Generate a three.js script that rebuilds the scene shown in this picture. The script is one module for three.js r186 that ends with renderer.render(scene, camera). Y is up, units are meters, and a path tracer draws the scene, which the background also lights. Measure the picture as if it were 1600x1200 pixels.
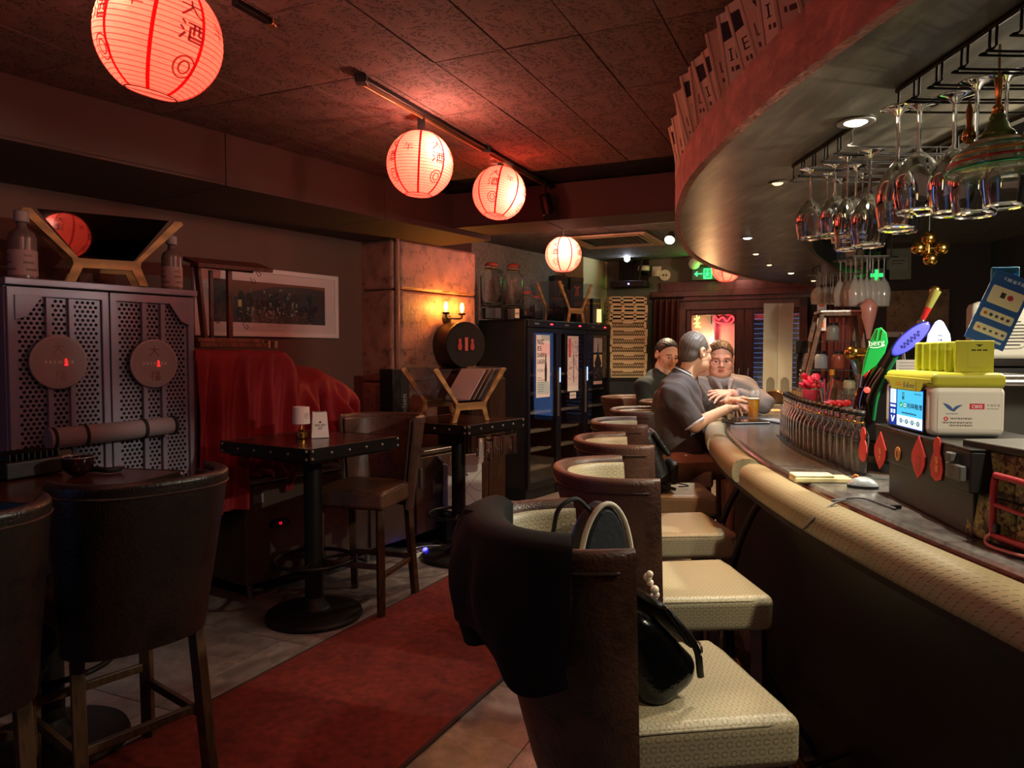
import * as THREE from 'three';
import { RoundedBoxGeometry } from 'three/addons/geometries/RoundedBoxGeometry.js';
import { mergeGeometries, mergeVertices, toCreasedNormals } from 'three/addons/utils/BufferGeometryUtils.js';
import { RectAreaLightUniformsLib } from 'three/addons/lights/RectAreaLightUniformsLib.js';

// ---------------------------------------------------------------- camera, sky, exposure
const EYE = 1.55, FPX = 1140, PITCH = Math.atan(50 / FPX);
const scene = new THREE.Scene();
const camera = new THREE.PerspectiveCamera(2 * Math.atan(600 / FPX) * 180 / Math.PI, 1600 / 1200, 0.05, 60);
camera.position.set(0, EYE, 0); camera.rotation.set(-PITCH, 0, 0);
scene.background = new THREE.Color().setRGB(0.16, 0.30, 0.75);      // dusk outside the door
const renderer = new THREE.WebGLRenderer({ antialias: true });
renderer.toneMapping = THREE.LinearToneMapping; renderer.toneMappingExposure = 1.08;
renderer.shadowMap.enabled = true;
RectAreaLightUniformsLib.init();
const LEVEL = { lantern: 0.7, down: 8.0, bar: 10.0, sconce: 0.55, fill: 3.2, dusk: 1.0 };

// ---------------------------------------------------------------- helpers: measuring
// x to the right, d the distance ahead of the camera, y up; d is -z
const V = (x, y, d) => new THREE.Vector3(x, y, -d);
const cP = Math.cos(PITCH), sP = Math.sin(PITCH);
const ray = (px, py) => { const rx = (px - 800) / FPX, ry = (600 - py) / FPX; return [rx, -sP + cP * ry, cP + sP * ry]; };
const onY = (px, py, y) => { const r = ray(px, py), s = (y - EYE) / r[1]; return V(r[0] * s, y, r[2] * s); };
const atD = (px, py, d) => { const r = ray(px, py), s = d / r[2]; return V(r[0] * s, EYE + r[1] * s, d); };
const onPlane = (px, py, x0, d0, th) => { const r = ray(px, py), a = Math.cos(th), b = -Math.sin(th), s = (x0 * a + d0 * b) / (r[0] * a + r[2] * b); return V(r[0] * s, EYE + r[1] * s, r[2] * s); };
const rad = (a) => a * Math.PI / 180;
let seed = 7; const rnd = () => { seed = (seed * 1664525 + 1013904223) >>> 0; return seed / 4294967296; };
const rr = (a, b) => a + (b - a) * rnd();

const ORD = ['first', 'second', 'third', 'fourth', 'fifth', 'sixth', 'seventh', 'eighth', 'ninth', 'tenth', 'eleventh', 'twelfth', 'thirteenth', 'fourteenth', 'fifteenth', 'sixteenth', 'seventeenth', 'eighteenth', 'nineteenth'];
// ---------------------------------------------------------------- helpers: things and parts
const taken = {};
function numbered(n) { const k = taken[n] = (taken[n] ?? -1) + 1; return k ? n + '_' + String(k).padStart(3, '0') : n; }
function thing(name, label, category, pos, ry = 0, group) {
  const o = new THREE.Group(); o.name = numbered(name); scene.add(o);
  if (pos) o.position.copy(pos.isVector3 ? pos : V(...pos));
  o.rotation.y = ry; o.userData = { label, category }; if (group) o.userData.group = group;
  return o;
}
function tag(o, label, category, group) { o.userData = { label, category }; if (group) o.userData.group = group; return o; }
function flat(g) {
  let a = g.index ? g.toNonIndexed() : g.clone();
  for (const k of Object.keys(a.attributes)) if (!['position', 'normal', 'uv'].includes(k)) a.deleteAttribute(k);
  if (!a.attributes.normal) a.computeVertexNormals();
  if (!a.attributes.uv) boxUV(a);
  a.morphAttributes = {}; return a;
}
const merge = (l) => l.length === 1 ? l[0] : mergeGeometries(l.map(flat));
function boxUV(g) {                                               // uv in metres from the face directions
  const p = g.attributes.position, uv = new Float32Array(p.count * 2), n = g.attributes.normal;
  for (let i = 0; i < p.count; i++) {
    const ax = Math.abs(n.getX(i)), ay = Math.abs(n.getY(i)), az = Math.abs(n.getZ(i));
    const x = p.getX(i), y = p.getY(i), z = p.getZ(i);
    uv[i * 2] = ax > ay && ax > az ? z : x; uv[i * 2 + 1] = ay >= ax && ay >= az ? z : y;
  }
  g.setAttribute('uv', new THREE.BufferAttribute(uv, 2)); return g;
}
function mesh(name, geo, mat, parent = scene, label) {
  const m = new THREE.Mesh(Array.isArray(geo) ? merge(geo) : geo, mat);
  m.name = parent === scene ? numbered(name) : name; m.castShadow = m.receiveShadow = true;
  parent.add(m); if (label) m.userData.label = label; return m;
}
function struct(name, geo, mat, parent = scene) { const m = mesh(name, geo, mat, parent); if (parent === scene) m.userData.kind = 'structure'; return m; }
function structGroup(name, pos, ry = 0) { const o = new THREE.Group(); o.name = numbered(name); if (pos) o.position.copy(pos); o.rotation.y = ry; o.userData.kind = 'structure'; scene.add(o); return o; }
function dup(root, pos, ry, label, group) {
  const r = root.clone(); r.name = numbered(root.name.replace(/_\d{3}$/, '')); scene.add(r); r.position.copy(pos); if (ry !== undefined) r.rotation.set(0, ry, 0);
  r.userData = { ...root.userData }; if (label) r.userData.label = label; if (group) r.userData.group = group; return r;
}
// ---------------------------------------------------------------- helpers: shapes
const bx = (w, h, d, x = 0, y = 0, z = 0, r = 0.004) => { const g = new RoundedBoxGeometry(w, h, d, 1, Math.min(r, w / 2.01, h / 2.01, d / 2.01)); g.translate(x, y, z); return boxUV(g); };
const box = (w, h, d, x = 0, y = 0, z = 0) => boxUV(new THREE.BoxGeometry(w, h, d).translate(x, y, z));
const cyl = (r1, r2, h, x = 0, y = 0, z = 0, n = 24, open = false) => new THREE.CylinderGeometry(r1, r2, h, n, 1, open).translate(x, y, z);
const sph = (r, x = 0, y = 0, z = 0, n = 12) => new THREE.SphereGeometry(r, n, Math.max(6, n * 0.7 | 0)).translate(x, y, z);
const lathe = (pts, n = 28) => new THREE.LatheGeometry(pts.map(([x, y]) => new THREE.Vector2(x, y)), n);
const tube = (pts, r, seg = 24, rad_ = 8, closed = false) => new THREE.TubeGeometry(new THREE.CatmullRomCurve3(pts.map((p) => p.isVector3 ? p : new THREE.Vector3(...p)), closed, 'catmullrom', 0.5), seg, r, rad_, closed);
function bar(a, b, r = 0.005, n = 8, r2 = r) {
  a = a.isVector3 ? a : new THREE.Vector3(...a); b = b.isVector3 ? b : new THREE.Vector3(...b);
  const dir = b.clone().sub(a), g = new THREE.CylinderGeometry(r2, r, dir.length(), n);
  g.applyQuaternion(new THREE.Quaternion().setFromUnitVectors(new THREE.Vector3(0, 1, 0), dir.clone().normalize()));
  return g.translate(...a.clone().add(b).multiplyScalar(0.5).toArray());
}
function beam(a, b, w, h, up = new THREE.Vector3(0, 1, 0), r = 0.004) {   // rectangular bar from a to b
  a = a.isVector3 ? a : new THREE.Vector3(...a); b = b.isVector3 ? b : new THREE.Vector3(...b);
  const z = b.clone().sub(a), L = z.length(); z.normalize(); const x = up.clone().cross(z).normalize(), y = z.clone().cross(x);
  const g = bx(w, h, L, 0, 0, 0, r); g.applyMatrix4(new THREE.Matrix4().makeBasis(x, y, z)); return g.translate(...a.clone().add(b).multiplyScalar(0.5).toArray());
}
function shapeOf(pts, holes = []) { const s = new THREE.Shape(pts.map(([x, y]) => new THREE.Vector2(x, y))); for (const h of holes) s.holes.push(new THREE.Path(h.map(([x, y]) => new THREE.Vector2(x, y)))); return s; }
function extr(pts, depth, bevel = 0.002, holes = []) {
  const g = new THREE.ExtrudeGeometry(shapeOf(pts, holes), { depth: depth - 2 * bevel, bevelEnabled: bevel > 0, bevelSize: bevel, bevelThickness: bevel, bevelSegments: 1, bevelOffset: -bevel, curveSegments: 12 });
  return g.translate(0, 0, -(depth - 2 * bevel) / 2);
}
const rectPts = (w, h, r = 0) => { if (!r) return [[-w / 2, -h / 2], [w / 2, -h / 2], [w / 2, h / 2], [-w / 2, h / 2]]; const o = []; for (const [cx, cy, a0] of [[w / 2 - r, -h / 2 + r, -90], [w / 2 - r, h / 2 - r, 0], [-w / 2 + r, h / 2 - r, 90], [-w / 2 + r, -h / 2 + r, 180]]) for (let k = 0; k <= 4; k++) { const a = rad(a0 + k * 22.5); o.push([cx + r * Math.cos(a), cy + r * Math.sin(a)]); } return o; };
function print(name, w, h, tex, parent, x, y, z, ry = 0, rx = 0, extra = {}, t = 0.0012) {   // a thin printed sheet with thickness
  const g = new THREE.BoxGeometry(w, h, t); const m = mesh(name, g, new THREE.MeshStandardMaterial({ map: tex, roughness: 0.6, ...extra }), parent);
  m.position.set(x, y, z); m.rotation.set(rx, ry, 0, 'YXZ'); return m;
}
function sweep(path, prof, closedProf = true, caps = true) {      // path: [{p, n}] with n the sideways direction; prof: [[across, up]]
  const pos = [], idx = [], uv = [], m = prof.length; let run = 0;
  path.forEach(({ p, n }, i) => { if (i) run += p.distanceTo(path[i - 1].p); let pr = 0; prof.forEach(([a, b], j) => { if (j) pr += Math.hypot(a - prof[j - 1][0], b - prof[j - 1][1]); pos.push(p.x + n.x * a, p.y + b, p.z + n.z * a); uv.push(run, pr); }); });
  const J = closedProf ? m : m - 1;
  for (let i = 0; i + 1 < path.length; i++) for (let j = 0; j < J; j++) { const a = i * m + j, b = i * m + (j + 1) % m, c = a + m, d = b + m; idx.push(a, b, c, b, d, c); }
  if (caps && closedProf) for (const [o, flip] of [[0, true], [(path.length - 1) * m, false]]) { const tri = THREE.ShapeUtils.triangulateShape(prof.map(([a, b]) => new THREE.Vector2(a, b)), []); for (const [a, b, c] of tri) flip ? idx.push(o + a, o + c, o + b) : idx.push(o + a, o + b, o + c); }
  const g = new THREE.BufferGeometry(); g.setAttribute('position', new THREE.Float32BufferAttribute(pos, 3)); g.setAttribute('uv', new THREE.Float32BufferAttribute(uv, 2)); g.setIndex(idx);
  return toCreasedNormals(g, 0.7);
}
function curvePath(pts, n, y = 0) {                                // pts [[x, d]] on the floor plan -> path for sweep
  const c = new THREE.CatmullRomCurve3(pts.map(([x, d]) => V(x, y, d))), o = [];
  for (let i = 0; i <= n; i++) { const t = i / n, p = c.getPointAt(t), q = c.getTangentAt(t); o.push({ p, n: new THREE.Vector3(-q.z, 0, q.x).normalize() }); }
  return o;
}
function gridGeo(nu, nv, f, closeU = false) {                      // parametric sheet: f(u, v) -> Vector3
  const pos = [], uv = [], idx = [];
  for (let j = 0; j <= nv; j++) for (let i = 0; i <= nu; i++) { const q = f(i / nu, j / nv); pos.push(q.x, q.y, q.z); uv.push(q.s ?? i / nu, q.t ?? j / nv); }
  for (let j = 0; j < nv; j++) for (let i = 0; i < nu; i++) { const a = j * (nu + 1) + i, b = a + 1, c = a + nu + 1, d = c + 1; idx.push(a, b, c, b, d, c); }
  const g = new THREE.BufferGeometry(); g.setAttribute('position', new THREE.Float32BufferAttribute(pos, 3)); g.setAttribute('uv', new THREE.Float32BufferAttribute(uv, 2)); g.setIndex(idx); g.computeVertexNormals(); return g;
}
// ---------------------------------------------------------------- helpers: textures
function lattice(n, s) { let k = s * 2654435761 >>> 0; const a = new Float32Array(n * n); for (let i = 0; i < n * n; i++) { k = (k * 1664525 + 1013904223) >>> 0; a[i] = k / 4294967296; } return a; }
function fbm(size, base, oct, s, stretch = 1) {                    // tileable value noise, 0..1
  const out = new Float32Array(size * size); let amp = 1, tot = 0;
  for (let o = 0; o < oct; o++) {
    const nx = base << o, ny = Math.max(1, Math.round((base << o) / stretch)), L = lattice(nx, s + o * 17);
    for (let y = 0; y < size; y++) for (let x = 0; x < size; x++) {
      const u = x / size * nx, v = y / size * ny, x0 = u | 0, y0 = v | 0, fx = u - x0, fy = v - y0, a = fx * fx * (3 - 2 * fx), b = fy * fy * (3 - 2 * fy);
      const g = (i, j) => L[((j % ny) * nx) % (nx * nx) + (i % nx)];
      out[y * size + x] += amp * ((g(x0, y0) * (1 - a) + g(x0 + 1, y0) * a) * (1 - b) + (g(x0, y0 + 1) * (1 - a) + g(x0 + 1, y0 + 1) * a) * b);
    }
    tot += amp; amp *= 0.5;
  }
  for (let i = 0; i < out.length; i++) out[i] /= tot; return out;
}
function dataTex(size, f, srgb, rep) {
  const d = new Uint8Array(size * size * 4);
  for (let i = 0; i < size * size; i++) { const c = f(i, i % size, i / size | 0); for (let k = 0; k < 3; k++) d[i * 4 + k] = Math.max(0, Math.min(255, (Array.isArray(c) ? c[k] : c) * 255)); d[i * 4 + 3] = 255; }
  const t = new THREE.DataTexture(d, size, size); t.magFilter = t.minFilter = THREE.LinearFilter; t.wrapS = t.wrapT = THREE.RepeatWrapping; if (srgb) t.colorSpace = THREE.SRGBColorSpace;
  if (rep) t.repeat.set(1 / rep, 1 / rep); t.needsUpdate = true; return t;
}
function canvasTex(w, h, draw, rep) {
  const c = document.createElement('canvas'); c.width = w; c.height = h; const x = c.getContext('2d'); draw(x, w, h);
  const t = new THREE.CanvasTexture(c); t.colorSpace = THREE.SRGBColorSpace; t.magFilter = THREE.LinearFilter; t.wrapS = t.wrapT = THREE.RepeatWrapping; if (rep) t.repeat.set(1 / rep, 1 / rep); return t;
}
function say(x, s, px, py, size, color, font = 'sans-serif', weight = 'bold', align = 'center', maxW) { x.fillStyle = color; x.font = weight + ' ' + size + 'px ' + font; x.textAlign = align; x.textBaseline = 'middle'; maxW ? x.fillText(s, px, py, maxW) : x.fillText(s, px, py); }
// unreadable small print: a row of uneven dashes
function dashes(x, px, py, w, h, color) { x.fillStyle = color; let a = px, k = 0; while (a < px + w - h) { const l = h * (0.5 + ((k * 37) % 10) / 9); x.fillRect(a, py - h / 2 + ((k * 13) % 3 - 1) * h * 0.08, Math.min(l, px + w - a), h); a += l + h * 0.35; k++; } }
// hanzi drawn stroke by stroke on a 10 x 10 square
const HAN = {
  sao: '1,3 4,3|2.5,0 2.5,9 1.6,8.4|0.8,6.4 4,5|5,2 9,2 9,9 5,9|5,5.4 9,5.4', ma: '0.6,1.4 4,1.4|2.4,1.4 0.8,5.4|1.4,4.6 3.6,4.6 3.6,8 1.4,8 1.4,4.6|5,1.4 9,1.4 8.6,4.6|5.8,1.4 5.4,4.8 9.4,4.8 9,9 7.8,8.6|4.8,6.8 8.4,6.8',
  zu: '3.6,0.6 1,1.6|0.6,3.4 4.4,3.4|2.5,1.2 2.5,9.4|2.5,4 0.6,7|2.6,4.4 4.2,6|5.4,1.4 8.8,1.4 8.8,9|5.4,1.4 5.4,9|5.4,4 8.8,4|5.4,6.4 8.8,6.4|4.4,9 9.6,9', jie: '2.8,0.6 0.8,4.6|1.8,3 1.8,9.4|4,2 9.4,2|5.4,0.8 5.4,3.8|8,0.8 8,3.8|3.6,3.9 9.6,3.9|5,5.4 8.6,5.4 8.6,9.2 5,9.2 5,5.4|5,7.3 8.6,7.3',
  zhong: '2,3 8,3 8,6.4 2,6.4 2,3|5,0.6 5,9.4', hai: '1.4,1 2.2,2|0.8,4 1.8,5|0.8,9 2.4,6.2|4.6,0.8 3.2,3|4.2,2 9.4,2|4.6,3.6 4,8.4 9,8.4|4.6,3.6 8.8,3.6 8.4,9.4|3,6 9.6,6', fu: '2,0.6 2.6,1.4|0.8,2.4 4,2.4 0.8,6|2.4,4.6 2.4,9.4|5,1.4 9.4,1.4|5.8,2.8 8.6,2.8 8.6,4.4 5.8,4.4 5.8,2.8|5.2,5.8 9.2,5.8 9.2,9.2 5.2,9.2 5.2,5.8|7.2,5.8 7.2,9.2|5.2,7.5 9.2,7.5',
  da: '1,3.4 9,3.4|5,0.6 4.6,4.6 1,9.2|5,4 6.4,7 9.2,9.2', jiu: '1.2,1 2,2|0.8,4 1.6,5|0.8,9 2.2,6.4|3.4,1.4 9.4,1.4|4,3.4 9,3.4 9,9 4,9 4,3.4|5.6,1.4 5.4,6|7.4,1.4 7.4,5.6 9,6|4,7.4 9,7.4', bing: '2.6,0.6 2.8,2|1,2.8 8.8,2.8|2,4.6 8,4.6|5,2.8 5,7|1,7 9,7|5,7 5,9.4',
};
function han(x, keys, px, py, s, color, lw = 0.9, down = false) {
  x.strokeStyle = color; x.lineWidth = lw * s / 10; x.lineCap = 'round'; x.lineJoin = 'round';
  keys.forEach((k, i) => { for (const st of HAN[k].split('|')) { x.beginPath(); st.split(' ').forEach((q, j) => { const [a, b] = q.split(',').map(Number); const X = px + (down ? 0 : i * s * 1.12) + a * s / 10, Y = py + (down ? i * s * 1.12 : 0) + b * s / 10; j ? x.lineTo(X, Y) : x.moveTo(X, Y); }); x.stroke(); } });
}
// ---------------------------------------------------------------- materials
const S = (c, roughness = 0.6, metalness = 0, o = {}) => new THREE.MeshStandardMaterial({ color: c, roughness, metalness, ...o });
const PH = (c, roughness, o = {}) => new THREE.MeshPhysicalMaterial({ color: c, roughness, ...o });
const N1 = fbm(256, 4, 5, 3), N2 = fbm(256, 16, 3, 11), N3 = fbm(256, 32, 2, 23), NS = fbm(256, 32, 3, 31, 8);
const T = {};
T.plaster = dataTex(256, (i) => 0.35 + 0.4 * N1[i] + 0.25 * N3[i], false, 1.1);
T.grain = dataTex(256, (i) => N3[i] * 0.6 + N2[i] * 0.4, false, 0.35);
T.pits = dataTex(256, (i, x, y) => { const v = N3[i] * 0.7 + N2[i] * 0.3; return v > 0.63 ? 0 : 1; }, false, 0.31);
T.pitc = dataTex(256, (i) => { const v = N3[i] * 0.7 + N2[i] * 0.3; const b = 0.80 + 0.25 * N1[i]; return v > 0.63 ? b * 0.76 : b; }, true, 0.31);
T.stone = dataTex(256, (i, x, y) => { const v = Math.abs(N1[i] - 0.5) * 9, k = 0.62 + 0.3 * N2[i] + (v < 0.25 ? 0.07 : 0); return [k, k * 0.97, k * 0.93]; }, true, 0.9);
T.carpet = dataTex(256, (i, x, y) => { const k = 0.8 + 0.3 * (N3[i] - 0.4) + 0.22 * (N1[i] - 0.5); return [k, k * 0.95, k * 0.93]; }, true, 0.9);
T.carpetB = dataTex(256, (i, x, y) => (Math.sin(i * 12.9898) * 43758.5453) % 1 * 0.5 + N3[i] * 0.6, false, 0.12);
T.leather = dataTex(256, (i) => { const k = 0.72 + 0.35 * (N1[i] - 0.3) - 0.18 * Math.max(0, N2[i] - 0.55) * 4; return [k, k * 0.96, k * 0.92]; }, true, 0.6);
T.leatherB = dataTex(256, (i) => N2[i] * 0.5 + N3[i] * 0.5, false, 0.16);
T.wood = dataTex(256, (i, x, y) => { const s = Math.sin((NS[i] * 14 + x / 256 * 6.283 * 2)); const k = 0.66 + 0.1 * s + 0.3 * (NS[i] - 0.4); return [k, k * 0.95, k * 0.9]; }, true, 0.5);
T.ply = dataTex(128, (i, x, y) => { const k = 0.86 + 0.1 * Math.sin(y / 128 * 6.283 * 5 + 4 * N2[i]); return [k, k * 0.97, k * 0.92]; }, true, 0.4);
T.granite = dataTex(256, (i) => { const k = 0.62 + 0.25 * (N3[i] - 0.35) + 0.35 * (N1[i] - 0.5); return [k, k, k]; }, true, 0.5);
T.straw = canvasTex(512, 512, (x) => { x.fillStyle = '#8d8f88'; x.fillRect(0, 0, 512, 512); for (let k = 0; k < 5200; k++) { const a = rnd() * 6.28, X = rnd() * 512, Y = rnd() * 512, l = 8 + rnd() * 18; x.strokeStyle = k % 2 ? 'rgba(60,60,54,.35)' : 'rgba(215,215,205,.35)'; x.lineWidth = 1.2 + rnd(); x.beginPath(); x.moveTo(X, Y); x.lineTo(X + l * Math.cos(a), Y + l * Math.sin(a)); x.stroke(); } }, 0.8);
T.fabric = canvasTex(256, 256, (x) => {                            // woven gold upholstery with rows of small scrolls
  x.fillStyle = '#c4bba2'; x.fillRect(0, 0, 256, 256);
  for (let j = 0; j < 8; j++) for (let i = 0; i < 8; i++) { const cx = i * 32 + 16 + (j % 2) * 16 - 8, cy = j * 32 + 16; x.strokeStyle = '#a59a80'; x.lineWidth = 4; x.beginPath(); x.arc(cx, cy, 10, 0.4, 5.9); x.stroke(); x.fillStyle = '#cfc7b0'; x.beginPath(); x.arc(cx, cy, 4, 0, 7); x.fill(); }
  for (let k = 0; k < 1500; k++) { x.fillStyle = k % 2 ? 'rgba(60,50,30,.16)' : 'rgba(255,250,230,.16)'; x.fillRect(rnd() * 256, rnd() * 256, 1 + rnd() * 6, 1); }
}, 0.17);
T.weave = canvasTex(128, 128, (x) => { x.fillStyle = '#b9ae96'; x.fillRect(0, 0, 128, 128); for (let j = 0; j < 8; j++) for (let i = 0; i < 4; i++) { x.strokeStyle = '#857a62'; x.lineWidth = 3; x.beginPath(); x.moveTo(i * 32 + (j % 2) * 16, j * 16 + 3); x.lineTo(i * 32 + 14 + (j % 2) * 16, j * 16 + 12); x.stroke(); } }, 0.11);
const M = {
  wall: S(0x6a4a40, 0.85, 0, { bumpMap: T.plaster, bumpScale: 0.004 }),
  wallGrey: S(0xf0f2e8, 0.9, 0, { map: T.straw, bumpMap: T.straw, bumpScale: 0.006 }),
  black: S(0x0c0b0c, 0.5), blackGloss: S(0x060606, 0.08), blackMatt: S(0x100e0e, 0.9), darkMetal: S(0x2a2624, 0.42, 0.7, { bumpMap: T.grain, bumpScale: 0.0006 }),
  iron: S(0x241f1c, 0.5, 0.6, { bumpMap: T.grain, bumpScale: 0.001 }), chrome: S(0xd8d8d8, 0.12, 1), steel: S(0x8f8a86, 0.38, 0.85), brass: S(0xc89a4a, 0.22, 1), brassDark: S(0x8c6a3a, 0.35, 1),
  cabinet: S(0x8e899a, 0.45, 0.45, { bumpMap: T.grain, bumpScale: 0.0006 }), darkWood: S(0x5a3a2a, 0.4, 0, { map: T.wood }), tableWood: S(0x5c2f24, 0.22, 0, { map: T.wood }), legWood: S(0x6b5038, 0.4, 0, { map: T.wood }),
  doorWood: S(0x57281f, 0.35, 0, { map: T.wood }), ply: S(0xd6a66c, 0.5, 0, { map: T.ply }), paperBoard: S(0xb98a60, 0.8, 0, { map: T.ply }),
  leather: S(0x64463a, 0.42, 0, { map: T.leather, bumpMap: T.leatherB, bumpScale: 0.002 }), leatherWall: S(0xc48e7c, 0.5, 0, { map: T.leather, bumpMap: T.leatherB, bumpScale: 0.003 }),
  fabric: S(0xdedbcf, 0.42, 0, { map: T.fabric, bumpMap: T.fabric, bumpScale: 0.0015 }), weave: S(0xccc6b2, 0.5, 0, { map: T.weave, bumpMap: T.weave, bumpScale: 0.0015 }),
  carpet: S(0xa83c2c, 0.95, 0, { map: T.carpet, bumpMap: T.carpetB, bumpScale: 0.004 }), redCloth: PH(0x820712, 0.75, { sheen: 0.35, sheenRoughness: 0.5, sheenColor: new THREE.Color(0xff4040), bumpMap: T.grain, bumpScale: 0.0008 }),
  white: S(0xe6e2dc, 0.55), cream: S(0xd8c79c, 0.55), plasticYellow: S(0xb4b034, 0.42), plasticWhite: S(0xd8d2c6, 0.45), red: S(0xb22020, 0.6), green: S(0x18a040, 0.4),
  glass: new THREE.MeshPhysicalMaterial({ color: 0xfdffff, roughness: 0.0, transmission: 1, thickness: 0, ior: 1.5 }),
  acrylic: new THREE.MeshPhysicalMaterial({ color: 0xe2e6ea, roughness: 0.02, transmission: 0.94, thickness: 0, ior: 1.5 }),
  solidGlass: new THREE.MeshPhysicalMaterial({ color: 0xffffff, roughness: 0.0, transmission: 1, thickness: 0.003, ior: 1.5 }),
  sparkle: new THREE.MeshPhysicalMaterial({ color: 0xf4f0ea, roughness: 0.08, transmission: 0.78, thickness: 0, ior: 1.6 }),
  pane: new THREE.MeshPhysicalMaterial({ color: 0xffffff, roughness: 0.0, transmission: 1, thickness: 0, ior: 1.5 }),
  granite: S(0x8c8886, 0.2, 0, { map: T.granite }),
  rubber: S(0x151515, 0.8),
};
const glow = (hex, k = 1) => new THREE.MeshStandardMaterial({ color: 0x111111, emissive: hex, emissiveIntensity: k, roughness: 0.5 });
function point(pos, color, cd, size = 0.02) { const l = new THREE.PointLight(color, cd, 0, 2); l.position.copy(pos); l.castShadow = true; l.shadow.radius = size / 0.02; scene.add(l); return l; }
function spot(pos, to, color, cd, angle, pen = 0.5, size = 0.02) { const l = new THREE.SpotLight(color, cd, 0, angle, pen, 2); l.position.copy(pos); l.target.position.copy(to); l.castShadow = true; l.shadow.radius = size / 0.02; scene.add(l, l.target); return l; }

// ================================================================ THE SETTING
const WALL = { x: -2.15, d: 4.86, th: rad(35), ry: rad(55) };       // the left wall runs 35 degrees off the line of sight
const uW = new THREE.Vector3(Math.sin(WALL.th), 0, -Math.cos(WALL.th)), nW = new THREE.Vector3(Math.cos(WALL.th), 0, Math.sin(WALL.th));
const wallAt = (t, out = 0, y = 0) => V(WALL.x, y, WALL.d).addScaledVector(uW, t).addScaledVector(nW, out);
const GRID = { th: rad(24.3) }, uG = new THREE.Vector3(Math.sin(GRID.th), 0, -Math.cos(GRID.th)), nG = new THREE.Vector3(Math.cos(GRID.th), 0, Math.sin(GRID.th)), gry = rad(90 - 24.3);
const CEIL = 2.75;

// floor of large dull stone tiles
{
  const fl = structGroup('floor'); const base = box(16, 0.1, 18, 1.5, -0.062, -5.5); mesh('floor_bed', base, S(0x1d1a18, 0.9), fl);
  const mats = [S(0xa49a98, 0.3, 0, { map: T.stone, bumpMap: T.grain, bumpScale: 0.0008 }), S(0x9e9492, 0.34, 0, { map: T.stone, bumpMap: T.grain, bumpScale: 0.0008 }), S(0xaaa09e, 0.28, 0, { map: T.stone, bumpMap: T.grain, bumpScale: 0.0008 })];
  const g = bx(0.797, 0.012, 0.797, 0, -0.006, 0, 0.002), o = V(-0.3, 0, 3);
  for (let i = -6; i <= 9; i++) for (let j = -5; j <= 5; j++) { const m = mesh('floor_tile', g, mats[(i * 7 + j * 3 + 60) % 3], fl); m.position.copy(o).addScaledVector(uG, i * 0.8).addScaledVector(nG, j * 0.8); m.rotation.y = gry; }
}
// the red carpet runner, slightly rumpled, with a bound edge
{
  const a0 = V(-1.95, 0, 1.91), L = 6.4, W = 1.05, dir = new THREE.Vector3(0.444, 0, -0.896), side = new THREE.Vector3(0.896, 0, 0.444);
  const t = thing('carpet_runner', 'long red carpet runner lying along the stone floor between the stools', 'carpet');
  const pile = gridGeo(36, 140, (u, v) => { const p = a0.clone().addScaledVector(side, u * W).addScaledVector(dir, v * L); const e = Math.min(u, 1 - u); p.y = 0.011 + 0.010 * Math.min(1, e * 8) * (0.5 + 0.5 * Math.sin(v * 41 + 3 * Math.sin(u * 4)) * Math.sin(u * 7 + v * 9)) ** 2; p.s = u * W; p.t = v * L; return p; });
  mesh('pile', pile, M.carpet, t);
  const hem = S(0x3a1d18, 0.9);
  for (const k of [0, 1]) { const p = a0.clone().addScaledVector(side, k * W), q = p.clone().addScaledVector(dir, L); p.y = q.y = 0.006; mesh('bound_edge', beam(p, q, 0.02, 0.012), hem, t); }
}
// walls with thickness
const wallBox = (name, a, b, y0, y1, thick, mat) => { const c = a.clone().add(b).multiplyScalar(0.5), L = a.distanceTo(b); const g = box(L, y1 - y0, thick); const m = struct(name, g, mat); m.position.set(c.x, (y0 + y1) / 2, c.z); m.rotation.y = Math.atan2(-(b.z - a.z), b.x - a.x); return m; };
{
  const a = wallAt(-6.5, -0.06), b = wallAt(1.72, -0.06); wallBox('wall_left', a, b, 0, CEIL, 0.12, M.wall);
  wallBox('wall_left_back', wallAt(2.3, -0.36), wallAt(5.5, -0.36), 0, CEIL, 0.12, M.wallGrey); wallBox('wall_left_end', wallAt(5.36, -0.21), wallAt(6.2, -0.21), 0, CEIL, 0.36, S(0xd0cc94, 0.85, 0, { bumpMap: T.plaster, bumpScale: 0.006 }));
}
const FAR = { x: 1.26, d: 9.8, th: rad(24.3 + 90) };
const uF = new THREE.Vector3(Math.sin(FAR.th), 0, -Math.cos(FAR.th)), nF = new THREE.Vector3(-0.4115, 0, 0.9114), fry = Math.atan2(-uF.z, uF.x);
const farAt = (t, out = 0, y = 0) => V(FAR.x, y, FAR.d).addScaledVector(uF, t).addScaledVector(nF, out);
const farPx = (px, py, out = 0) => { const f = farAt(0, out); return onPlane(px, py, f.x, -f.z, FAR.th); };
const farT = (p) => p.clone().sub(farAt(0)).dot(uF);
const DOOR = { t0: farT(farPx(1062, 500)), t1: farT(farPx(1262, 500)), top: farPx(1160, 470).y };
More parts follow.
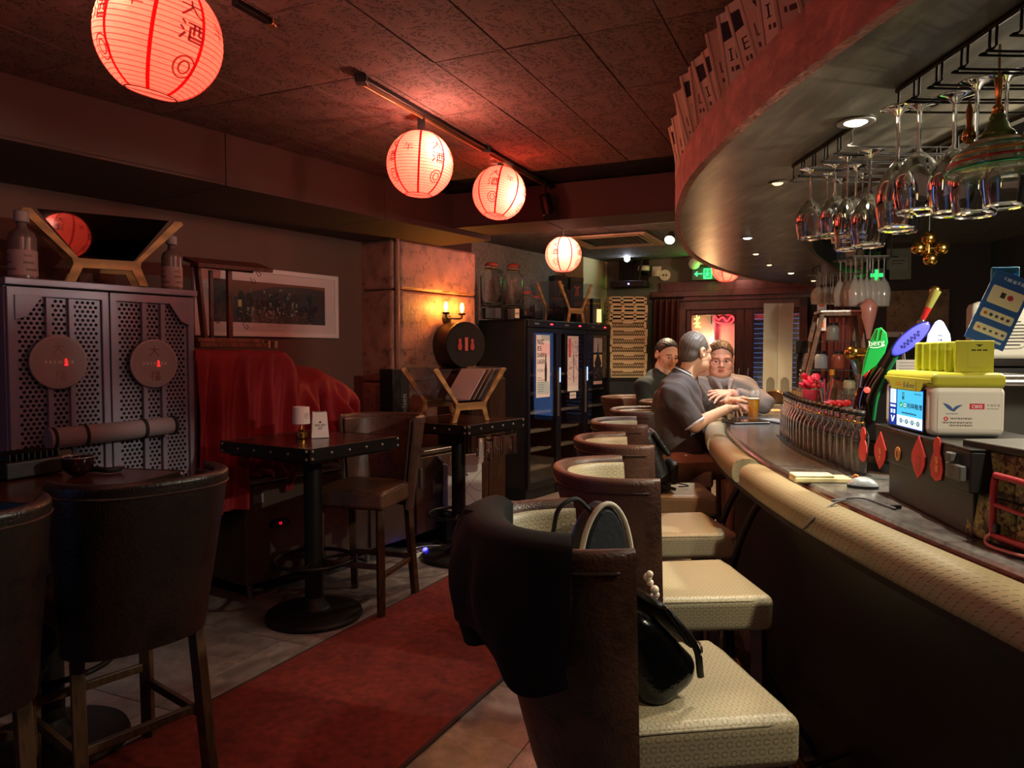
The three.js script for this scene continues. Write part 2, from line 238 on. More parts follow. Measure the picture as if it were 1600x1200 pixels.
{
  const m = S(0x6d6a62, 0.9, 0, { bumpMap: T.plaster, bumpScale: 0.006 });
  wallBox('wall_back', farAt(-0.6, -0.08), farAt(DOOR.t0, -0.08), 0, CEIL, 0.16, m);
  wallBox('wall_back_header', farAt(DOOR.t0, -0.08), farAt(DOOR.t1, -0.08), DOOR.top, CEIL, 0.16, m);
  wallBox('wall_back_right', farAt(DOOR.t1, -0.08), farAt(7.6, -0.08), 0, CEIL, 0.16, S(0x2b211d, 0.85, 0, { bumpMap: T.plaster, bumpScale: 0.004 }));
  wallBox('wall_right', V(5.3, 0, 9.0), V(5.3, 0, -3), 0, CEIL, 0.16, S(0x231d1b, 0.9, 0, { bumpMap: T.plaster, bumpScale: 0.004 }));
  wallBox('wall_rear', V(-6, 0, -2.6), V(5.4, 0, -2.6), 0, CEIL, 0.16, S(0x3a2c27, 0.9));
}
// ceiling: slab with mineral fibre tiles hung below it
{
  const ce = structGroup('ceiling'); mesh('ceiling_slab', box(16, 0.12, 18, 1.0, CEIL + 0.085, -5.5), S(0x0a0808, 0.95), ce);
  const geo = bx(0.617, 0.02, 0.315, 0, 0.01, 0, 0.004), mats = [0x7a5c52, 0x745850, 0x806054].map((c) => S(c, 0.85, 0, { map: T.pitc, bumpMap: T.pits, bumpScale: 0.004 }));
  const o = V(-0.548, CEIL, 2.584).addScaledVector(uG, 0.55), p = new THREE.Vector3();
  for (let i = -6; i <= 12; i++) for (let j = -12; j <= 9; j++) {
    p.copy(o).addScaledVector(uG, (i - 0.5) * 0.62).addScaledVector(nG, (j + 0.5) * 0.318); const d = -p.z;
    const along = p.clone().sub(V(-0.356, CEIL, 5.606)).dot(uG); if (along > -0.25 || d < 0.2) continue;   // the beam stops the field
    if (p.clone().sub(wallAt(0)).dot(nW) < 0.6 || p.x > 2.2 || Math.abs(p.x) > d * 0.78 + 0.9) continue;
    const m = mesh('ceiling_tile', geo, mats[(i * 5 + j * 3 + 200) % 3], ce); m.position.copy(p); m.rotation.y = gry; m.position.y += 0.001 * ((i * 31 + j * 17) % 3);
  }
  const back = S(0x6a665e, 0.8, 0, { map: T.pitc, bumpMap: T.pits, bumpScale: 0.003 });   // smooth boards beyond the beam
  const q = V(-0.214, CEIL, 6.138);
  const gb = bx(1.216, 0.02, 1.216, 0, 0.01, 0, 0.004);
  for (let i = 0; i < 4; i++) for (let j = -2; j < 6; j++) { const m = mesh('ceiling_board', gb, back, ce); m.position.copy(q).addScaledVector(uG, 0.4 + i * 1.22).addScaledVector(nG, j * 1.22); m.rotation.y = gry; }
}
// dropped soffit along the left wall and the cross beam
{
  const m1 = S(0x4e3a33, 0.8, 0, { bumpMap: T.plaster, bumpScale: 0.002 });
  const t1 = V(-0.201, 0, 6.078).sub(wallAt(0)).dot(uW), wd = 0.93, s = structGroup('trim_1', wallAt(0, 0, 0), WALL.ry);
  for (let k = 0; k < 7; k++) { const L = 1.22, x1 = t1 - k * L; mesh('soffit_board', bx(L - 0.004, 0.02, wd, x1 - L / 2, 2.465 + 0.01, wd / 2, 0.003), m1, s); mesh('soffit_face', bx(L - 0.004, CEIL - 2.475, 0.02, x1 - L / 2, (CEIL + 2.475) / 2, wd - 0.01, 0.003), m1, s); }
  mesh('soffit_end', bx(0.02, CEIL - 2.475, wd, t1 - 0.01, (CEIL + 2.475) / 2, wd / 2, 0.003), m1, s);
  const b = structGroup('trim_2', V(-0.356, 0, 5.606), gry); const L = 4.6, w = 0.42;    // local x along uG (away), z to the right
  for (let k = 0; k < 4; k++) { mesh('beam_board', bx(w, 0.02, 1.146, w / 2, 2.51, -0.5 + (k + 0.5) * 1.15, 0.003), m1, b); mesh('beam_face', bx(0.02, 0.25, 1.146, 0.01, 2.635, -0.5 + (k + 0.5) * 1.15, 0.003), m1, b); }
  mesh('beam_back', bx(0.02, 0.25, L, w - 0.01, 2.635, -0.5 + L / 2, 0.003), m1, b);
}
// leather padded pillar on the left wall
{
  const P = structGroup('wall_pillar', V(-0.949, 0, 5.958), WALL.ry);   // local x along the wall, z out to the room; origin at the near front corner
  mesh('pillar_core', box(1.03, CEIL, 0.4, 0.515, CEIL / 2, -0.22), S(0x2a1c18, 0.9), P);
  const pad = (w, h, x, y, z, ry) => { const g = new RoundedBoxGeometry(w, h, 0.06, 4, 0.028); const p = g.attributes.position, n = new THREE.Vector3(); for (let i = 0; i < p.count; i++) { const X = p.getX(i), Y = p.getY(i), Z = p.getZ(i); if (Z > 0) p.setZ(i, Z + 0.012 * Math.cos(X / w * 3) * Math.cos(Y / h * 3) + 0.004 * Math.sin(Y * 22 + X * 9) * (Math.abs(Y) > h * 0.4 ? 1 : 0.2)); } g.computeVertexNormals(); boxUV(g); const m = mesh('leather_panel', g, M.leatherWall, P); m.position.set(x, y, z); m.rotation.y = ry; };
  for (const [y0, y1] of [[0.4, 1.3], [1.3, 2.06], [2.06, 2.47]]) { pad(1.0, y1 - y0 - 0.006, 0.53, (y0 + y1) / 2, 0.0, 0); pad(0.40, y1 - y0 - 0.006, 0.0, (y0 + y1) / 2, -0.21, -Math.PI / 2); }
  for (const y of [0.4, 2.47]) { const m = mesh('corner_roll', cyl(0.02, 0.02, y > 1 ? 2.05 : 0.01, 0.01, y > 1 ? 1.44 : 0.3, 0.012, 12), M.leatherWall, P); }
}
// door in the far wall, glazed, with the street behind
{
  const w = DOOR.t1 - DOOR.t0, D = structGroup('door_1', farAt(DOOR.t0, 0), fry), H = DOOR.top;   // local x along the wall to the right, z towards the room
  const px = (p) => farT(farPx(p, 500)) - DOOR.t0, wd = M.doorWood;
  const y0 = 0.55, gTop = farPx(1110, 491).y;
  mesh('door_frame', [bx(0.09, H, 0.18, 0.045, H / 2, -0.02), bx(0.09, H, 0.18, w - 0.045, H / 2, -0.02), bx(w, 0.1, 0.18, w / 2, H - 0.05, -0.02)], wd, D);
  mesh('door_cornice', [bx(w + 0.7, 0.07, 0.12, w / 2, H + 0.1, 0.05), bx(w + 0.6, 0.05, 0.07, w / 2, H + 0.04, 0.03), bx(w + 0.5, 0.12, 0.03, w / 2, H + 0.2, 0.01)], wd, D);
  const leaf = (a, b, ga, gb) => {
    const L = new THREE.Group(); L.name = 'door_leaf'; D.add(L);
    mesh('stile', bx(ga - a, H - 0.1, 0.05, (a + ga) / 2, (H - 0.1) / 2, 0), wd, L); mesh('stile', bx(b - gb, H - 0.1, 0.05, (gb + b) / 2, (H - 0.1) / 2, 0), wd, L);
    mesh('rail', [bx(gb - ga, H - 0.1 - gTop, 0.05, (ga + gb) / 2, (H - 0.1 + gTop) / 2, 0), bx(gb - ga - 0.06, (H - 0.1 - gTop) * 0.6, 0.02, (ga + gb) / 2, (H - 0.1 + gTop) / 2, 0.03)], wd, L); mesh('rail', bx(gb - ga, y0, 0.05, (ga + gb) / 2, y0 / 2, 0), wd, L);
    mesh('pane', box(gb - ga, gTop - y0, 0.006, (ga + gb) / 2, (gTop + y0) / 2, 0), M.pane, L);
    mesh('glazing_bead', [bx(0.012, gTop - y0, 0.03, ga + 0.006, (gTop + y0) / 2, 0.02), bx(0.012, gTop - y0, 0.03, gb - 0.006, (gTop + y0) / 2, 0.02), bx(gb - ga, 0.012, 0.03, (ga + gb) / 2, gTop - 0.006, 0.02)], wd, L); return L;
  };
  const l1 = leaf(0.09, px(1163), px(1080), px(1150)), l2 = leaf(px(1164), w - 0.09, px(1177), px(1252));
  mesh('door_handle', tube([[px(1157), 0.95, 0.03], [px(1157), 1.0, 0.08], [px(1157), 1.3, 0.08], [px(1157), 1.35, 0.03]], 0.011), M.steel, l1);
  mesh('door_handle', tube([[px(1171), 0.95, 0.03], [px(1171), 1.0, 0.08], [px(1171), 1.3, 0.08], [px(1171), 1.35, 0.03]], 0.011), M.steel, l2);
}
{ // outside: pavement, a blue roller shutter across the lane and a lit shop front with neon
  struct('pavement', box(9, 0.1, 5, 0, -0.06, 0), S(0x40444c, 0.8)).position.copy(farAt(3, -2.7)); scene.children.at(-1).rotation.y = fry;
  const p0 = farT(farPx(1172, 500)), sh = thing('roller_shutter', 'blue-lit corrugated roller shutter of the building across the lane, seen through the right door pane', 'shutter', farAt(p0 + 0.35, -1.7), fry);
  const slat = extr([[-1.2, 0], [1.2, 0], [1.2, 0.066], [-1.2, 0.066]], 0.02, 0.006), sm = S(0xb8c4d8, 0.5, 0.2);
  for (let k = 0; k < 40; k++) { const m = mesh('slat', slat, sm, sh); m.position.y = k * 0.07; m.rotation.x = 0.16; }
  for (const s of [-1, 1]) mesh('guide_rail', bx(0.06, 2.9, 0.06, s * 1.22, 1.45, 0), M.darkMetal, sh);
  const shopAt = (px, py) => { const f = farAt(0, -1.2); return onPlane(px, py, f.x, -f.z, FAR.th); };
  const c = shopAt(1115, 560), shop = thing('shop_front', 'warm-lit plastered shop wall with a vertical pipe seen through the left door pane', 'shop', V(c.x, 0, -c.z), fry);
  mesh('shop_wall', box(1.5, 2.9, 0.1, -0.3, 1.45, -0.08), S(0xa08f9a, 0.8, 0, { bumpMap: T.plaster, bumpScale: 0.005 }), shop); mesh('drain_pipe', cyl(0.03, 0.03, 2.8, 0.0, 1.4, 0.02), S(0x9aa0b0, 0.5), shop); mesh('post', bx(0.06, 2.9, 0.12, 0.42, 1.45, 0.0), M.darkMetal, shop);
  const toLocal = (p) => shop.worldToLocal(p.clone()); shop.updateMatrixWorld(true);
  const red = thing('neon_sign', 'red neon scroll sign glowing behind the left door pane', 'neon sign', shop.position.clone(), fry);
  const q = (x, y, z = 0.06) => { const l = toLocal(shopAt(x, y)); return new THREE.Vector3(l.x, l.y, z); };
  mesh('neon_tube', tube([q(1118, 494), q(1123, 500), q(1130, 496), q(1137, 502), q(1144, 494), q(1147, 500), q(1140, 506), q(1125, 505), q(1117, 501)], 0.011, 60, 8, true), glow(0xff2a30, 5), red); mesh('neon_tube', tube([q(1124, 493), q(1131, 490), q(1138, 492), q(1145, 490)], 0.01, 30), glow(0xff3030, 5), red);
  mesh('backing', bx(0.36, 0.14, 0.02, q(1132, 498).x, q(1132, 498).y, 0.03), M.black, red);
  const yl = thing('neon_sign', 'yellow neon writing strokes glowing at the left edge of the left door pane', 'neon sign', shop.position.clone(), fry);
  for (const l of [[[1090, 493], [1090, 512]], [[1086, 499], [1094, 497]], [[1094, 495], [1090, 505], [1096, 512]], [[1085, 506], [1095, 505]], [[1087, 511], [1094, 511]]]) mesh('neon_tube', tube(l.map(([x, y]) => q(x, y)), 0.008, 16), glow(0xf0ff60, 4), yl);
  const lm = thing('street_lamp', 'small warm globe lamp glowing behind the heads through the door pane', 'lamp', shop.position.clone(), fry), lp = q(1108, 538, 0.12);
  mesh('globe', sph(0.05, lp.x, lp.y, lp.z, 16), glow(0xffd090, 6), lm); mesh('bracket', bar([lp.x, lp.y, 0], [lp.x, lp.y, 0.1], 0.01), M.brassDark, lm);
  lm.updateMatrixWorld(); red.updateMatrixWorld();
  point(lm.localToWorld(lp.clone()), 0xffc080, 1.6, 0.04); point(red.localToWorld(q(1132, 505, 0.2)), 0xff5058, 0.5, 0.05);
}

// ================================================================ THE BAR AND ITS CANOPY
const OUT = [[1.75, -1.6], [1.2, 0.0], [0.94, 1.0], [0.826, 1.605], [0.772, 2.058], [0.751, 2.669], [0.766, 3.15], [0.812, 3.52], [0.922, 4.112], [1.137, 4.928], [1.42, 5.744], [1.87, 6.622], [2.662, 7.7], [3.4, 8.3]];
const INN = [[2.6, -1.6], [2.0, 0.0], [1.75, 1.0], [1.66, 1.605], [1.623, 2.348], [1.59, 2.888], [1.62, 3.45], [2.034, 5.013], [2.72, 6.25], [3.3, 7.1], [4.0, 7.8]];
{
  const t = structGroup('trim_3'), po = curvePath(OUT, 90), pi = curvePath(INN, 90);
  const sh = shapeOf([...po.map(({ p }) => [p.x, p.z]), ...pi.map(({ p }) => [p.x, p.z]).reverse()]);
  const g = new THREE.ExtrudeGeometry(sh, { depth: 0.05, bevelEnabled: false }); g.rotateX(Math.PI / 2); g.translate(0, 2.35, 0);
  mesh('canopy_underside', boxUV(g.toNonIndexed()), S(0x8c8880, 0.34, 0.25, { map: dataTex(256, (i) => { const k = 0.6 + 0.5 * (NS[i] - 0.4) + 0.35 * (N1[i] - 0.5); return [k, k * 0.97, k * 0.9]; }, true, 0.9), bumpMap: T.plaster, bumpScale: 0.002 }), t);
  mesh('canopy_fascia', sweep(po, [[-0.012, 2.29], [0.02, 2.29], [0.02, 2.455], [-0.012, 2.455]]), S(0xcc7c6c, 0.7, 0, { map: T.stone, bumpMap: T.grain, bumpScale: 0.003 }), t);
  mesh('canopy_ledge', sweep(po, [[0.02, 2.43], [0.36, 2.43], [0.36, 2.45], [0.02, 2.45]]), M.blackMatt, t);
  mesh('canopy_drum', sweep(po, [[0.33, 2.44], [0.36, 2.44], [0.36, CEIL], [0.33, CEIL]]), M.blackMatt, t);
  mesh('canopy_inner_rim', sweep(pi, [[-0.02, 2.285], [0.012, 2.285], [0.012, 2.42], [-0.02, 2.42]]), S(0x3a352f, 0.4, 0.4), t);
  mesh('canopy_inner_drum', sweep(pi, [[-0.05, 2.35], [-0.02, 2.35], [-0.02, CEIL], [-0.05, CEIL]]), M.blackMatt, t);
}
// recessed downlights in the canopy
{
  const spots = [[1337, 190, 1.15, 0xfff4d8, 1], [1215, 285, 0.75, 0xffb070, 0.5], [1168, 371, 0.9, 0xf4f8ff, 0.8], [1181, 396, 0.7, 0xffc490, 0.6], [1202, 413, 0.7, 0xffc490, 0.6], [1236, 426, 0.9, 0xffe0a0, 0.8], [1271, 438, 0.8, 0xffc490, 0.6], [1318, 446, 0.7, 0xffd0a0, 0.6], [1361, 450, 1.0, 0xffffff, 0.9]];
  const where = ['closest and brightest, above the front glass rack', 'small amber one left of the hanging wine glasses', 'white one, third along the curve', 'small amber one, fourth along the curve', 'small amber one, fifth along the curve', 'warm bright one, sixth along the curve', 'seventh along the curve, over the door', 'eighth along the curve, above the far left glasses', 'bright white one above the far right cluster of glasses'];
  spots.forEach(([px, py, k, col, w], i) => {
    const p = onY(px, py, 2.3), t = thing('downlight', 'recessed canopy downlight, ' + where[i], 'downlight', p, 0, 'downlights along the canopy');
    mesh('trim_ring', lathe([[0.03 * k, -0.004], [0.047 * k, -0.008], [0.052 * k, -0.004], [0.052 * k, 0.0], [0.03 * k, 0.0]], 24), M.steel, t);
    mesh('lamp_face', lathe([[0, -0.012], [0.02 * k, -0.011], [0.032 * k, -0.004], [0.0, -0.003]], 20), glow(col, 9 * w), t);
    if (i === 0) { const q = V(1.34, 2.3, 1.12), u = thing('downlight', 'recessed canopy downlight above the station, out of the frame', 'downlight', q, 0, 'downlights along the canopy'); mesh('trim_ring', lathe([[0.035, -0.004], [0.054, -0.008], [0.06, -0.004], [0.06, 0.0], [0.035, 0.0]], 24), M.steel, u); mesh('lamp_face', lathe([[0, -0.012], [0.023, -0.011], [0.037, -0.004], [0.0, -0.003]], 20), glow(0xfff0d0, 9), u); spot(q.clone().setY(2.282), V(1.25, 0.6, 1.5), 0xfff0d0, LEVEL.down, rad(52), 0.7, 0.035); }
    const inward = new THREE.Vector3(p.x - 0.25, 0.6, p.z); spot(p.clone().setY(2.282), inward, col, LEVEL.down * w, rad(52), 0.7, 0.035);
  });
}
// thin printed sleeves standing on the canopy ledge
{
  const pth = curvePath(OUT, 200), tx = ['ELING', 'LING', 'ING'].map((w, k) => canvasTex(200, 256, (x) => { x.fillStyle = ['#d8b090', '#cca184', '#e0ba9c'][k]; x.fillRect(0, 0, 200, 256); x.fillStyle = '#241614'; x.beginPath(); k === 1 ? (x.moveTo(40, 60), x.lineTo(200, 90), x.lineTo(200, 190), x.lineTo(70, 150)) : (x.moveTo(0, 30), x.lineTo(90, 40), x.lineTo(60, 90), x.lineTo(0, 100)); x.fill(); say(x, w, 20, 150, 58, k === 1 ? '#6a4034' : '#2a1a16', 'sans-serif', 'normal', 'left', 176); dashes(x, 24, 200, 150, 16, '#5a3a30'); }));
  const mats = tx.map((m) => S(0xffffff, 0.75, 0, { map: m })), edge = S(0xcfa688, 0.8), g = new THREE.BoxGeometry(0.21, 0.26, 0.009);
  const ix = []; for (let i = 0; i < 26; i++) ix.push(i);
  let k = 0; const words_ = ['rearmost', 'second from the far end', 'third from the far end', 'fourth from the far end', 'fifth from the far end', 'sixth from the far end', 'seventh from the far end', 'eighth from the far end', 'ninth from the far end', 'tenth from the far end', 'eleventh from the far end', 'twelfth from the far end', 'thirteenth from the far end', 'fourteenth from the far end', 'fifteenth from the far end', 'sixteenth from the far end', 'seventeenth from the far end', 'eighteenth from the far end', 'nineteenth from the far end', 'twentieth from the far end', 'second nearest to the camera', 'nearest to the camera'];
  for (let i = 0; i < 22; i++) {
    let lo = 0; const dWant = 3.9 - i * 0.098 - (i > 12 ? (i - 12) * 0.012 : 0); pth.forEach((q, j) => { if (Math.abs(-q.p.z - dWant) < Math.abs(-pth[lo].p.z - dWant) && -q.p.z < 5) lo = j; });
    const { p, n } = pth[lo], t = thing('record_sleeve', 'tan printed sleeve leaning on the canopy ledge, ' + words_[i] + ' in the row', 'sleeve', p.clone().addScaledVector(n, 0.05).setY(2.457), 0, 'sleeves on the canopy ledge');
    t.rotation.set(0, Math.atan2(-n.z, n.x) + rr(-1.0, -0.6), 0);
    const m = mesh('cover', g, [edge, edge, edge, edge, mats[i % 3], mats[(i + 1) % 3]], t); m.position.set(0.0, 0.132, 0); m.rotation.z = rr(0.14, 0.36); m.rotation.x = rr(-0.12, 0.1); m.position.y += 0.008;
    mesh('spine', bx(0.014, 0.26, 0.016, -0.1, 0, 0, 0.004), edge, m);
  }
}
// counter
const EDGE = [[1.7, -1.6], [1.3, -0.4], [1.13, 0.7], [1.085, 1.35], [1.052, 1.9], [1.045, 2.35], [1.07, 2.881], [1.145, 3.558], [1.35, 4.55], [1.66, 5.4], [2.05, 6.1], [2.6, 6.7], [3.3, 7.2]];
const TOP = 1.08;
const edgeP = curvePath(EDGE, 140);
const edgeAt = (d, a = 0, y = TOP) => { let k = 0; edgeP.forEach(({ p }, i) => { if (Math.abs(p.z + d) < Math.abs(edgeP[k].p.z + d)) k = i; }); const q = edgeP[k]; return q.p.clone().addScaledVector(q.n, a).setY(y); };
{
  const t = thing('bar_counter', 'long curved bar counter with polished dark stone top and padded leather armrest', 'bar counter');
  mesh('countertop', sweep(edgeP, [[0.012, 1.045], [0.008, 1.06], [0.02, TOP], [0.5, TOP], [0.5, 1.045]]), M.granite, t);
  mesh('edge_moulding', sweep(edgeP, [[-0.012, 1.01], [-0.016, 1.045], [-0.004, 1.07], [0.012, 1.072], [0.014, 1.01]]), S(0x4a2018, 0.18, 0, { map: T.wood }), t);
  mesh('bar_front', sweep(edgeP, [[0.05, 0.12], [0.08, 0.12], [0.08, 1.045], [0.05, 1.045]]), S(0x090707, 0.5), t);
  mesh('plinth', sweep(edgeP, [[0.1, 0], [0.13, 0], [0.13, 0.13], [0.1, 0.13]]), M.blackMatt, t);
  mesh('bar_back', sweep(edgeP, [[0.46, 0], [0.49, 0], [0.49, 1.045], [0.46, 1.045]]), M.blackMatt, t);
  const prof = []; for (let k = 0; k < 14; k++) { const a = k / 14 * Math.PI * 2; prof.push([-0.076 + 0.062 * Math.sign(Math.cos(a)) * Math.abs(Math.cos(a)) ** 0.8, 1.03 + 0.058 * Math.sign(Math.sin(a)) * Math.abs(Math.sin(a)) ** 0.8]); } prof.reverse();
  let cut = [-1.6, 0.9, 3.06, 4.02, 5.2, 6.4];
  for (let k = 0; k + 1 < cut.length; k++) {
    const seg = edgeP.filter(({ p }) => -p.z > cut[k] + 0.012 && -p.z < cut[k + 1] - 0.012), n = seg.length;
    const pos = seg.map((s, i) => ({ ...s, k: Math.min(1, 0.78 + 0.22 * Math.sqrt(Math.min(i, n - 1 - i))) }));
    const g = sweep(pos.map(({ p, n }) => ({ p, n })), prof), P = g.attributes.position; mesh('armrest_pad', g, M.weave, t);
  }
  mesh('armrest_board', sweep(edgeP.filter(({ p }) => -p.z < 6.4), [[-0.12, 0.965], [0.06, 0.965], [0.06, 0.985], [-0.12, 0.985]]), M.blackMatt, t);
  const fr = edgeP.filter(({ p }) => -p.z < 6.2 && -p.z > -1).filter((_, i) => i % 4 === 0).map(({ p, n }) => p.clone().addScaledVector(n, -0.1).setY(0.2));
  mesh('foot_rail', tube(fr, 0.018, 160), M.brassDark, t);
  for (const d of [1.2, 2.3, 3.5, 4.7]) mesh('rail_bracket', bar(edgeAt(d, -0.1, 0.2), edgeAt(d, 0.06, 0.26), 0.012), M.iron, t);
}
{ // curved iron foot bracket seen between the stools and the bar
  const t = thing('footrest', 'curved dark iron footrest frame with rungs under the bar edge beyond the second stool', 'footrest', [0, 0, 0]); t.position.set(0, 0, 0);
  const A = (a, y, d = 3.1) => edgeAt(d, a, y);
  mesh('curved_bar', tube([A(0.06, 0.95), A(-0.04, 0.9), A(-0.12, 0.72), A(-0.16, 0.5), A(-0.17, 0.02)], 0.016, 30), M.iron, t);
  mesh('curved_bar', tube([A(0.06, 0.95, 3.45), A(-0.04, 0.9, 3.45), A(-0.12, 0.72, 3.45), A(-0.16, 0.5, 3.45), A(-0.17, 0.02, 3.45)], 0.016, 30), M.iron, t);
  for (const y of [0.28, 0.5, 0.72]) mesh('rung', bar(A(-0.16 + (y > 0.6 ? 0.04 : 0), y), A(-0.16 + (y > 0.6 ? 0.04 : 0), y, 3.45), 0.01), M.iron, t);
}
// ================================================================ STOOLS
// local: front towards +z, seat centre on the y axis
function makeStool(name, label, group, seatMat, liningMat) {
  const t = thing(name, label, 'bar stool', [0, 0, 0], 0, group);
  const sw = 0.46, sd = 0.46, g = new RoundedBoxGeometry(sw, 0.115, sd, 5, 0.028), p = g.attributes.position;
  for (let i = 0; i < p.count; i++) { const x = p.getX(i) / sw * 2, z = p.getZ(i) / sd * 2, y = p.getY(i); p.setX(i, p.getX(i) * (1 + 0.03 * z)); if (y > 0) p.setY(i, y + 0.016 * (1 - x * x) * (1 - z * z) + 0.003 * Math.sin(x * 9 + z * 4)); else p.setY(i, y + 0.0); }
  g.computeVertexNormals(); boxUV(g); g.translate(0, 0.69, 0); mesh('seat', g, seatMat, t);
  const ring = []; const hx = sw / 2 - 0.006, hz = sd / 2 - 0.006; for (let k = 0; k < 40; k++) { const a = k / 40 * Math.PI * 2, c = Math.cos(a), s = Math.sin(a), q = 1 / Math.pow(Math.abs(c) ** 12 + Math.abs(s) ** 12, 1 / 12); ring.push([hx * c * q * (1 + 0.03 * s), 0.735, hz * s * q]); }
  mesh('piping', tube(ring, 0.0045, 120, 6, true), seatMat, t);
  // wrap-round back: a thick curved shell, wide at the rim, drawn in towards the seat
  const prof = [], NA = 40; const y0 = 0.57, y1 = 1.15, th = 0.034;
  const plan = (u, v) => { const phi = (u * 2 - 1) * 1.66, k = 0.80 + 0.20 * v, wx = 0.252 * k, s = Math.sin(phi), c = Math.cos(phi); return [Math.sign(s) * Math.abs(s) ** 0.8 * wx, -(0.155 + 0.045 * v) - (0.135 + 0.105 * v) * Math.sign(c) * Math.abs(c) ** 0.85, s, c]; };
  const shell = (o0, o1, ya, yb, nm, mt) => {
    const sec = []; const R = 7; for (let j = 0; j <= 10; j++) sec.push([o1, ya + (yb - 0.02 - ya) * j / 10]); for (let j = 1; j < R; j++) { const a = Math.PI * j / R; sec.push([(o0 + o1) / 2 + (o1 - o0) / 2 * Math.cos(a), yb - 0.02 + 0.02 * Math.sin(a)]); } for (let j = 10; j >= 0; j--) sec.push([o0, ya + (yb - 0.02 - ya) * j / 10]);
    const pos = [], uv = [], idx = [], m = sec.length;
    for (let i = 0; i <= NA; i++) { const u = i / NA, e = Math.min(1, Math.min(u, 1 - u) * 14), rnd_ = 0.35 + 0.65 * Math.sqrt(1 - (1 - e) ** 2); sec.forEach(([o, y], j) => { const v = (y - y0) / (y1 - y0), q = plan(u, v), q2 = plan(Math.min(1, u + 0.01), v), q0 = plan(Math.max(0, u - 0.01), v); let tx = q2[0] - q0[0], tz = q2[1] - q0[1]; const L = Math.hypot(tx, tz); const mid = (o0 + o1) / 2, oo = mid + (o - mid) * rnd_; pos.push(q[0] + tz / L * oo, y, q[1] - tx / L * oo); uv.push(u * 0.8, y + o * 4); }); }
    for (let i = 0; i < NA; i++) for (let j = 0; j < m; j++) { const a = i * m + j, b = i * m + (j + 1) % m; idx.push(a, b, a + m, b, b + m, a + m); }
    for (const [o, f] of [[0, 0], [NA * m, 1]]) for (let j = 1; j + 1 < m; j++) f ? idx.push(o, o + j, o + j + 1) : idx.push(o, o + j + 1, o + j);
    const gg = new THREE.BufferGeometry(); gg.setAttribute('position', new THREE.Float32BufferAttribute(pos, 3)); gg.setAttribute('uv', new THREE.Float32BufferAttribute(uv, 2)); gg.setIndex(idx); mesh(nm, toCreasedNormals(gg, 0.9), mt, t);
  };
  shell(-0.012, th, y0, y1, 'backrest', M.leather); shell(-0.03, -0.011, 0.70, y1 - 0.022, 'backrest_lining', liningMat);
  const seam = []; for (let i = 1; i < 30; i++) { const u = i / 30, q = plan(u, 0.93), a = plan(u + 0.01, 0.93), tx = a[0] - q[0], tz = a[1] - q[1], L = Math.hypot(tx, tz); seam.push([q[0] + tz / L * (th + 0.001), 1.105, q[1] - tx / L * (th + 0.001)]); } mesh('seam', tube(seam, 0.0035, 80, 5), M.leather, t);
  for (const [x, z, f] of [[-1, 1, 1], [1, 1, 1], [-1, -1, -1], [1, -1, -1]]) mesh('leg', beam([x * 0.195, 0.64, z * 0.19], [x * (0.205 + (f < 0 ? 0.01 : 0)), 0, z * (f < 0 ? 0.26 : 0.2)], 0.042, 0.042), M.legWood, t);
  for (const s of [-1, 1]) mesh('stretcher', beam([s * 0.2, 0.24, -0.215], [s * 0.2, 0.24, 0.198], 0.022, 0.032), M.legWood, t);
  mesh('stretcher', beam([-0.2, 0.30, 0.196], [0.2, 0.30, 0.196], 0.022, 0.032), M.legWood, t); mesh('stretcher', beam([-0.2, 0.26, -0.21], [0.2, 0.26, -0.21], 0.022, 0.032), M.legWood, t);
  return t;
}
const face = (fx, fd) => Math.atan2(fx, -fd);                       // turn that points a stool's front along (fx, fd)
const stool = makeStool('bar_stool', 'nearest bar stool, brown wrap-round back with a dark coat over it and patterned seat', 'bar stools along the counter', M.fabric, M.fabric);
stool.position.copy(V(0.375, 0, 1.76)); stool.rotation.y = face(0.985, 0.16);
dup(stool, V(0.615, 0, 2.57), face(0.99, 0.08), 'second bar stool from the front, yellow-lit patterned seat and tall wrap-round back');
dup(stool, V(0.76, 0, 3.41), face(0.985, 0.08), 'third bar stool from the front, empty seat half in shade');
dup(stool, V(0.93, 0, 4.26), face(0.96, -0.05), 'bar stool with a black backpack on its seat');
dup(stool, V(1.16, 0, 5.12), face(0.97, -0.15), 'bar stool the bald man in the dark polo shirt sits on');
dup(stool, V(1.52, 0, 5.98), face(0.93, -0.3), 'bar stool the man facing the camera sits on');
const darkStool = makeStool('bar_stool', 'dark leather stool turned away at the table by the perforated cabinet', 'stools at the high tables', S(0x241a14, 0.4, 0, { bumpMap: T.leatherB, bumpScale: 0.002 }), S(0x2a1e18, 0.4, 0, { bumpMap: T.leatherB, bumpScale: 0.002 }));
darkStool.getObjectByName('backrest').material = S(0x2c201a, 0.38, 0, { map: T.leather, bumpMap: T.leatherB, bumpScale: 0.002 });
darkStool.position.copy(V(-1.43, 0, 2.58)); darkStool.rotation.y = face(-0.78, 0.62);
dup(darkStool, V(-1.66, 0, 2.08), face(-0.55, 0.84), 'dark leather stool cut off by the left edge of the photo');
const brown = makeStool('bar_stool', 'brown leather stool right of the studded table with the little lamp', 'stools at the high tables', S(0x6a4c38, 0.42, 0, { map: T.leather, bumpMap: T.leatherB, bumpScale: 0.002 }), M.leather);
brown.position.copy(V(-0.90, 0, 4.43)); brown.rotation.y = face(-0.28, -0.96);
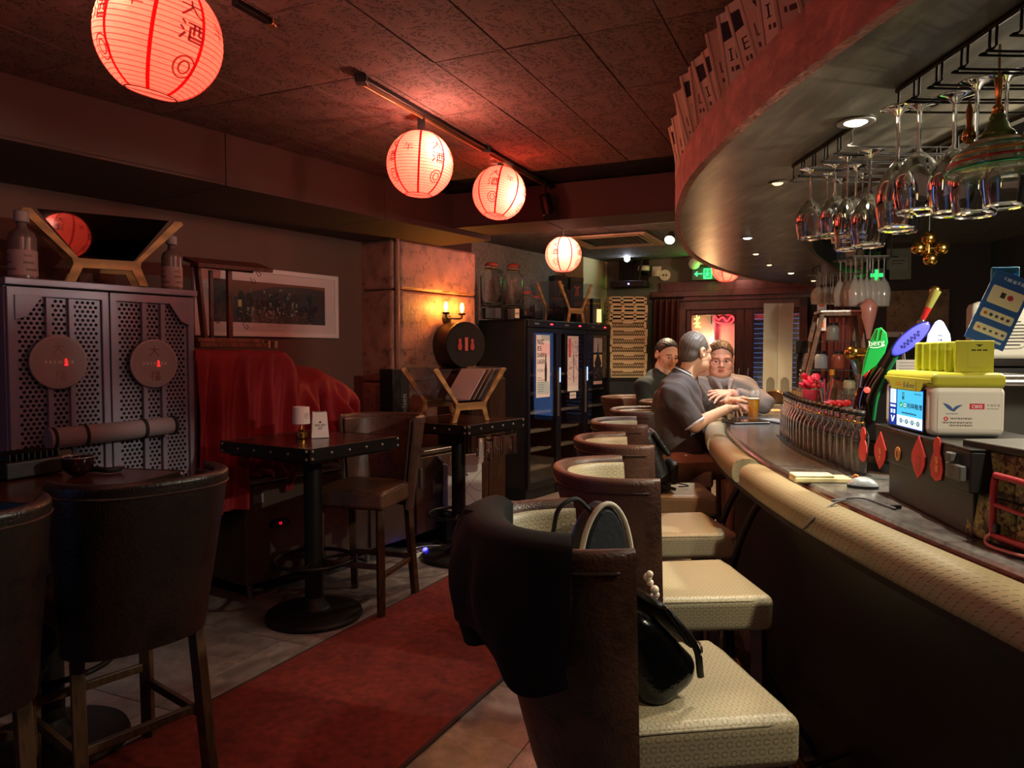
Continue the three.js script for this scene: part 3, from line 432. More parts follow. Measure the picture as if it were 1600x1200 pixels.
// ================================================================ HIGH TABLES
function makeTable(label) {
  const t = thing('high_table', label, 'high table', [0, 0, 0], 0, 'studded high tables'), w = 0.7, h = 1.05;
  mesh('tabletop', bx(w, 0.03, w, 0, h - 0.018, 0), M.tableWood, t);
  const studs = [];
  for (let k = 0; k < 4; k++) {
    const side = new THREE.Group(); const m = mesh('edge_band', bx(w + 0.012, 0.068, 0.008, 0, 0, w / 2 + 0.002, 0.003), S(0x37322f, 0.36, 0.75, { bumpMap: T.grain, bumpScale: 0.0008 }), t); m.rotation.y = k * Math.PI / 2; m.position.y = h - 0.035;
    const st = new THREE.SphereGeometry(0.0095, 12, 6, 0, Math.PI * 2, 0, Math.PI / 2).rotateX(Math.PI / 2); for (const x of [-0.335, 0.335]) for (const y of [-0.02, 0.02]) { const s = mesh('stud', st, M.steel, m); s.position.set(x, y, w / 2 + 0.006); }
    for (const x of [-0.2, -0.067, 0.067, 0.2]) { const s = mesh('stud', st, M.steel, m); s.position.set(x, 0, w / 2 + 0.006); }
  }
  mesh('apron', bx(w - 0.06, 0.05, w - 0.06, 0, h - 0.06, 0), M.blackMatt, t);
  mesh('column', cyl(0.052, 0.052, h - 0.09, 0, (h - 0.09) / 2 + 0.03, 0, 28), M.iron, t);
  mesh('collar', lathe([[0.052, 0.04], [0.095, 0.045], [0.095, 0.06], [0.07, 0.075], [0.052, 0.12]]), M.iron, t);
  mesh('base_disc', lathe([[0, 0], [0.275, 0], [0.28, 0.012], [0.272, 0.035], [0.2, 0.045], [0.1, 0.052], [0, 0.054]], 40), M.iron, t);
  const ring = []; for (let k = 0; k < 28; k++) ring.push([0.225 * Math.cos(k / 28 * 6.2832), 0.34, 0.225 * Math.sin(k / 28 * 6.2832)]); mesh('foot_ring', tube(ring, 0.012, 90, 8, true), M.darkMetal, t);
  for (let k = 0; k < 3; k++) mesh('ring_spoke', bar([0.05 * Math.cos(k * 2.094 + 0.5), 0.34, 0.05 * Math.sin(k * 2.094 + 0.5)], [0.22 * Math.cos(k * 2.094 + 0.5), 0.34, 0.22 * Math.sin(k * 2.094 + 0.5)], 0.009), M.darkMetal, t);
  return t;
}
const table1 = makeTable('studded high table with the little white lamp, in front of the red cloth'); table1.position.copy(V(-1.16, 0, 4.22)); table1.rotation.y = rad(58.5);
const table2 = dup(table1, V(-0.40, 0, 5.43), rad(56), 'studded high table carrying the wooden record rack, beer mugs hung under its edge');
dup(table1, V(-1.81, 0, 2.80), rad(80), 'dark cluttered high table in front of the perforated cabinet, half hidden by a stool');

// ================================================================ LEFT SIDE: perforated cabinet and what stands on it
const CAB = V(-2.357, 0, 3.411), CW = 0.944, CH = 1.9;
const cabPx = (px, py, out = 0) => { const q = CAB.clone().addScaledVector(nW, out); return onPlane(px, py, q.x, -q.z, WALL.th); };
const localOf = (o, p) => { o.updateMatrixWorld(true); return o.worldToLocal(p.clone()); };
function perforated(w, h, pitch = 0.0255, r = 0.0085) {             // a sheet with rows of round holes, cut for real
  const pos = [], idx = [], uv = [], nx = Math.floor(w / pitch), row = pitch * 0.866, ny = Math.floor(h / row), ox = (w - nx * pitch) / 2, oy = (h - ny * row) / 2;
  const quad = (x0, y0, x1, y1) => { const k = pos.length / 3; for (const [x, y] of [[x0, y0], [x1, y0], [x1, y1], [x0, y1]]) { pos.push(x, y, 0); uv.push(x, y); } idx.push(k, k + 1, k + 2, k, k + 2, k + 3); };
  for (let j = 0; j < ny; j++) {
    const y0 = oy + j * row, y1 = y0 + row, sh = j % 2 ? pitch / 2 : 0, n = nx - (j % 2);
    if (ox + sh > 1e-4) quad(0, y0, ox + sh, y1); if (w - (ox + sh + n * pitch) > 1e-4) quad(ox + sh + n * pitch, y0, w, y1);
    for (let i = 0; i < n; i++) {
      const x0 = ox + sh + i * pitch, cx = x0 + pitch / 2, cy = (y0 + y1) / 2, k = pos.length / 3, out = [[x0, y0], [cx, y0], [x0 + pitch, y0], [x0 + pitch, cy], [x0 + pitch, y1], [cx, y1], [x0, y1], [x0, cy]];
      for (const [x, y] of out) { const a = Math.atan2(y - cy, x - cx); pos.push(x, y, 0, cx + r * Math.cos(a), cy + r * Math.sin(a), 0); uv.push(x, y, x, y); }
      for (let q = 0; q < 8; q++) { const a = k + q * 2, b = k + (q + 1) % 8 * 2; idx.push(a, b, b + 1, a, b + 1, a + 1); }
    }
  }
  if (oy > 1e-4) { quad(0, 0, w, oy); quad(0, h - oy, w, h); }
  const g = new THREE.BufferGeometry(); g.setAttribute('position', new THREE.Float32BufferAttribute(pos, 3)); g.setAttribute('uv', new THREE.Float32BufferAttribute(uv, 2)); g.setIndex(idx); g.computeVertexNormals(); return g;
}
{
  const t = thing('perforated_cabinet', 'tall grey metal cabinet with two perforated doors and round grey discs, at the left', 'cabinet', CAB, WALL.ry);
  const D = 0.56, F = M.cabinet, doorX = localOf(t, cabPx(174, 600)).x;
  mesh('carcass', [bx(CW, 0.02, D, CW / 2, 0.1, -D / 2 - 0.03), bx(0.02, CH - 0.1, D, 0.01, (CH + 0.1) / 2, -D / 2 - 0.03), bx(0.02, CH - 0.1, D, CW - 0.01, (CH + 0.1) / 2, -D / 2 - 0.03), bx(CW, CH - 0.1, 0.02, CW / 2, (CH + 0.1) / 2, -D - 0.03)], F, t);
  mesh('top_panel', bx(CW + 0.02, 0.035, D + 0.05, CW / 2, CH - 0.0175, -D / 2 - 0.005, 0.005), F, t);
  mesh('plinth', bx(CW - 0.06, 0.1, D - 0.06, CW / 2, 0.05, -D / 2 - 0.05), M.blackMatt, t);
  [[0.004, doorX - 0.003], [doorX + 0.003, CW - 0.004]].forEach(([a, b], k) => {
    const d = new THREE.Group(); d.name = 'door'; t.add(d); const w = b - a, y0 = 0.12, y1 = CH - 0.04, h = y1 - y0, ym = (y0 + y1) / 2;
    mesh('door_frame', [bx(0.035, h, 0.028, a + 0.0175, ym, -0.014), bx(0.035, h, 0.028, b - 0.0175, ym, -0.014), bx(w - 0.06, 0.045, 0.028, (a + b) / 2, y1 - 0.0225, -0.014), bx(w - 0.06, 0.05, 0.028, (a + b) / 2, y0 + 0.025, -0.014)], F, d);
    const iw = w - 0.07, seg = [0.36, 0.26, 0.38], ribs = [a + 0.035 + iw * 0.36, a + 0.035 + iw * 0.62];
    let x = a + 0.035; for (const s of seg) { const g = perforated(iw * s - 0.006, h - 0.095); g.translate(x + 0.003, y0 + 0.05, -0.016); mesh('perforated_panel', g, F, d); x += iw * s; }
    for (const r of ribs) mesh('rib', bx(0.026, h - 0.09, 0.022, r, ym, -0.006, 0.004), F, d);
    mesh('door_back', box(w - 0.05, h - 0.08, 0.01, (a + b) / 2, ym, -0.06), M.blackMatt, d);
    const cx = k ? b : a, s = k ? -1 : 1; mesh('corner_gusset', extr([[0, 0], [s * 0.12, 0], [s * 0.05, -0.10], [0, -0.12]].map(([p, q]) => [cx + s * 0.03 + p, y1 - 0.04 + q]), 0.012, 0.002).translate(0, 0, 0.002), F, d);
    const c = localOf(t, cabPx(k ? 242 : 93, k ? 568 : 566, 0.02)), disc = mesh('badge_disc', lathe([[0, 0.012], [0.124, 0.012], [0.132, 0.008], [0.134, 0], [0, 0]], 40), S(0x9a9296, 0.5, 0.2), d); disc.position.set(c.x, c.y, 0.008); disc.rotation.x = Math.PI / 2;
    const face_ = mesh('printed_face', new THREE.CircleGeometry(0.122, 40), S(0xffffff, 0.5, 0.15, { map: canvasTex(256, 256, (q) => { q.fillStyle = '#8f888c'; q.fillRect(0, 0, 256, 256); say(q, 'P R E M I E R', 128, 128, 24, '#c9c2c6', 'sans-serif', 'bold', 'center', 216); han(q, ['da'], 96, 26, 62, k ? '#6a4448' : '#80686c', 0.8); han(q, ['fu'], 100, 168, 60, k ? '#7a3c40' : '#857074', 0.8); }) }), disc); face_.rotation.x = -Math.PI / 2; face_.position.y = 0.0128;
    const dg = mesh('led_digit', extr([[-0.006, 0.012], [-0.002, 0.016], [0.003, 0.016], [0.003, -0.012], [0.008, -0.012], [0.008, -0.016], [-0.008, -0.016], [-0.008, -0.012], [-0.003, -0.012], [-0.003, 0.010]], 0.003, 0), glow(0xff1818, 3.5), disc); dg.rotation.x = -Math.PI / 2; dg.position.set(k ? 0.02 : 0.03, 0.0145, 0);
  });
  const a = localOf(t, cabPx(74, 686, 0.07)), b = localOf(t, cabPx(270, 664, 0.07)); a.z = b.z = 0.075;
  const roll = mesh('padded_roll', bar(a, b, 0.052, 24, 0.046), S(0x8a8288, 0.75, 0, { bumpMap: T.grain, bumpScale: 0.002 }), t);
  for (const k of [0.02, 0.25, 0.72, 0.98]) { const p = a.clone().lerp(b, k), q = a.clone().lerp(b, k + 0.025); mesh('strap', bar(p, q, 0.0535, 24), M.rubber, t); mesh('strap', bar([p.x, p.y - 0.03, 0.05], [p.x, p.y - 0.04, -0.005], 0.008), M.rubber, t); }
}
// plywood display racks
function makeRack(name, label, w, h, depth, pos, ry, build) {
  const t = thing(name, label, 'rack', pos, ry), k = w / 0.66, v = h / 0.34;
  const pts = [[-0.17, 0], [-0.132, 0], [-0.10, 0.075], [0.10, 0.075], [0.132, 0], [0.17, 0], [0.137, 0.095], [0.142, 0.118], [0.33, 0.325], [0.322, 0.34], [0.29, 0.34], [0.115, 0.122], [-0.115, 0.122], [-0.29, 0.34], [-0.322, 0.34], [-0.33, 0.325], [-0.142, 0.118], [-0.137, 0.095]].map(([x, y]) => [x * k, y * v]);
  for (const s of [1, -1]) mesh('side_frame', extr(pts, 0.018, 0.002).translate(0, 0, s * depth / 2), M.ply, t);
  mesh('bottom_board', bx(0.22 * k, 0.012, depth - 0.03, 0, 0.13 * v, 0), M.blackGloss, t);
  const ang = Math.atan2(0.218 * v, 0.175 * k), L = Math.hypot(0.218 * v, 0.175 * k);
  for (const s of [-1, 1]) { const m = mesh('acrylic_side', box(0.005, L, depth - 0.024, 0, 0, 0), M.acrylic, t); m.position.set(s * 0.205 * k, 0.236 * v, 0); m.rotation.z = -s * (Math.PI / 2 - ang); }
  build?.(t, k, v); return t;
}
const cabTop = (px, py) => onY(px, py, CH + 0.001);
{
  const p = V(-2.18, CH, 3.93);
  makeRack('display_rack', 'plywood rack with a glossy black front panel standing on the perforated cabinet', 0.74, 0.36, 0.26, p, rad(34.5), (t, k, v) => {
    mesh('front_panel', extr([[-0.115, 0.13], [0.115, 0.13], [0.27, 0.345], [-0.27, 0.345]].map(([x, y]) => [x * k, y * v]), 0.006, 0.001).translate(0, 0, 0.10), S(0x4c4a4a, 0.03, 1), t);
  });
}
function bigBottle(label, pos, h, r) {
  const t = thing('liquor_bottle', label, 'bottle', pos, 0.4, 'large bottles on the cabinet');
  const gl = S(0x6a5652, 0.25);
  mesh('body', lathe([[0, 0], [r * 0.95, 0], [r, 0.01], [r, h * 0.6], [r * 0.85, h * 0.68], [r * 0.4, h * 0.74], [r * 0.34, h * 0.8], [r * 0.34, h * 0.84], [0, h * 0.84]], 32), gl, t);
  mesh('label', lathe([[r + 0.001, h * 0.06], [r + 0.0015, h * 0.065], [r + 0.0015, h * 0.42], [r + 0.001, h * 0.425]], 32), S(0xd0bcb8, 0.6, 0, { map: canvasTex(256, 128, (x) => { x.fillStyle = '#c4b0ae'; x.fillRect(0, 0, 256, 128); for (let k = 0; k < 4; k++) for (let j = 0; j < 9; j++) { x.fillStyle = j % 3 ? '#8a7676' : '#a08888'; x.fillRect(k * 64 + 8 + (j * 7) % 9, 14 + j * 12, 44 - (j * 13) % 20, 4); } }) }), t);
  mesh('cap', lathe([[r * 0.36, h * 0.84], [r * 0.52, h * 0.845], [r * 0.54, h * 0.98], [r * 0.48, h], [0, h]], 24), S(0x9c8a8a, 0.5), t);
  return t;
}
{ const a = cabPx(36, 430, -0.12), b = cabPx(269, 447, -0.1); bigBottle('large dark bottle with a white label at the left end of the cabinet top', V(a.x, CH, -a.z), 0.335, 0.062); bigBottle('smaller dark bottle with a white label at the right end of the cabinet top', V(b.x, CH, -b.z), 0.31, 0.055); }
// framed print on the wall
{
  const a = V(-2.133, 1.644, 4.884), b = V(-1.417, 1.66, 5.907), w = Math.hypot(b.x - a.x, b.z - a.z), h = 0.495, c = a.clone().add(b).multiplyScalar(0.5).setY(1.907);
  const t = thing('framed_print', 'long white-framed print of crowded bottles on the dark left wall', 'picture', c.addScaledVector(nW, 0.014), WALL.ry), F = S(0xe4cfca, 0.5);
  mesh('frame', [bx(w, 0.035, 0.03, 0, h / 2 - 0.0175, 0), bx(w, 0.035, 0.03, 0, -h / 2 + 0.0175, 0), bx(0.035, h - 0.06, 0.03, w / 2 - 0.0175, 0, 0), bx(0.035, h - 0.06, 0.03, -w / 2 + 0.0175, 0, 0)], F, t);
  mesh('mat_board', extr(rectPts(w - 0.06, h - 0.06), 0.004, 0, [rectPts(w - 0.26, h - 0.2).reverse()]).translate(0, 0, 0), S(0xdcc4c2, 0.8), t);
  print('art_print', w - 0.25, h - 0.19, canvasTex(768, 256, (x, W, H) => {
    x.fillStyle = '#4a3a3c'; x.fillRect(0, 0, W, H); x.fillStyle = '#7a4a38'; x.beginPath(); x.moveTo(150, 110); x.quadraticCurveTo(400, -20, 768, 30); x.lineTo(768, 0); x.lineTo(100, 0); x.fill();
    for (let k = 0; k < 60; k++) { const X = rr(20, 740), r = rr(6, 26), Y = rr(90, 200); x.fillStyle = `rgba(${rr(20, 60) | 0},${rr(20, 50) | 0},${rr(24, 60) | 0},.7)`; x.beginPath(); x.ellipse(X, Y, r, r * 1.7, 0, 0, 7); x.fill(); }
    for (let k = 0; k < 46; k++) { const X = 384 + rr(-170, 170), Y = rr(40, 190); x.fillStyle = ['#6c7a6c', '#8a8a80', '#39464a', '#a89a80', '#2a2a2e'][k % 5]; x.fillRect(X, Y, rr(6, 20), rr(8, 26)); x.fillStyle = 'rgba(230,215,180,.5)'; x.fillRect(X, Y, 3, 5); }
    for (let k = 0; k < 90; k++) { x.fillStyle = ['#7a4a30', '#8a6a48', '#5a3a2c', '#6a5a3c'][k % 4]; x.fillRect(rr(150, 660), rr(170, 246), rr(4, 22), rr(3, 10)); }
    for (let k = 0; k < 26; k++) { x.fillStyle = 'rgba(250,235,200,.7)'; x.beginPath(); x.arc(rr(190, 640), rr(110, 240), rr(1, 3.5), 0, 7); x.fill(); }
    x.fillStyle = '#c8b46a'; x.fillRect(168, 118, 22, 40);
  }), t, 0, 0, -0.006);
  mesh('picture_glass', box(w - 0.06, h - 0.06, 0.002, 0, 0, 0.008), M.pane, t);
}
// red cloth thrown over the gear, the bar coolers under it
const C0 = V(-1.638, 0, 4.437), cool = (px, py, out = 0) => { const q = C0.clone().addScaledVector(nW, out); return onPlane(px, py, q.x, -q.z, WALL.th); };
{
  const t = thing('red_cloth', 'dark red velvet cloth draped over bulky gear against the left wall', 'cloth', C0, WALL.ry);
  const top = (u) => { const x = -0.31 + u * 1.42; const blk = 1.575 - 0.02 * u; let h = blk; if (x > 0.30) { const s = THREE.MathUtils.smoothstep(x, 0.30, 0.50); h = blk * (1 - s) + 1.36 * s; } if (x > 0.42) { const q = (x - 0.72) / 0.33; h = Math.max(h * (x < 0.5 ? 1 : 0), 1.33 + 0.145 * Math.max(0, 1 - q * q)); } if (x > 0.98) h -= (x - 0.98) * 1.5; return h; };
  const g = gridGeo(150, 90, (u, v) => {
    const x = -0.31 + u * 1.42, H = top(u), lump = THREE.MathUtils.smoothstep(x, 0.36, 0.6), zf = 0.02 - 0.10 * lump, zb = -0.50, base = x < -0.02 ? 0.6 : 0.80; let y, z;
    const ro = 0.22 + 0.35 * lump;
    if (v < 0.3) { const k = v / 0.3; z = zb + (zf - 0.03 - zb) * k; y = H - 0.012 - 0.5 * lump * 0.2 * k * k + 0.004 * Math.sin(x * 31 + z * 17); }
    else { const k = (v - 0.3) / 0.7, top_ = H - 0.012 - 0.1 * lump; const rnd_ = Math.min(1, k * (lump > 0.2 ? 2.2 : 12)); y = top_ - (top_ - base) * k; z = zf - 0.03 * (1 - Math.sqrt(1 - (1 - rnd_) ** 2)) + k * (0.015 + 0.13 * lump); const amp = 0.034 * Math.min(1, k * 2.4) * (1 + 0.8 * lump); z += amp * (Math.sin(x * 34 + 2.4 * Math.sin(k * 2.1 + x * 3)) + 0.6 * Math.sin(x * 71 + k * 3 + 1) + 0.9 * lump * Math.sin((x + k * 0.45) * 21)); }
    if (x > 1.05) z -= (x - 1.05) * 1.2; const q = new THREE.Vector3(x, y, z); q.s = x; q.t = v * 1.4; return q;
  });
  mesh('drape', g, M.redCloth, t);
  const side = gridGeo(20, 50, (u, v) => { const y = 0.6 + (1.56 - 0.6) * (1 - v), z = -0.5 + 0.52 * u; const q = new THREE.Vector3(-0.31 - 0.01 + 0.012 * Math.sin(u * 14 + v * 3) * v, y, z); q.s = z; q.t = y; return q; }); mesh('drape_side', side, M.redCloth, t);
  const bunch = gridGeo(60, 24, (u, v) => { const x = 0.0 + u * 0.36, a = v * Math.PI; const r = 0.045 * Math.sin(Math.PI * Math.min(1, u * 1.05)) ** 0.5 + 0.012 * Math.sin(u * 23 + v * 5); const q = new THREE.Vector3(x, 0.788 + r * Math.sin(a) + 0.01 * Math.sin(u * 31 + v * 7), 0.03 + r * 1.6 * Math.cos(a)); q.s = x; q.t = v * 0.2; return q; }); mesh('bunched_hem', bunch, M.redCloth, t);
  mesh('hanging_corner', gridGeo(10, 14, (u, v) => new THREE.Vector3(0.24 + 0.11 * u * (1 - v * 0.5) + 0.01 * v, 0.79 - v * 0.12, 0.075 + 0.01 * Math.sin(u * 9 + v * 4))), M.redCloth, t);
}
function makeCooler(label, x0, w, disp) {
  const t = thing('bar_cooler', label, 'cooler', C0.clone().addScaledVector(uW, x0), WALL.ry, 'low bar coolers'), D = disp ? 0.56 : 0.285, h = 0.77, F = S(0x6a5850, 0.34, 0.6, { bumpMap: T.grain, bumpScale: 0.0005 });
  mesh('body', bx(w - 0.006, h - 0.13, D, w / 2, 0.1 + (h - 0.13) / 2, -D / 2, 0.008), F, t); mesh('worktop', bx(w - 0.002, 0.034, D + 0.03, w / 2, h - 0.017, -D / 2 + 0.015, 0.008), M.steel, t);
  for (const x of [0.06, w - 0.06]) for (const z of [-0.05, -D + 0.05]) mesh('foot', cyl(0.02, 0.016, 0.1, x, 0.05, z, 12), M.steel, t);
  if (disp) {
    mesh('control_panel', bx(w * 0.46, h - 0.16, 0.012, w * 0.24, 0.1 + (h - 0.13) / 2, 0.004), F, t); mesh('cooler_door', bx(w * 0.5, h - 0.16, 0.03, w * 0.735, 0.1 + (h - 0.13) / 2, 0.012, 0.006), F, t);
    const q = localOf(t, cool(434, 817)); const dp = mesh('thermostat', extr(rectPts(0.15, 0.052, 0.025), 0.012, 0.003), M.blackGloss, t); dp.position.set(q.x, q.y, 0.014);
    const dg = mesh('red_display', new THREE.PlaneGeometry(0.04, 0.024), new THREE.MeshStandardMaterial({ color: 0x000000, roughness: 0.3, emissive: 0xffffff, emissiveIntensity: 3.5, emissiveMap: canvasTex(64, 40, (x) => { x.fillStyle = '#000'; x.fillRect(0, 0, 64, 40); say(x, '12', 32, 20, 34, '#ff1030', 'monospace'); }) }), dp); dg.position.set(0.005, 0, 0.0068);
    const kn = mesh('knob_ring', new THREE.TorusGeometry(0.012, 0.002, 6, 20), M.steel, dp); kn.position.set(0.048, 0, 0.007);
    const st = localOf(t, cool(402, 779)); print('sticker', 0.075, 0.055, canvasTex(96, 64, (x) => { x.fillStyle = '#8a8290'; x.fillRect(0, 0, 96, 64); for (let k = 0; k < 5; k++) { x.fillStyle = '#a9a2ae'; x.fillRect(8, 8 + k * 10, 70 - k * 6, 4); } }), t, st.x, st.y, 0.011);
    for (let k = 0; k < 11; k++) { const m = mesh('louvre', bx(w * 0.4, 0.007, 0.014, w * 0.24, 0.18 + k * 0.021, 0.014, 0.002), F, t); m.rotation.x = 0.5; }
  } else { for (const k of [0.255, 0.745]) { mesh('cooler_door', bx(w * 0.47, h - 0.17, 0.035, w * k, 0.1 + (h - 0.13) / 2, 0.012, 0.006), F, t); mesh('door_handle', bx(0.02, 0.16, 0.02, w * k + (k < 0.5 ? w * 0.2 : -w * 0.2), 0.56, 0.042), M.steel, t); } }
  return t;
}
makeCooler('low brown bar cooler with a red lit thermostat below the red cloth', 0, 1.0, true); makeCooler('low bar cooler with two doors behind the leather stool', 1.004, 1.0, false);
// boards and coat-hook stand on the cloth-covered block
{
  const p = cool(352, 540, -0.2), y = 1.578; const b0 = thing('wooden_board', 'lower of two tan boards lying on the red cloth', 'board', V(p.x, y, -p.z), WALL.ry, 'boards on the cloth'); mesh('plank', bx(0.46, 0.03, 0.2, 0, 0.015, 0), S(0xa06a50, 0.6, 0, { map: T.wood }), b0); mesh('end_strip', bx(0.012, 0.03, 0.2, 0.236, 0.015, 0), S(0x7a4a38, 0.6), b0);
  const b1 = thing('wooden_board', 'upper tan board under the coat-hook stand', 'board', V(p.x - 0.01, y + 0.031, -p.z), WALL.ry, 'boards on the cloth'); mesh('plank', bx(0.44, 0.026, 0.2, 0, 0.013, 0), S(0xb07a5c, 0.6, 0, { map: T.wood }), b1); mesh('end_strip', bx(0.012, 0.026, 0.2, -0.226, 0.013, 0), S(0x7a4a38, 0.6), b1);
  const h = thing('hook_stand', 'wooden stand with a slanting roof board, posts and small wire hooks before the framed print', 'stand', V(p.x, y + 0.058, -p.z), WALL.ry), W = S(0x8a5244, 0.5, 0, { map: T.wood });
  mesh('post', bx(0.03, 0.44, 0.03, 0.02, 0.22, 0.02), W, h); mesh('post', bx(0.022, 0.42, 0.022, -0.06, 0.21, -0.05), W, h); mesh('side_board', beam([-0.16, 0, 0.03], [-0.2, 0.43, 0.03], 0.05, 0.02), W, h);
  const r = mesh('roof_board', bx(0.52, 0.026, 0.17, 0, 0, 0), W, h); r.position.set(0.02, 0.455, 0.03); r.rotation.set(0.3, 0, 0.02); mesh('roof_batten', bx(0.42, 0.02, 0.03, -0.02, 0.43, 0.02), W, h);
  for (const [x, yy] of [[-0.13, 0.1], [-0.1, 0.09], [0.09, 0.1], [0.12, 0.11], [0.1, 0.06], [0.2, 0.4], [0.16, 0.35]]) mesh('hook', tube([[x, yy + 0.04, 0.04], [x + 0.01, yy + 0.01, 0.045], [x + 0.025, yy, 0.045], [x + 0.035, yy + 0.015, 0.045], [x + 0.02, yy + 0.03, 0.045]], 0.002, 16, 5), M.iron, h);
  const q = cool(420, 537, -0.22), c = thing('cork_strip', 'row of small dark corks at the right end of the boards', 'corks', V(q.x, 1.578, -q.z), WALL.ry); for (let k = 0; k < 5; k++) mesh('cork', cyl(0.011, 0.011, 0.045, k * 0.026 - 0.05, 0.0225, 0, 12), k % 2 ? M.darkWood : S(0xb08060, 0.7), c);
}
// on the table with the lamp
{
  const p = onY(471, 684, 1.052), t = thing('table_lamp', 'little lamp with white drum shade and brass foot on the studded table', 'lamp', V(p.x, 1.05, -p.z));
  mesh('base', lathe([[0, 0], [0.034, 0], [0.035, 0.004], [0.035, 0.034], [0.032, 0.037], [0.018, 0.04], [0.016, 0.052], [0.008, 0.062], [0.007, 0.09], [0, 0.09]], 32), M.brass, t);
  mesh('shade', lathe([[0.048, 0.085], [0.05, 0.085], [0.047, 0.183], [0.045, 0.183], [0.048, 0.085]], 36), S(0xf0e4dc, 0.8), t); mesh('shade_top', cyl(0.044, 0.044, 0.003, 0, 0.18, 0, 32), S(0xf0e4dc, 0.8), t);
  const em = mesh('emblem', new THREE.CylinderGeometry(0.0497, 0.0497, 0.04, 12, 1, true, 0.5, 0.8), S(0xffffff, 0.8, 0, { map: canvasTex(64, 64, (x) => { x.fillStyle = '#efe4dc'; x.fillRect(0, 0, 64, 64); x.strokeStyle = '#2a2020'; x.lineWidth = 3; x.beginPath(); x.arc(36, 32, 24, 0, 7); x.stroke(); x.fillStyle = '#2a2020'; x.fillRect(30, 22, 5, 22); x.fillRect(38, 20, 4, 12); }) }), t); em.position.y = 0.132;
  const q = onY(498, 682, 1.052), b = thing('napkin_holder', 'white tapered napkin box with small black lettering beside the little lamp', 'napkin box', V(q.x + 0.005, 1.05, -q.z), rad(20));
  const g = new THREE.CylinderGeometry(0.056, 0.07, 0.148, 4, 1).rotateY(Math.PI / 4).translate(0, 0.074, 0).toNonIndexed(); g.computeVertexNormals(); mesh('box', boxUV(g), M.white, b); mesh('lid_slot', bx(0.06, 0.003, 0.012, 0, 0.1485, 0), M.rubber, b);
  print('lettering', 0.07, 0.1, canvasTex(140, 200, (x) => { x.fillStyle = '#e8e2dc'; x.fillRect(0, 0, 140, 200); x.fillStyle = '#181414'; x.beginPath(); x.ellipse(70, 60, 16, 8, 0, 0, 7); x.fill(); x.fillRect(66, 44, 8, 10); say(x, 'MACHO', 70, 92, 34, '#181414'); dashes(x, 40, 118, 60, 8, '#282424'); dashes(x, 44, 138, 52, 10, '#282424'); }), b, 0, 0.07, 0.0455, 0, -0.066);
}
// on and under the second table
makeRack('record_rack', 'plywood and acrylic record rack standing on the far studded table', 0.66, 0.385, 0.4, V(-0.43, 1.05, 5.38), rad(42), (t, k, v) => {
  const slot = mesh('front_sheet', extr(rectPts(0.30, 0.235), 0.004, 0.001, [rectPts(0.1, 0.03, 0.014).map(([x, y]) => [x, y + 0.08]).reverse()]), M.acrylic, t); slot.position.set(-0.2 * k, 0.25 * v, 0.0); slot.rotation.set(0, Math.PI / 2, 0); slot.rotation.order = 'YXZ'; slot.rotation.x = 0.66;
});
{
  const base = new THREE.Object3D(); base.position.copy(V(-0.43, 1.05, 5.38)); base.rotation.y = rad(42); base.updateMatrixWorld(true);
  for (let k = 0; k < 5; k++) { const p = base.localToWorld(new THREE.Vector3(0.11 + k * 0.022, 0.262, 0.01 * (k % 2))); const t = thing('record_sleeve', ['inner white-bordered record sleeve leaning in the rack', 'second record sleeve from the left in the rack', 'middle record sleeve leaning in the rack', 'fourth record sleeve, brown, leaning in the rack', 'outermost record sleeve leaning in the rack'][k], 'record', p, rad(42), 'records in the plywood rack'); const m = mesh('cover', bx(0.006, 0.27, 0.29, 0, 0, 0, 0.001), S([0xcfc4be, 0x6a4038, 0xb8a8a0, 0x50342c, 0xa89890][k], 0.5), t); m.rotation.z = -0.62; const e = mesh('disc_edge', bx(0.003, 0.262, 0.28, 0.001, 0.006, 0), M.blackGloss, m); }
}
{ // beer mugs hung under the far table
  const mug = (label, p, ry) => { const t = thing('beer_mug', label, 'mug', p, ry, 'mugs hanging under the far table'); mesh('cup', lathe([[0, -0.004], [0.036, -0.004], [0.036, -0.012], [0.039, -0.15], [0.0365, -0.15], [0.034, -0.016], [0, -0.012]], 20), M.solidGlass, t); mesh('handle', tube([[0.037, -0.03, 0], [0.066, -0.04, 0], [0.068, -0.1, 0], [0.038, -0.12, 0]], 0.006, 16, 6), M.solidGlass, t); mesh('hanging_hook', tube([[0, 0.0, 0], [0, 0.03, 0], [0, 0.045, 0]], 0.003, 6, 5), M.steel, t); return t; };
  const w = ['leftmost', 'second from left', 'third from left', 'fourth from left', 'rightmost'];
  for (let k = 0; k < 5; k++) { const p = atD(752 + k * 12, 690, 5.25 + k * 0.05); mug(w[k] + ' of the glass beer mugs hung under the far table edge', V(p.x, 0.945 - (k === 1 ? 0.03 : 0), -p.z), 0.6 + k); }
}
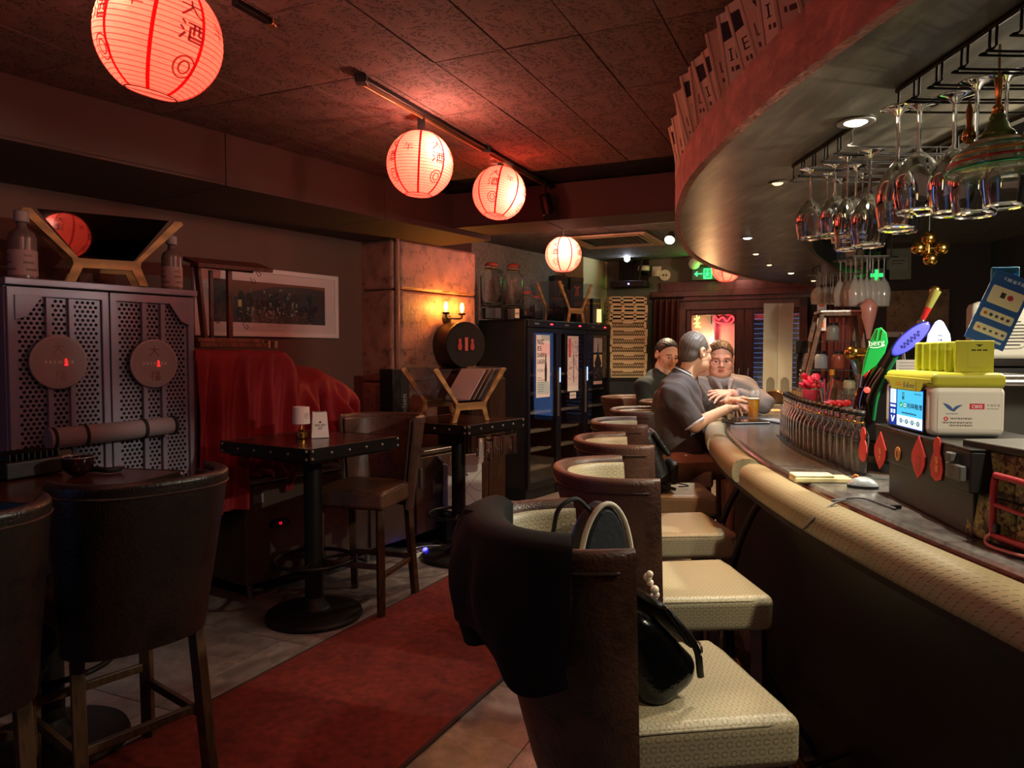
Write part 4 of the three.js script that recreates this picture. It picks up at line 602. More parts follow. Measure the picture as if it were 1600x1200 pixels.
{
  const p = atD(718, 790, 6.0), t = thing('wine_carton', 'open pale wine carton with crossed line print behind the far table column', 'carton', V(p.x, 0.26, 6.0 * 1), rad(28)); t.position.z = -6.0;
  const tex = canvasTex(200, 256, (x) => { x.fillStyle = '#fbeedd'; x.fillRect(0, 0, 200, 256); x.strokeStyle = '#7a6a5c'; x.lineWidth = 2; for (const [a, b, c, d] of [[0, 40, 200, 250], [0, 250, 200, 40], [100, 0, 0, 180], [100, 0, 200, 160]]) { x.beginPath(); x.moveTo(a, b); x.quadraticCurveTo(100, 140, c, d); x.stroke(); } dashes(x, 76, 60, 48, 12, '#5a4a40'); dashes(x, 60, 232, 80, 7, '#6a5a4c'); });
  const m = S(0xffffff, 0.8, 0, { map: tex }); const W = 0.3, D = 0.22, H = 0.38; for (const [w, x, z, r] of [[W, 0, D / 2, 0], [W, 0, -D / 2, 0], [D, W / 2, 0, Math.PI / 2], [D, -W / 2, 0, Math.PI / 2]]) { const q = mesh('panel', new THREE.BoxGeometry(w, H, 0.004), m, t); q.position.set(x, H / 2, z); q.rotation.y = r; } mesh('bottom', box(W, 0.004, D, 0, 0.002, 0), M.paperBoard, t);
  for (const [x, z, rx, rz] of [[0, D / 2 + 0.03, 0.5, 0], [W / 2 + 0.03, 0, 0, -0.5], [-W / 2 - 0.04, 0, 0, 0.8]]) { const f = mesh('flap', new THREE.BoxGeometry(rz ? 0.004 : W, 0.1, rz ? D : 0.004), S(0xf4e4d2, 0.8), t); f.position.set(x, H + 0.04, z); f.rotation.set(rx, 0, rz); }
  const c = thing('beer_crate', 'dark low crate under the wine carton', 'crate', V(p.x, 0, 6.0), rad(28)); mesh('crate_body', bx(0.36, 0.2, 0.28, 0, 0.13, 0, 0.01), M.blackMatt, c); mesh('crate_lid', bx(0.37, 0.028, 0.29, 0, 0.245, 0, 0.005), M.blackMatt, c); for (const x of [-0.15, 0.15]) mesh('crate_foot', bx(0.04, 0.03, 0.26, x, 0.015, 0), M.blackMatt, c);
}
{
  const p = cool(613, 640, -0.2), t = thing('tall_carton', 'tall black carton with white sideways lettering left of the record rack', 'carton', V(p.x + 0.02, 0.771, -p.z), rad(48));
  mesh('carton_body', bx(0.17, 0.62, 0.16, 0, 0.31, 0), M.black, t); mesh('lid', bx(0.174, 0.04, 0.164, 0, 0.625, 0), S(0x1a1616, 0.4), t);
  const m = print('lettering', 0.6, 0.07, canvasTex(512, 60, (x) => { x.fillStyle = '#0e0c0c'; x.fillRect(0, 0, 512, 60); say(x, 'Amundsen', 256, 31, 50, '#a89c96', 'serif', 'normal'); }), t, 0.03, 0.3, 0.0812); m.rotation.set(0, 0, Math.PI / 2);
}
{ // side cabinet with the cask on it
  const t = thing('side_cabinet', 'narrow dark brown wooden cabinet behind the record rack', 'cabinet', V(-0.36, 0, 6.42), rad(55)); mesh('cabinet_body', bx(0.5, 1.38, 0.36, 0, 0.69, 0, 0.02), S(0x4a2c20, 0.35, 0, { map: T.wood }), t); mesh('cabinet_top', bx(0.54, 0.03, 0.4, 0, 1.395, 0, 0.012), S(0x55321f, 0.35, 0, { map: T.wood }), t); for (const x of [-0.125, 0.125]) { const d = mesh('cabinet_door', bx(0.24, 1.24, 0.018, x, 0.7, 0.186), S(0x4a2c20, 0.35, 0, { map: T.wood }), t); mesh('knob', sph(0.012, x > 0 ? 0.03 : -0.03, 0.8, 0.2), M.brass, d); }
  const p = atD(727, 543, 6.2), c = thing('cask', 'dark round wooden cask end with three red paper cuts, on the narrow cabinet', 'cask', V(p.x, 1.41 + 0.2, 6.24), rad(38));
  mesh('cask_head', new THREE.CylinderGeometry(0.185, 0.185, 0.02, 40).rotateX(Math.PI / 2), S(0x38201a, 0.45, 0, { map: T.wood }), c); mesh('hoop', new THREE.TorusGeometry(0.19, 0.011, 8, 48), M.iron, c);
  mesh('cask_body', lathe([[0.187, 0.0], [0.2, -0.12], [0.2, -0.2], [0.187, -0.3], [0, -0.3]], 40).rotateX(Math.PI / 2), S(0x40261c, 0.5, 0, { map: T.wood }), c);
  const gourd = [[0, 0.05], [0.012, 0.045], [0.016, 0.03], [0.011, 0.012], [0.019, -0.004], [0.022, -0.025], [0.014, -0.045], [0, -0.05]], g2 = [...gourd, ...gourd.slice(1, -1).reverse().map(([x, y]) => [-x, y])].reverse();
  for (const x of [-0.066, 0.062]) mesh('paper_cut', extr(g2, 0.003, 0.0005).translate(x, 0.005, 0.013), S(0xd0483c, 0.6), c);
  const b = mesh('paper_cut', extr([[-0.015, -0.06], [0.015, -0.06], [0.016, 0.04], [0.016, 0.06], [0.006, 0.05], [0, 0.058], [-0.006, 0.05], [-0.016, 0.06], [-0.016, 0.04]], 0.003, 0.0005).translate(0, 0.01, 0.013), S(0xe0705c, 0.6), c);
}
// wall sconce
{
  const P = onPlane(693, 492, -0.955, 5.95, WALL.th).addScaledVector(nW, 0.035), t = thing('wall_sconce', 'two-armed wall sconce with clear glass cylinders and glowing bulbs on the padded pillar', 'sconce', P, WALL.ry);
  mesh('back_plate', lathe([[0, 0.02], [0.035, 0.018], [0.055, 0.006], [0.058, 0], [0, 0]], 28).rotateX(Math.PI / 2).translate(0, -0.035, 0), M.iron, t);
  for (const s of [-1, 1]) {
    mesh('arm', tube([[0, -0.03, 0.015], [s * 0.05, -0.035, 0.07], [s * 0.1, -0.03, 0.085], [s * 0.11, 0.0, 0.085]], 0.008, 20), M.darkMetal, t);
    mesh('cup', lathe([[0, -0.005], [0.03, 0], [0.036, 0.012], [0.03, 0.016], [0, 0.016]], 24).translate(s * 0.11, 0, 0.085), M.darkMetal, t);
    mesh('glass_cylinder', lathe([[0.033, 0.014], [0.033, 0.19]], 28).translate(s * 0.11, 0, 0.085), M.glass, t);
    mesh('rim', new THREE.TorusGeometry(0.033, 0.002, 6, 28).rotateX(Math.PI / 2).translate(s * 0.11, 0.19, 0.085), M.darkMetal, t);
    const bl = mesh('bulb', lathe([[0.006, 0.02], [0.014, 0.035], [0.019, 0.065], [0.013, 0.1], [0, 0.108]], 16).translate(s * 0.11, 0, 0.085), glow(0xffb050, 14), t); t.updateMatrixWorld(true); point(t.localToWorld(new THREE.Vector3(s * 0.11, 0.065, 0.085)), 0xffa040, LEVEL.sconce, 0.012);
  }
}
// clutter on the dark left table
{
  const P = (px, py) => onY(px, py, 1.052), mk = (n, l, c, p, ry) => thing(n, l, c, V(p.x, 1.05, -p.z), ry);
  let t = mk('ribbed_box', 'black ribbed box lying at the far left of the dark table', 'box', P(36, 742), 1.2); mesh('box_body', bx(0.24, 0.07, 0.16, 0, 0.035, 0, 0.01), M.black, t); for (let k = 0; k < 9; k++) mesh('fin', bx(0.008, 0.03, 0.15, -0.1 + k * 0.025, 0.085, 0), M.black, t);
  t = mk('glass_bowl', 'small dark glass bowl with a reddish glint on the dark table', 'bowl', P(122, 742), 0); mesh('bowl_wall', lathe([[0, 0.004], [0.03, 0.004], [0.055, 0.03], [0.06, 0.075], [0.056, 0.075], [0.05, 0.032], [0.026, 0.01], [0, 0.01]], 28), S(0x241012, 0.08), t); mesh('bowl_rim', new THREE.TorusGeometry(0.058, 0.003, 6, 30).rotateX(Math.PI / 2).translate(0, 0.075, 0), M.steel, t);
  t = mk('table_card', 'small folded card with pale print on the dark table', 'card', P(96, 722), 1.3); for (const s of [-1, 1]) { const m = print('card_face', 0.1, 0.06, canvasTex(100, 60, (x) => { x.fillStyle = '#1c1614'; x.fillRect(0, 0, 100, 60); dashes(x, 14, 30, 72, 12, '#a09890'); }), t, 0, 0.028, s * 0.014, 0, 0, {}, 0.002); m.rotation.x = -s * 0.45; }
  t = mk('folded_strap', 'black strap with metal buckle lying on the dark table', 'strap', P(150, 738), 0.3); mesh('webbing', tube([[-0.08, 0.012, 0.02], [-0.02, 0.014, -0.02], [0.05, 0.012, 0.02], [0.09, 0.012, -0.01]], 0.012, 30), M.rubber, t); mesh('buckle', bx(0.03, 0.012, 0.03, 0.09, 0.018, -0.01), M.chrome, t);
}
// plug strip on the floor
{
  const p = onY(652, 868, 0.01), t = thing('power_strip', 'white power strip with a blue glowing light on the floor by the stool leg', 'power strip', V(p.x, 0, -p.z), rad(55)); mesh('strip_body', bx(0.22, 0.035, 0.05, 0, 0.0175, 0, 0.006), M.white, t); for (let k = 0; k < 3; k++) mesh('socket', cyl(0.014, 0.014, 0.004, -0.06 + k * 0.05, 0.036, 0, 16), M.black, t);
  mesh('blue_light', bx(0.03, 0.02, 0.02, 0.09, 0.04, 0, 0.004), glow(0x3030ff, 14), t);
  const q = onY(672, 858, 0.01); mesh('cable', tube([[0.11, 0.02, 0], [0.2, 0.012, 0.05], [0.3, 0.012, -0.02], [0.24, 0.012, -0.12], [0.1, 0.012, -0.16]], 0.006, 40), M.white, t);
}

// ================================================================ BACK OF THE ROOM
{
  const W = 0.605, H = 1.89, D = 0.6, names = ['left glass-door fridge, with a pale poster of a black bottle', 'middle glass-door fridge, with a pinkish sketched poster', 'right glass-door fridge, with a dark poster and blue lit edge'];
  const posters = [
    canvasTex(160, 440, (x) => { x.fillStyle = '#d8ccd0'; x.fillRect(0, 0, 160, 440); x.fillStyle = '#a8b0b8'; x.fillRect(60, 0, 100, 40); x.fillStyle = '#dcb4bc'; x.fillRect(50, 60, 110, 90); ['NIC', 'ES', 'DARK', 'LAGER'].forEach((s, i) => say(x, s, 12, 50 + i * 46, i > 1 ? 42 : 46, '#2a2630', 'sans-serif', 'bold', 'left', 90)); say(x, 'FUNK ME', 12, 250, 30, '#4a4248', 'sans-serif', 'normal', 'left', 120); x.fillStyle = '#1c1820'; x.beginPath(); x.ellipse(112, 270, 13, 90, 0, 0, 7); x.fill(); x.fillRect(106, 130, 12, 80); x.fillStyle = '#a8b8c0'; x.fillRect(10, 330, 140, 90); for (let k = 0; k < 7; k++) { x.fillStyle = '#7a7880'; x.fillRect(14, 300 + k * 16, 50 + (k * 37) % 40, 5); } }),
    canvasTex(160, 440, (x) => { x.fillStyle = '#d0bcc0'; x.fillRect(0, 0, 160, 440); for (let k = 0; k < 120; k++) { x.strokeStyle = ['#a04050', '#5a4a58', '#b06a70', '#787078'][k % 4]; x.lineWidth = 2 + rnd() * 3; const a = rnd() * 160, b = 40 + rnd() * 300; x.beginPath(); x.moveTo(a, b); x.lineTo(a + rr(-30, 30), b + rr(-20, 30)); x.stroke(); } x.fillStyle = '#c04860'; x.fillRect(14, 20, 34, 150); x.fillStyle = '#2a2030'; x.fillRect(84, 150, 9, 220); x.fillStyle = '#dcd0d0'; x.fillRect(0, 400, 160, 40); }),
    canvasTex(160, 440, (x) => { x.fillStyle = '#161420'; x.fillRect(0, 0, 160, 440); x.fillStyle = '#d8b48a'; x.fillRect(10, 160, 140, 110); x.fillStyle = '#b8a0a0'; x.fillRect(10, 10, 140, 130); x.fillStyle = '#141018'; x.beginPath(); x.moveTo(80, 20); x.lineTo(92, 150); x.lineTo(140, 240); x.lineTo(90, 330); x.lineTo(70, 330); x.lineTo(20, 240); x.lineTo(68, 150); x.fill(); for (let k = 0; k < 40; k++) { x.fillStyle = ['#5a6ab0', '#c04848', '#d8c070'][k % 3]; x.fillRect(rr(10, 140), rr(20, 400), rr(3, 14), rr(2, 8)); } x.fillStyle = '#d0a8a0'; x.fillRect(10, 400, 140, 28); }),
  ];
  const O = V(0.135, 0, 7.5), inner = S(0x1a1a20, 0.6), blk = S(0x17151a, 0.3, 0.2);
  for (let k = 0; k < 3; k++) {
    const t = thing('glass_door_fridge', names[k], 'fridge', O.clone().addScaledVector(uW, k * (W + 0.004)), WALL.ry, 'tall fridges against the grey wall');
    mesh('side_wall', bx(0.025, H, D, 0.0125, H / 2, -D / 2), S(0x2a241e, 0.4, 0.3), t); mesh('side_wall', bx(0.025, H, D, W - 0.0125, H / 2, -D / 2), blk, t); mesh('back_wall', bx(W, H, 0.02, W / 2, H / 2, -D + 0.01), inner, t); mesh('fridge_top', bx(W, 0.025, D, W / 2, H - 0.0125, -D / 2), S(0x3a342c, 0.35, 0.4), t); mesh('fridge_floor', bx(W, 0.14, D, W / 2, 0.07, -D / 2), blk, t);
    mesh('header', bx(W - 0.004, 0.075, 0.04, W / 2, H - 0.045, 0.022, 0.006), blk, t); print('header_print', 0.12, 0.03, canvasTex(96, 24, (x) => { x.fillStyle = '#1a1a24'; x.fillRect(0, 0, 96, 24); dashes(x, 14, 12, 66, 8, '#9aa0b8'); }), t, 0.16, H - 0.045, 0.0425); mesh('header_light', bx(0.05, 0.014, 0.006, W - 0.16, H - 0.045, 0.043), glow(0xff3040, 4), t);
    const d = new THREE.Group(); d.name = 'glass_door'; t.add(d); const y1 = H - 0.09, y0 = 0.12;
    mesh('door_frame', [bx(0.045, y1 - y0, 0.035, 0.024, (y0 + y1) / 2, 0.02), bx(0.045, y1 - y0, 0.035, W - 0.024, (y0 + y1) / 2, 0.02), bx(W - 0.09, 0.05, 0.035, W / 2, y1 - 0.025, 0.02), bx(W - 0.09, 0.06, 0.035, W / 2, y0 + 0.03, 0.02)], blk, d);
    mesh('glass_pane', box(W - 0.09, y1 - y0 - 0.1, 0.006, W / 2, (y0 + y1) / 2, 0.02), M.pane, d); mesh('door_handle', bx(0.018, 0.5, 0.02, W - 0.03, 1.1, 0.048), M.steel, d);
    const pst = print('poster', [0.27, 0.24, 0.24][k], [0.66, 0.62, 0.58][k], posters[k], d, W / 2 + [0.0, 0.02, 0.0][k], [1.4, 1.42, 1.44][k], 0.025); if (k === 1) print('poster_slip', 0.14, 0.07, canvasTex(40, 20, (x) => { x.fillStyle = '#cfc4c0'; x.fillRect(0, 0, 40, 20); x.fillStyle = '#8a8080'; x.fillRect(5, 8, 30, 3); }), d, W / 2 + 0.02, 1.06, 0.025);
    for (let s = 0; s < 6; s++) mesh('shelf', [bx(W - 0.06, 0.012, D - 0.08, W / 2, 0.3 + s * 0.2, -D / 2), bx(W - 0.06, 0.03, 0.008, W / 2, 0.305 + s * 0.2, -0.045)], S(0x6a6258, 0.5, 0.3), t);
    mesh('light_strip', bx(0.01, k === 0 ? 0.35 : 0.5, 0.01, k === 0 ? 0.07 : 0.06, 1.5, -0.04), glow(0x3040ff, 2.2), t); if (k) mesh('light_strip', bx(0.012, 0.16, 0.01, 0.012, 1.3, 0.044), glow(0x90b0ff, 3), t);
  }
  const f = (px, py, out) => { const q = O.clone().addScaledVector(nW, out); const p = onPlane(px, py, q.x, -q.z, WALL.th); return V(p.x, H, -p.z); };
  const jar = (label, px, out, h, r, stand) => {
    const t = thing('drink_jar', label, 'jar', f(px, 497, out), 0.3, 'glass jars on the fridges'), b = stand ? 0.13 : 0;
    if (stand) { mesh('stand_ring', new THREE.TorusGeometry(r * 0.98, 0.004, 6, 30).rotateX(Math.PI / 2).translate(0, b, 0), M.iron, t); for (let k = 0; k < 4; k++) mesh('stand_leg', bar([r * Math.cos(k * 1.57), 0, r * Math.sin(k * 1.57)], [r * 0.95 * Math.cos(k * 1.57), b, r * 0.95 * Math.sin(k * 1.57)], 0.004, 6), M.iron, t); mesh('stand_upright', [bar([r * 1.02, b, 0], [r * 1.02, b + h * 0.66, 0], 0.003, 6), bar([-r * 1.02, b, 0], [-r * 1.02, b + h * 0.66, 0], 0.003, 6)], M.iron, t); mesh('stand_box', bx(r * 1.5, b - 0.02, r * 1.2, 0, b / 2 - 0.01, 0), M.black, t); }
    mesh('glass_body', lathe([[0, b], [r * 0.9, b], [r * 0.97, b + 0.015], [r, b + h * 0.62], [r * 0.94, b + h * 0.7], [r * 0.6, b + h * 0.78], [r * 0.58, b + h * 0.9], [r * 0.54, b + h * 0.9], [r * 0.56, b + h * 0.79], [r * 0.9, b + h * 0.695], [r * 0.955, b + h * 0.62], [r * 0.93, b + 0.02], [0, b + 0.012]], 30), M.solidGlass, t); mesh('glass_lid', lathe([[r * 0.62, b + h * 0.9], [r * 0.64, b + h * 0.92], [r * 0.5, b + h * 0.97], [0, b + h]], 26), S(0xa84a40, 0.15), t); mesh('clamp_ring', new THREE.TorusGeometry(r * 0.6, 0.006, 6, 26).rotateX(Math.PI / 2).translate(0, b + h * 0.85, 0), stand ? S(0xb8964a, 0.3, 0.8) : M.steel, t);
    return t;
  };
  jar('left of two tall glass drink dispensers on black stands on the fridge', 768, -0.28, 0.45, 0.112, true); jar('right of two tall glass drink dispensers on black stands on the fridge', 802, -0.26, 0.47, 0.112, true);
  jar('clear round glass jar in front of the dispensers on the fridge edge', 824, -0.08, 0.3, 0.082, false); jar('smaller clear glass jar behind the front jar on the fridge', 838, -0.16, 0.28, 0.07, false); jar('glass jar standing inside the rack on the fridges', 868, -0.3, 0.3, 0.1, false);
  makeRack('display_rack', 'plywood and acrylic rack standing on top of the glass-door fridges', 0.62, 0.46, 0.34, f(882, 500, -0.22), rad(46));
  const p0 = f(808, 497, -0.05), sg = thing('small_sign', 'small cream sign card with dark letters below the dispensers', 'sign', p0, WALL.ry); print('card', 0.075, 0.1, canvasTex(60, 80, (x) => { x.fillStyle = '#d8c8a0'; x.fillRect(0, 0, 60, 80); say(x, 'AVN', 30, 40, 26, '#3a3028'); }), sg, 0, 0.052, 0); mesh('card_foot', bx(0.08, 0.006, 0.04, 0, 0.003, 0), M.black, sg);
  const boxTex = (c) => canvasTex(100, 200, (x) => { x.fillStyle = '#131115'; x.fillRect(0, 0, 100, 200); x.fillStyle = c; for (const [a, b, r] of [[50, 40, 12], [34, 30, 8], [66, 30, 8], [50, 62, 16], [40, 84, 8], [60, 84, 8]]) { x.beginPath(); x.arc(a, b, r, 0, 7); x.fill(); } x.fillStyle = '#131115'; x.fillRect(38, 56, 8, 8); x.fillRect(54, 56, 8, 8); dashes(x, 26, 118, 50, 12, c); });
  for (const [px, c, l, o, hh] of [[872, '#b07840', 'black gift carton with a tan emblem behind the rack on the fridges', -0.36, 0.56], [897, '#e04830', 'black gift carton with an orange-red emblem behind the rack', -0.3, 0.56]]) { const t = thing('gift_carton', l, 'carton', f(px, 497, o), rad(30), 'black cartons on the fridges'); mesh('carton_body', bx(0.19, hh, 0.12, 0, hh / 2, 0), M.black, t); mesh('carton_lid', bx(0.194, 0.05, 0.124, 0, hh - 0.024, 0), S(0x1c181c, 0.4), t); print('front_print', 0.18, 0.36, boxTex(c), t, 0, hh - 0.24, 0.0612); }
  for (const [px, l, h, w, c] of [[909, 'brown spined box on the right fridge beside the rack', 0.3, 0.11, 0x5a2c1e], [925, 'dark grey box on the right fridge, right of the brown one', 0.31, 0.14, 0x2c2a30]]) { const t = thing('liqueur_box', l, 'box', f(px, 497, -0.16), rad(40)); mesh('box_body', bx(w, h, 0.16, 0, h / 2, 0), S(c, 0.45), t); mesh('box_band', bx(w + 0.003, 0.02, 0.163, 0, h * 0.8, 0), M.brassDark, t); mesh('box_seal', cyl(0.02, 0.02, 0.004, 0, 0, 0, 16).rotateX(Math.PI / 2).translate(0, h * 0.6, 0.081), M.brassDark, t); }
  { const t = thing('mini_bottle', 'small dark bottle between rack and boxes on the fridge', 'bottle', f(902, 500, -0.05), 0); mesh('bottle_body', lathe([[0, 0], [0.024, 0], [0.025, 0.08], [0.01, 0.11], [0.01, 0.14], [0, 0.14]], 16), S(0x1c1010, 0.1), t); mesh('bottle_cap', cyl(0.012, 0.012, 0.025, 0, 0.15, 0, 12), M.steel, t); }
  { const t = thing('candle_lamp', 'small glowing cream candle lamp at the right end of the fridges', 'lamp', f(936, 500, -0.06), 0); mesh('glow_tube', lathe([[0, 0.02], [0.03, 0.02], [0.028, 0.18], [0, 0.18]], 18), glow(0xffd890, 1.2), t); mesh('lamp_base', cyl(0.034, 0.036, 0.02, 0, 0.01, 0, 18), M.brass, t); }
}
// stack of flat plastic crates beside the fridges
{
  const p = atD(979, 587, 9.0), W = 0.46, D = 0.34, H = 0.098, cm = S(0xe2cf9e, 0.5);
  const st = thing('speaker_box', 'black box below the stack of cream crates', 'box', V(p.x, 0, 9.15), rad(6)); mesh('box_body', bx(0.5, 1.16, 0.4, 0, 0.62, 0, 0.01), M.black, st); mesh('box_top', bx(0.52, 0.04, 0.42, 0, 1.215, 0), M.blackMatt, st); for (const x of [-0.2, 0.2]) mesh('box_foot', bx(0.05, 0.04, 0.36, x, 0.02, 0), M.rubber, st);
  const make = (label, wide) => {
    const t = thing('bottle_crate', label, 'crate', V(p.x, 0, 9.15), rad(6), 'cream crates beside the fridges');
    const wall = (L) => { const g = [bx(L, 0.016, 0.008, 0, H - 0.008, 0, 0.002), bx(L, 0.016, 0.008, 0, 0.008, 0, 0.002), bx(0.03, H, 0.008, -L / 2 + 0.015, H / 2, 0, 0.002), bx(0.03, H, 0.008, L / 2 - 0.015, H / 2, 0, 0.002)];
      if (wide) { g.push(bx(L, 0.026, 0.008, 0, H * 0.52, 0, 0.002)); for (const x of [-L / 6, L / 6]) g.push(bx(0.035, H, 0.008, x, H / 2, 0, 0.002)); }
      else { const n = Math.round(L / 0.03); for (let k = 0; k < n; k++) { const x = -L / 2 + 0.02 + k * (L - 0.04) / n; g.push(beam([x, 0.012, 0], [x + 0.028, H - 0.012, 0], 0.004, 0.006, new THREE.Vector3(0, 0, 1)), beam([x + 0.028, 0.012, 0], [x, H - 0.012, 0], 0.004, 0.006, new THREE.Vector3(0, 0, 1))); } g.push(bx(L, 0.008, 0.007, 0, H / 2, 0, 0.002), bx(0.12, 0.03, 0.012, 0, H - 0.016, 0, 0.003)); } return merge(g); };
    const f = wall(W), s = wall(D); let m = mesh('lattice_wall', f, cm, t); m.position.z = D / 2; m = mesh('lattice_wall', f, cm, t); m.position.z = -D / 2; m = mesh('lattice_wall', s, cm, t); m.position.x = W / 2; m.rotation.y = Math.PI / 2; m = mesh('lattice_wall', s, cm, t); m.position.x = -W / 2; m.rotation.y = Math.PI / 2;
    mesh('crate_floor', bx(W, 0.006, D, 0, 0.004, 0), cm, t); mesh('bottle_insert', bx(W - 0.03, H - 0.02, D - 0.03, 0, H / 2, 0), M.blackMatt, t); return t;
  };
  const w = ['bottom crate', 'second crate from the bottom', 'third crate from the bottom', 'fourth crate from the bottom', 'fifth crate from the bottom', 'sixth crate from the bottom', 'seventh crate from the bottom', 'third crate from the top, with long slots', 'second crate from the top, with long slots', 'topmost crate, with long slots'].map((s) => s + ' of the cream stack beside the fridges');
  const a = make(w[0], false), b = make(w[7], true); for (let k = 0; k < 10; k++) { const y = 1.2355 + k * (H + 0.0015), x = p.x + 0.006 * ((k * 7) % 3 - 1); if (k === 0) a.position.set(x, y, -9.15); else if (k === 7) b.position.set(x, y, -9.15); else dup(k < 7 ? a : b, V(x, y, 9.15), rad(6 + ((k * 5) % 3 - 1)), w[k]); }
}
// projector, camera, sockets, exit sign and air conditioner
{
  const q = farPx(984, 445, 0.3), t = thing('projector', 'black wall projector on a bracket shelf with a bright white lamp above it', 'projector', V(q.x, q.y, -q.z), fry);
  mesh('shelf', bx(0.46, 0.08, 0.26, 0, 0, 0, 0.01), M.black, t); mesh('shelf_light', bx(0.02, 0.02, 0.006, 0.02, 0.0, 0.132), glow(0x8090ff, 6), t); mesh('bracket', [bar([-0.12, 0.04, -0.05], [-0.15, 0.3, -0.1], 0.012), bar([0.0, 0.04, -0.05], [-0.03, 0.34, -0.1], 0.012), bar([0.1, 0.04, -0.05], [0.15, 0.42, -0.05], 0.014)], M.iron, t); mesh('bracket_plate', bx(0.4, 0.36, 0.012, -0.02, 0.22, -0.26), M.darkMetal, t); mesh('bracket_arm', bx(0.04, 0.04, 0.2, 0.14, 0.03, -0.2), M.darkMetal, t);
  mesh('lamp_head', [lathe([[0, -0.05], [0.05, -0.04], [0.055, 0.04], [0.04, 0.045], [0, 0.02]], 20).rotateX(Math.PI / 2.3).translate(-0.02, 0.31, 0.02), bar([-0.02, 0.26, 0.0], [-0.03, 0.34, -0.1], 0.012)], M.black, t); mesh('lamp_face', sph(0.04, -0.02, 0.325, 0.05, 14), glow(0xe8f0ff, 18), t);
  t.updateMatrixWorld(true); spot(t.localToWorld(new THREE.Vector3(-0.02, 0.42, 0.1)), t.localToWorld(new THREE.Vector3(-0.05, 1.2, 0.15)), 0xdfe8ff, 1.6, rad(60), 0.8, 0.03); point(t.localToWorld(new THREE.Vector3(-0.02, 0.325, 0.05)), 0xe0e8ff, 0.8, 0.03);
  const c = farPx(1006, 421, 0.16), d = thing('dome_camera', 'white and black dome security camera right of the projector', 'camera', c, fry); mesh('housing', lathe([[0, 0.05], [0.07, 0.045], [0.075, 0.02], [0.075, -0.01], [0.06, -0.02], [0, -0.02]], 26), M.white, d); mesh('dome', new THREE.SphereGeometry(0.06, 22, 10, 0, 6.2832, Math.PI / 2, Math.PI / 2).translate(0, -0.018, 0), M.blackGloss, d); mesh('wall_arm', bx(0.05, 0.04, 0.16, 0, 0.02, -0.08), M.white, d);
  const s = farPx(1026, 424, 0.012), s1 = thing('socket_plate', 'white square plug socket on the back wall', 'socket', s, fry, 'sockets on the back wall'); mesh('plate', bx(0.12, 0.13, 0.02, 0, 0, 0, 0.006), M.white, s1); mesh('plug', bx(0.05, 0.08, 0.05, 0.01, -0.03, 0.03, 0.008), M.white, s1);
  const r = farPx(1039, 430, 0.012), s2 = thing('socket_plate', 'white round two-hole socket right of the square one', 'socket', r, fry, 'sockets on the back wall'); mesh('plate', cyl(0.07, 0.072, 0.02, 0, 0, 0, 28).rotateX(Math.PI / 2), M.white, s2); for (const x of [-0.02, 0.02]) mesh('socket_hole', sph(0.012, x, 0, 0.008, 10), M.black, s2);
  const e = farPx(1104, 427, 0.2), ex = thing('exit_sign', 'green lit exit sign with running figure and arrow', 'exit sign', e, fry);
  mesh('casing', bx(0.36, 0.16, 0.03, 0, 0, -0.018), S(0x123018, 0.4), ex); const g = mesh('sign_face', new THREE.PlaneGeometry(0.345, 0.145), new THREE.MeshStandardMaterial({ color: 0x041008, roughness: 0.3, emissive: 0xffffff, emissiveIntensity: 1.5, emissiveMap: canvasTex(240, 100, (x) => { x.fillStyle = '#042a10'; x.fillRect(0, 0, 240, 100); x.strokeStyle = '#40ffa0'; x.fillStyle = '#40ffa0'; x.lineWidth = 9; x.strokeRect(98, 14, 62, 78); x.beginPath(); x.arc(128, 30, 8, 0, 7); x.fill(); x.lineWidth = 8; for (const l of [[128, 42, 122, 62], [122, 62, 140, 72], [122, 62, 108, 82], [126, 46, 146, 54], [126, 46, 110, 56]]) { x.beginPath(); x.moveTo(l[0], l[1]); x.lineTo(l[2], l[3]); x.stroke(); } x.lineWidth = 11; x.beginPath(); x.moveTo(84, 52); x.lineTo(22, 52); x.moveTo(44, 32); x.lineTo(22, 52); x.lineTo(44, 72); x.stroke(); }) }), ex); g.position.z = -0.001; mesh('hanger', bar([0, 0.08, -0.018], [0, CEIL - e.y, -0.018], 0.006), M.iron, ex);
  point(e.clone().addScaledVector(nF, 0.08).setY(e.y + 0.0), 0x20ff60, 0.35, 0.08);
  const m = farPx(1104, 412, 0.16), em = thing('emergency_light', 'twin round emergency lamp heads above the green exit sign', 'emergency light', V(m.x, m.y, -m.z), fry); mesh('bar_body', bx(0.3, 0.05, 0.06, 0, 0.02, -0.02, 0.01), S(0x9a9a8a, 0.5), em); for (const x of [-0.14, 0.14]) { mesh('lamp_head', lathe([[0, -0.03], [0.06, -0.025], [0.07, 0.03], [0, 0.03]], 22).rotateX(Math.PI / 2).translate(x, 0, 0.03), S(0xb8b8a8, 0.4), em); mesh('lens', cyl(0.055, 0.055, 0.006, 0, 0, 0, 22).rotateX(Math.PI / 2).translate(x, 0, 0.062), M.glass, em); } mesh('wall_stub', bx(0.05, 0.04, 0.1, 0, 0.02, -0.08), M.iron, em);
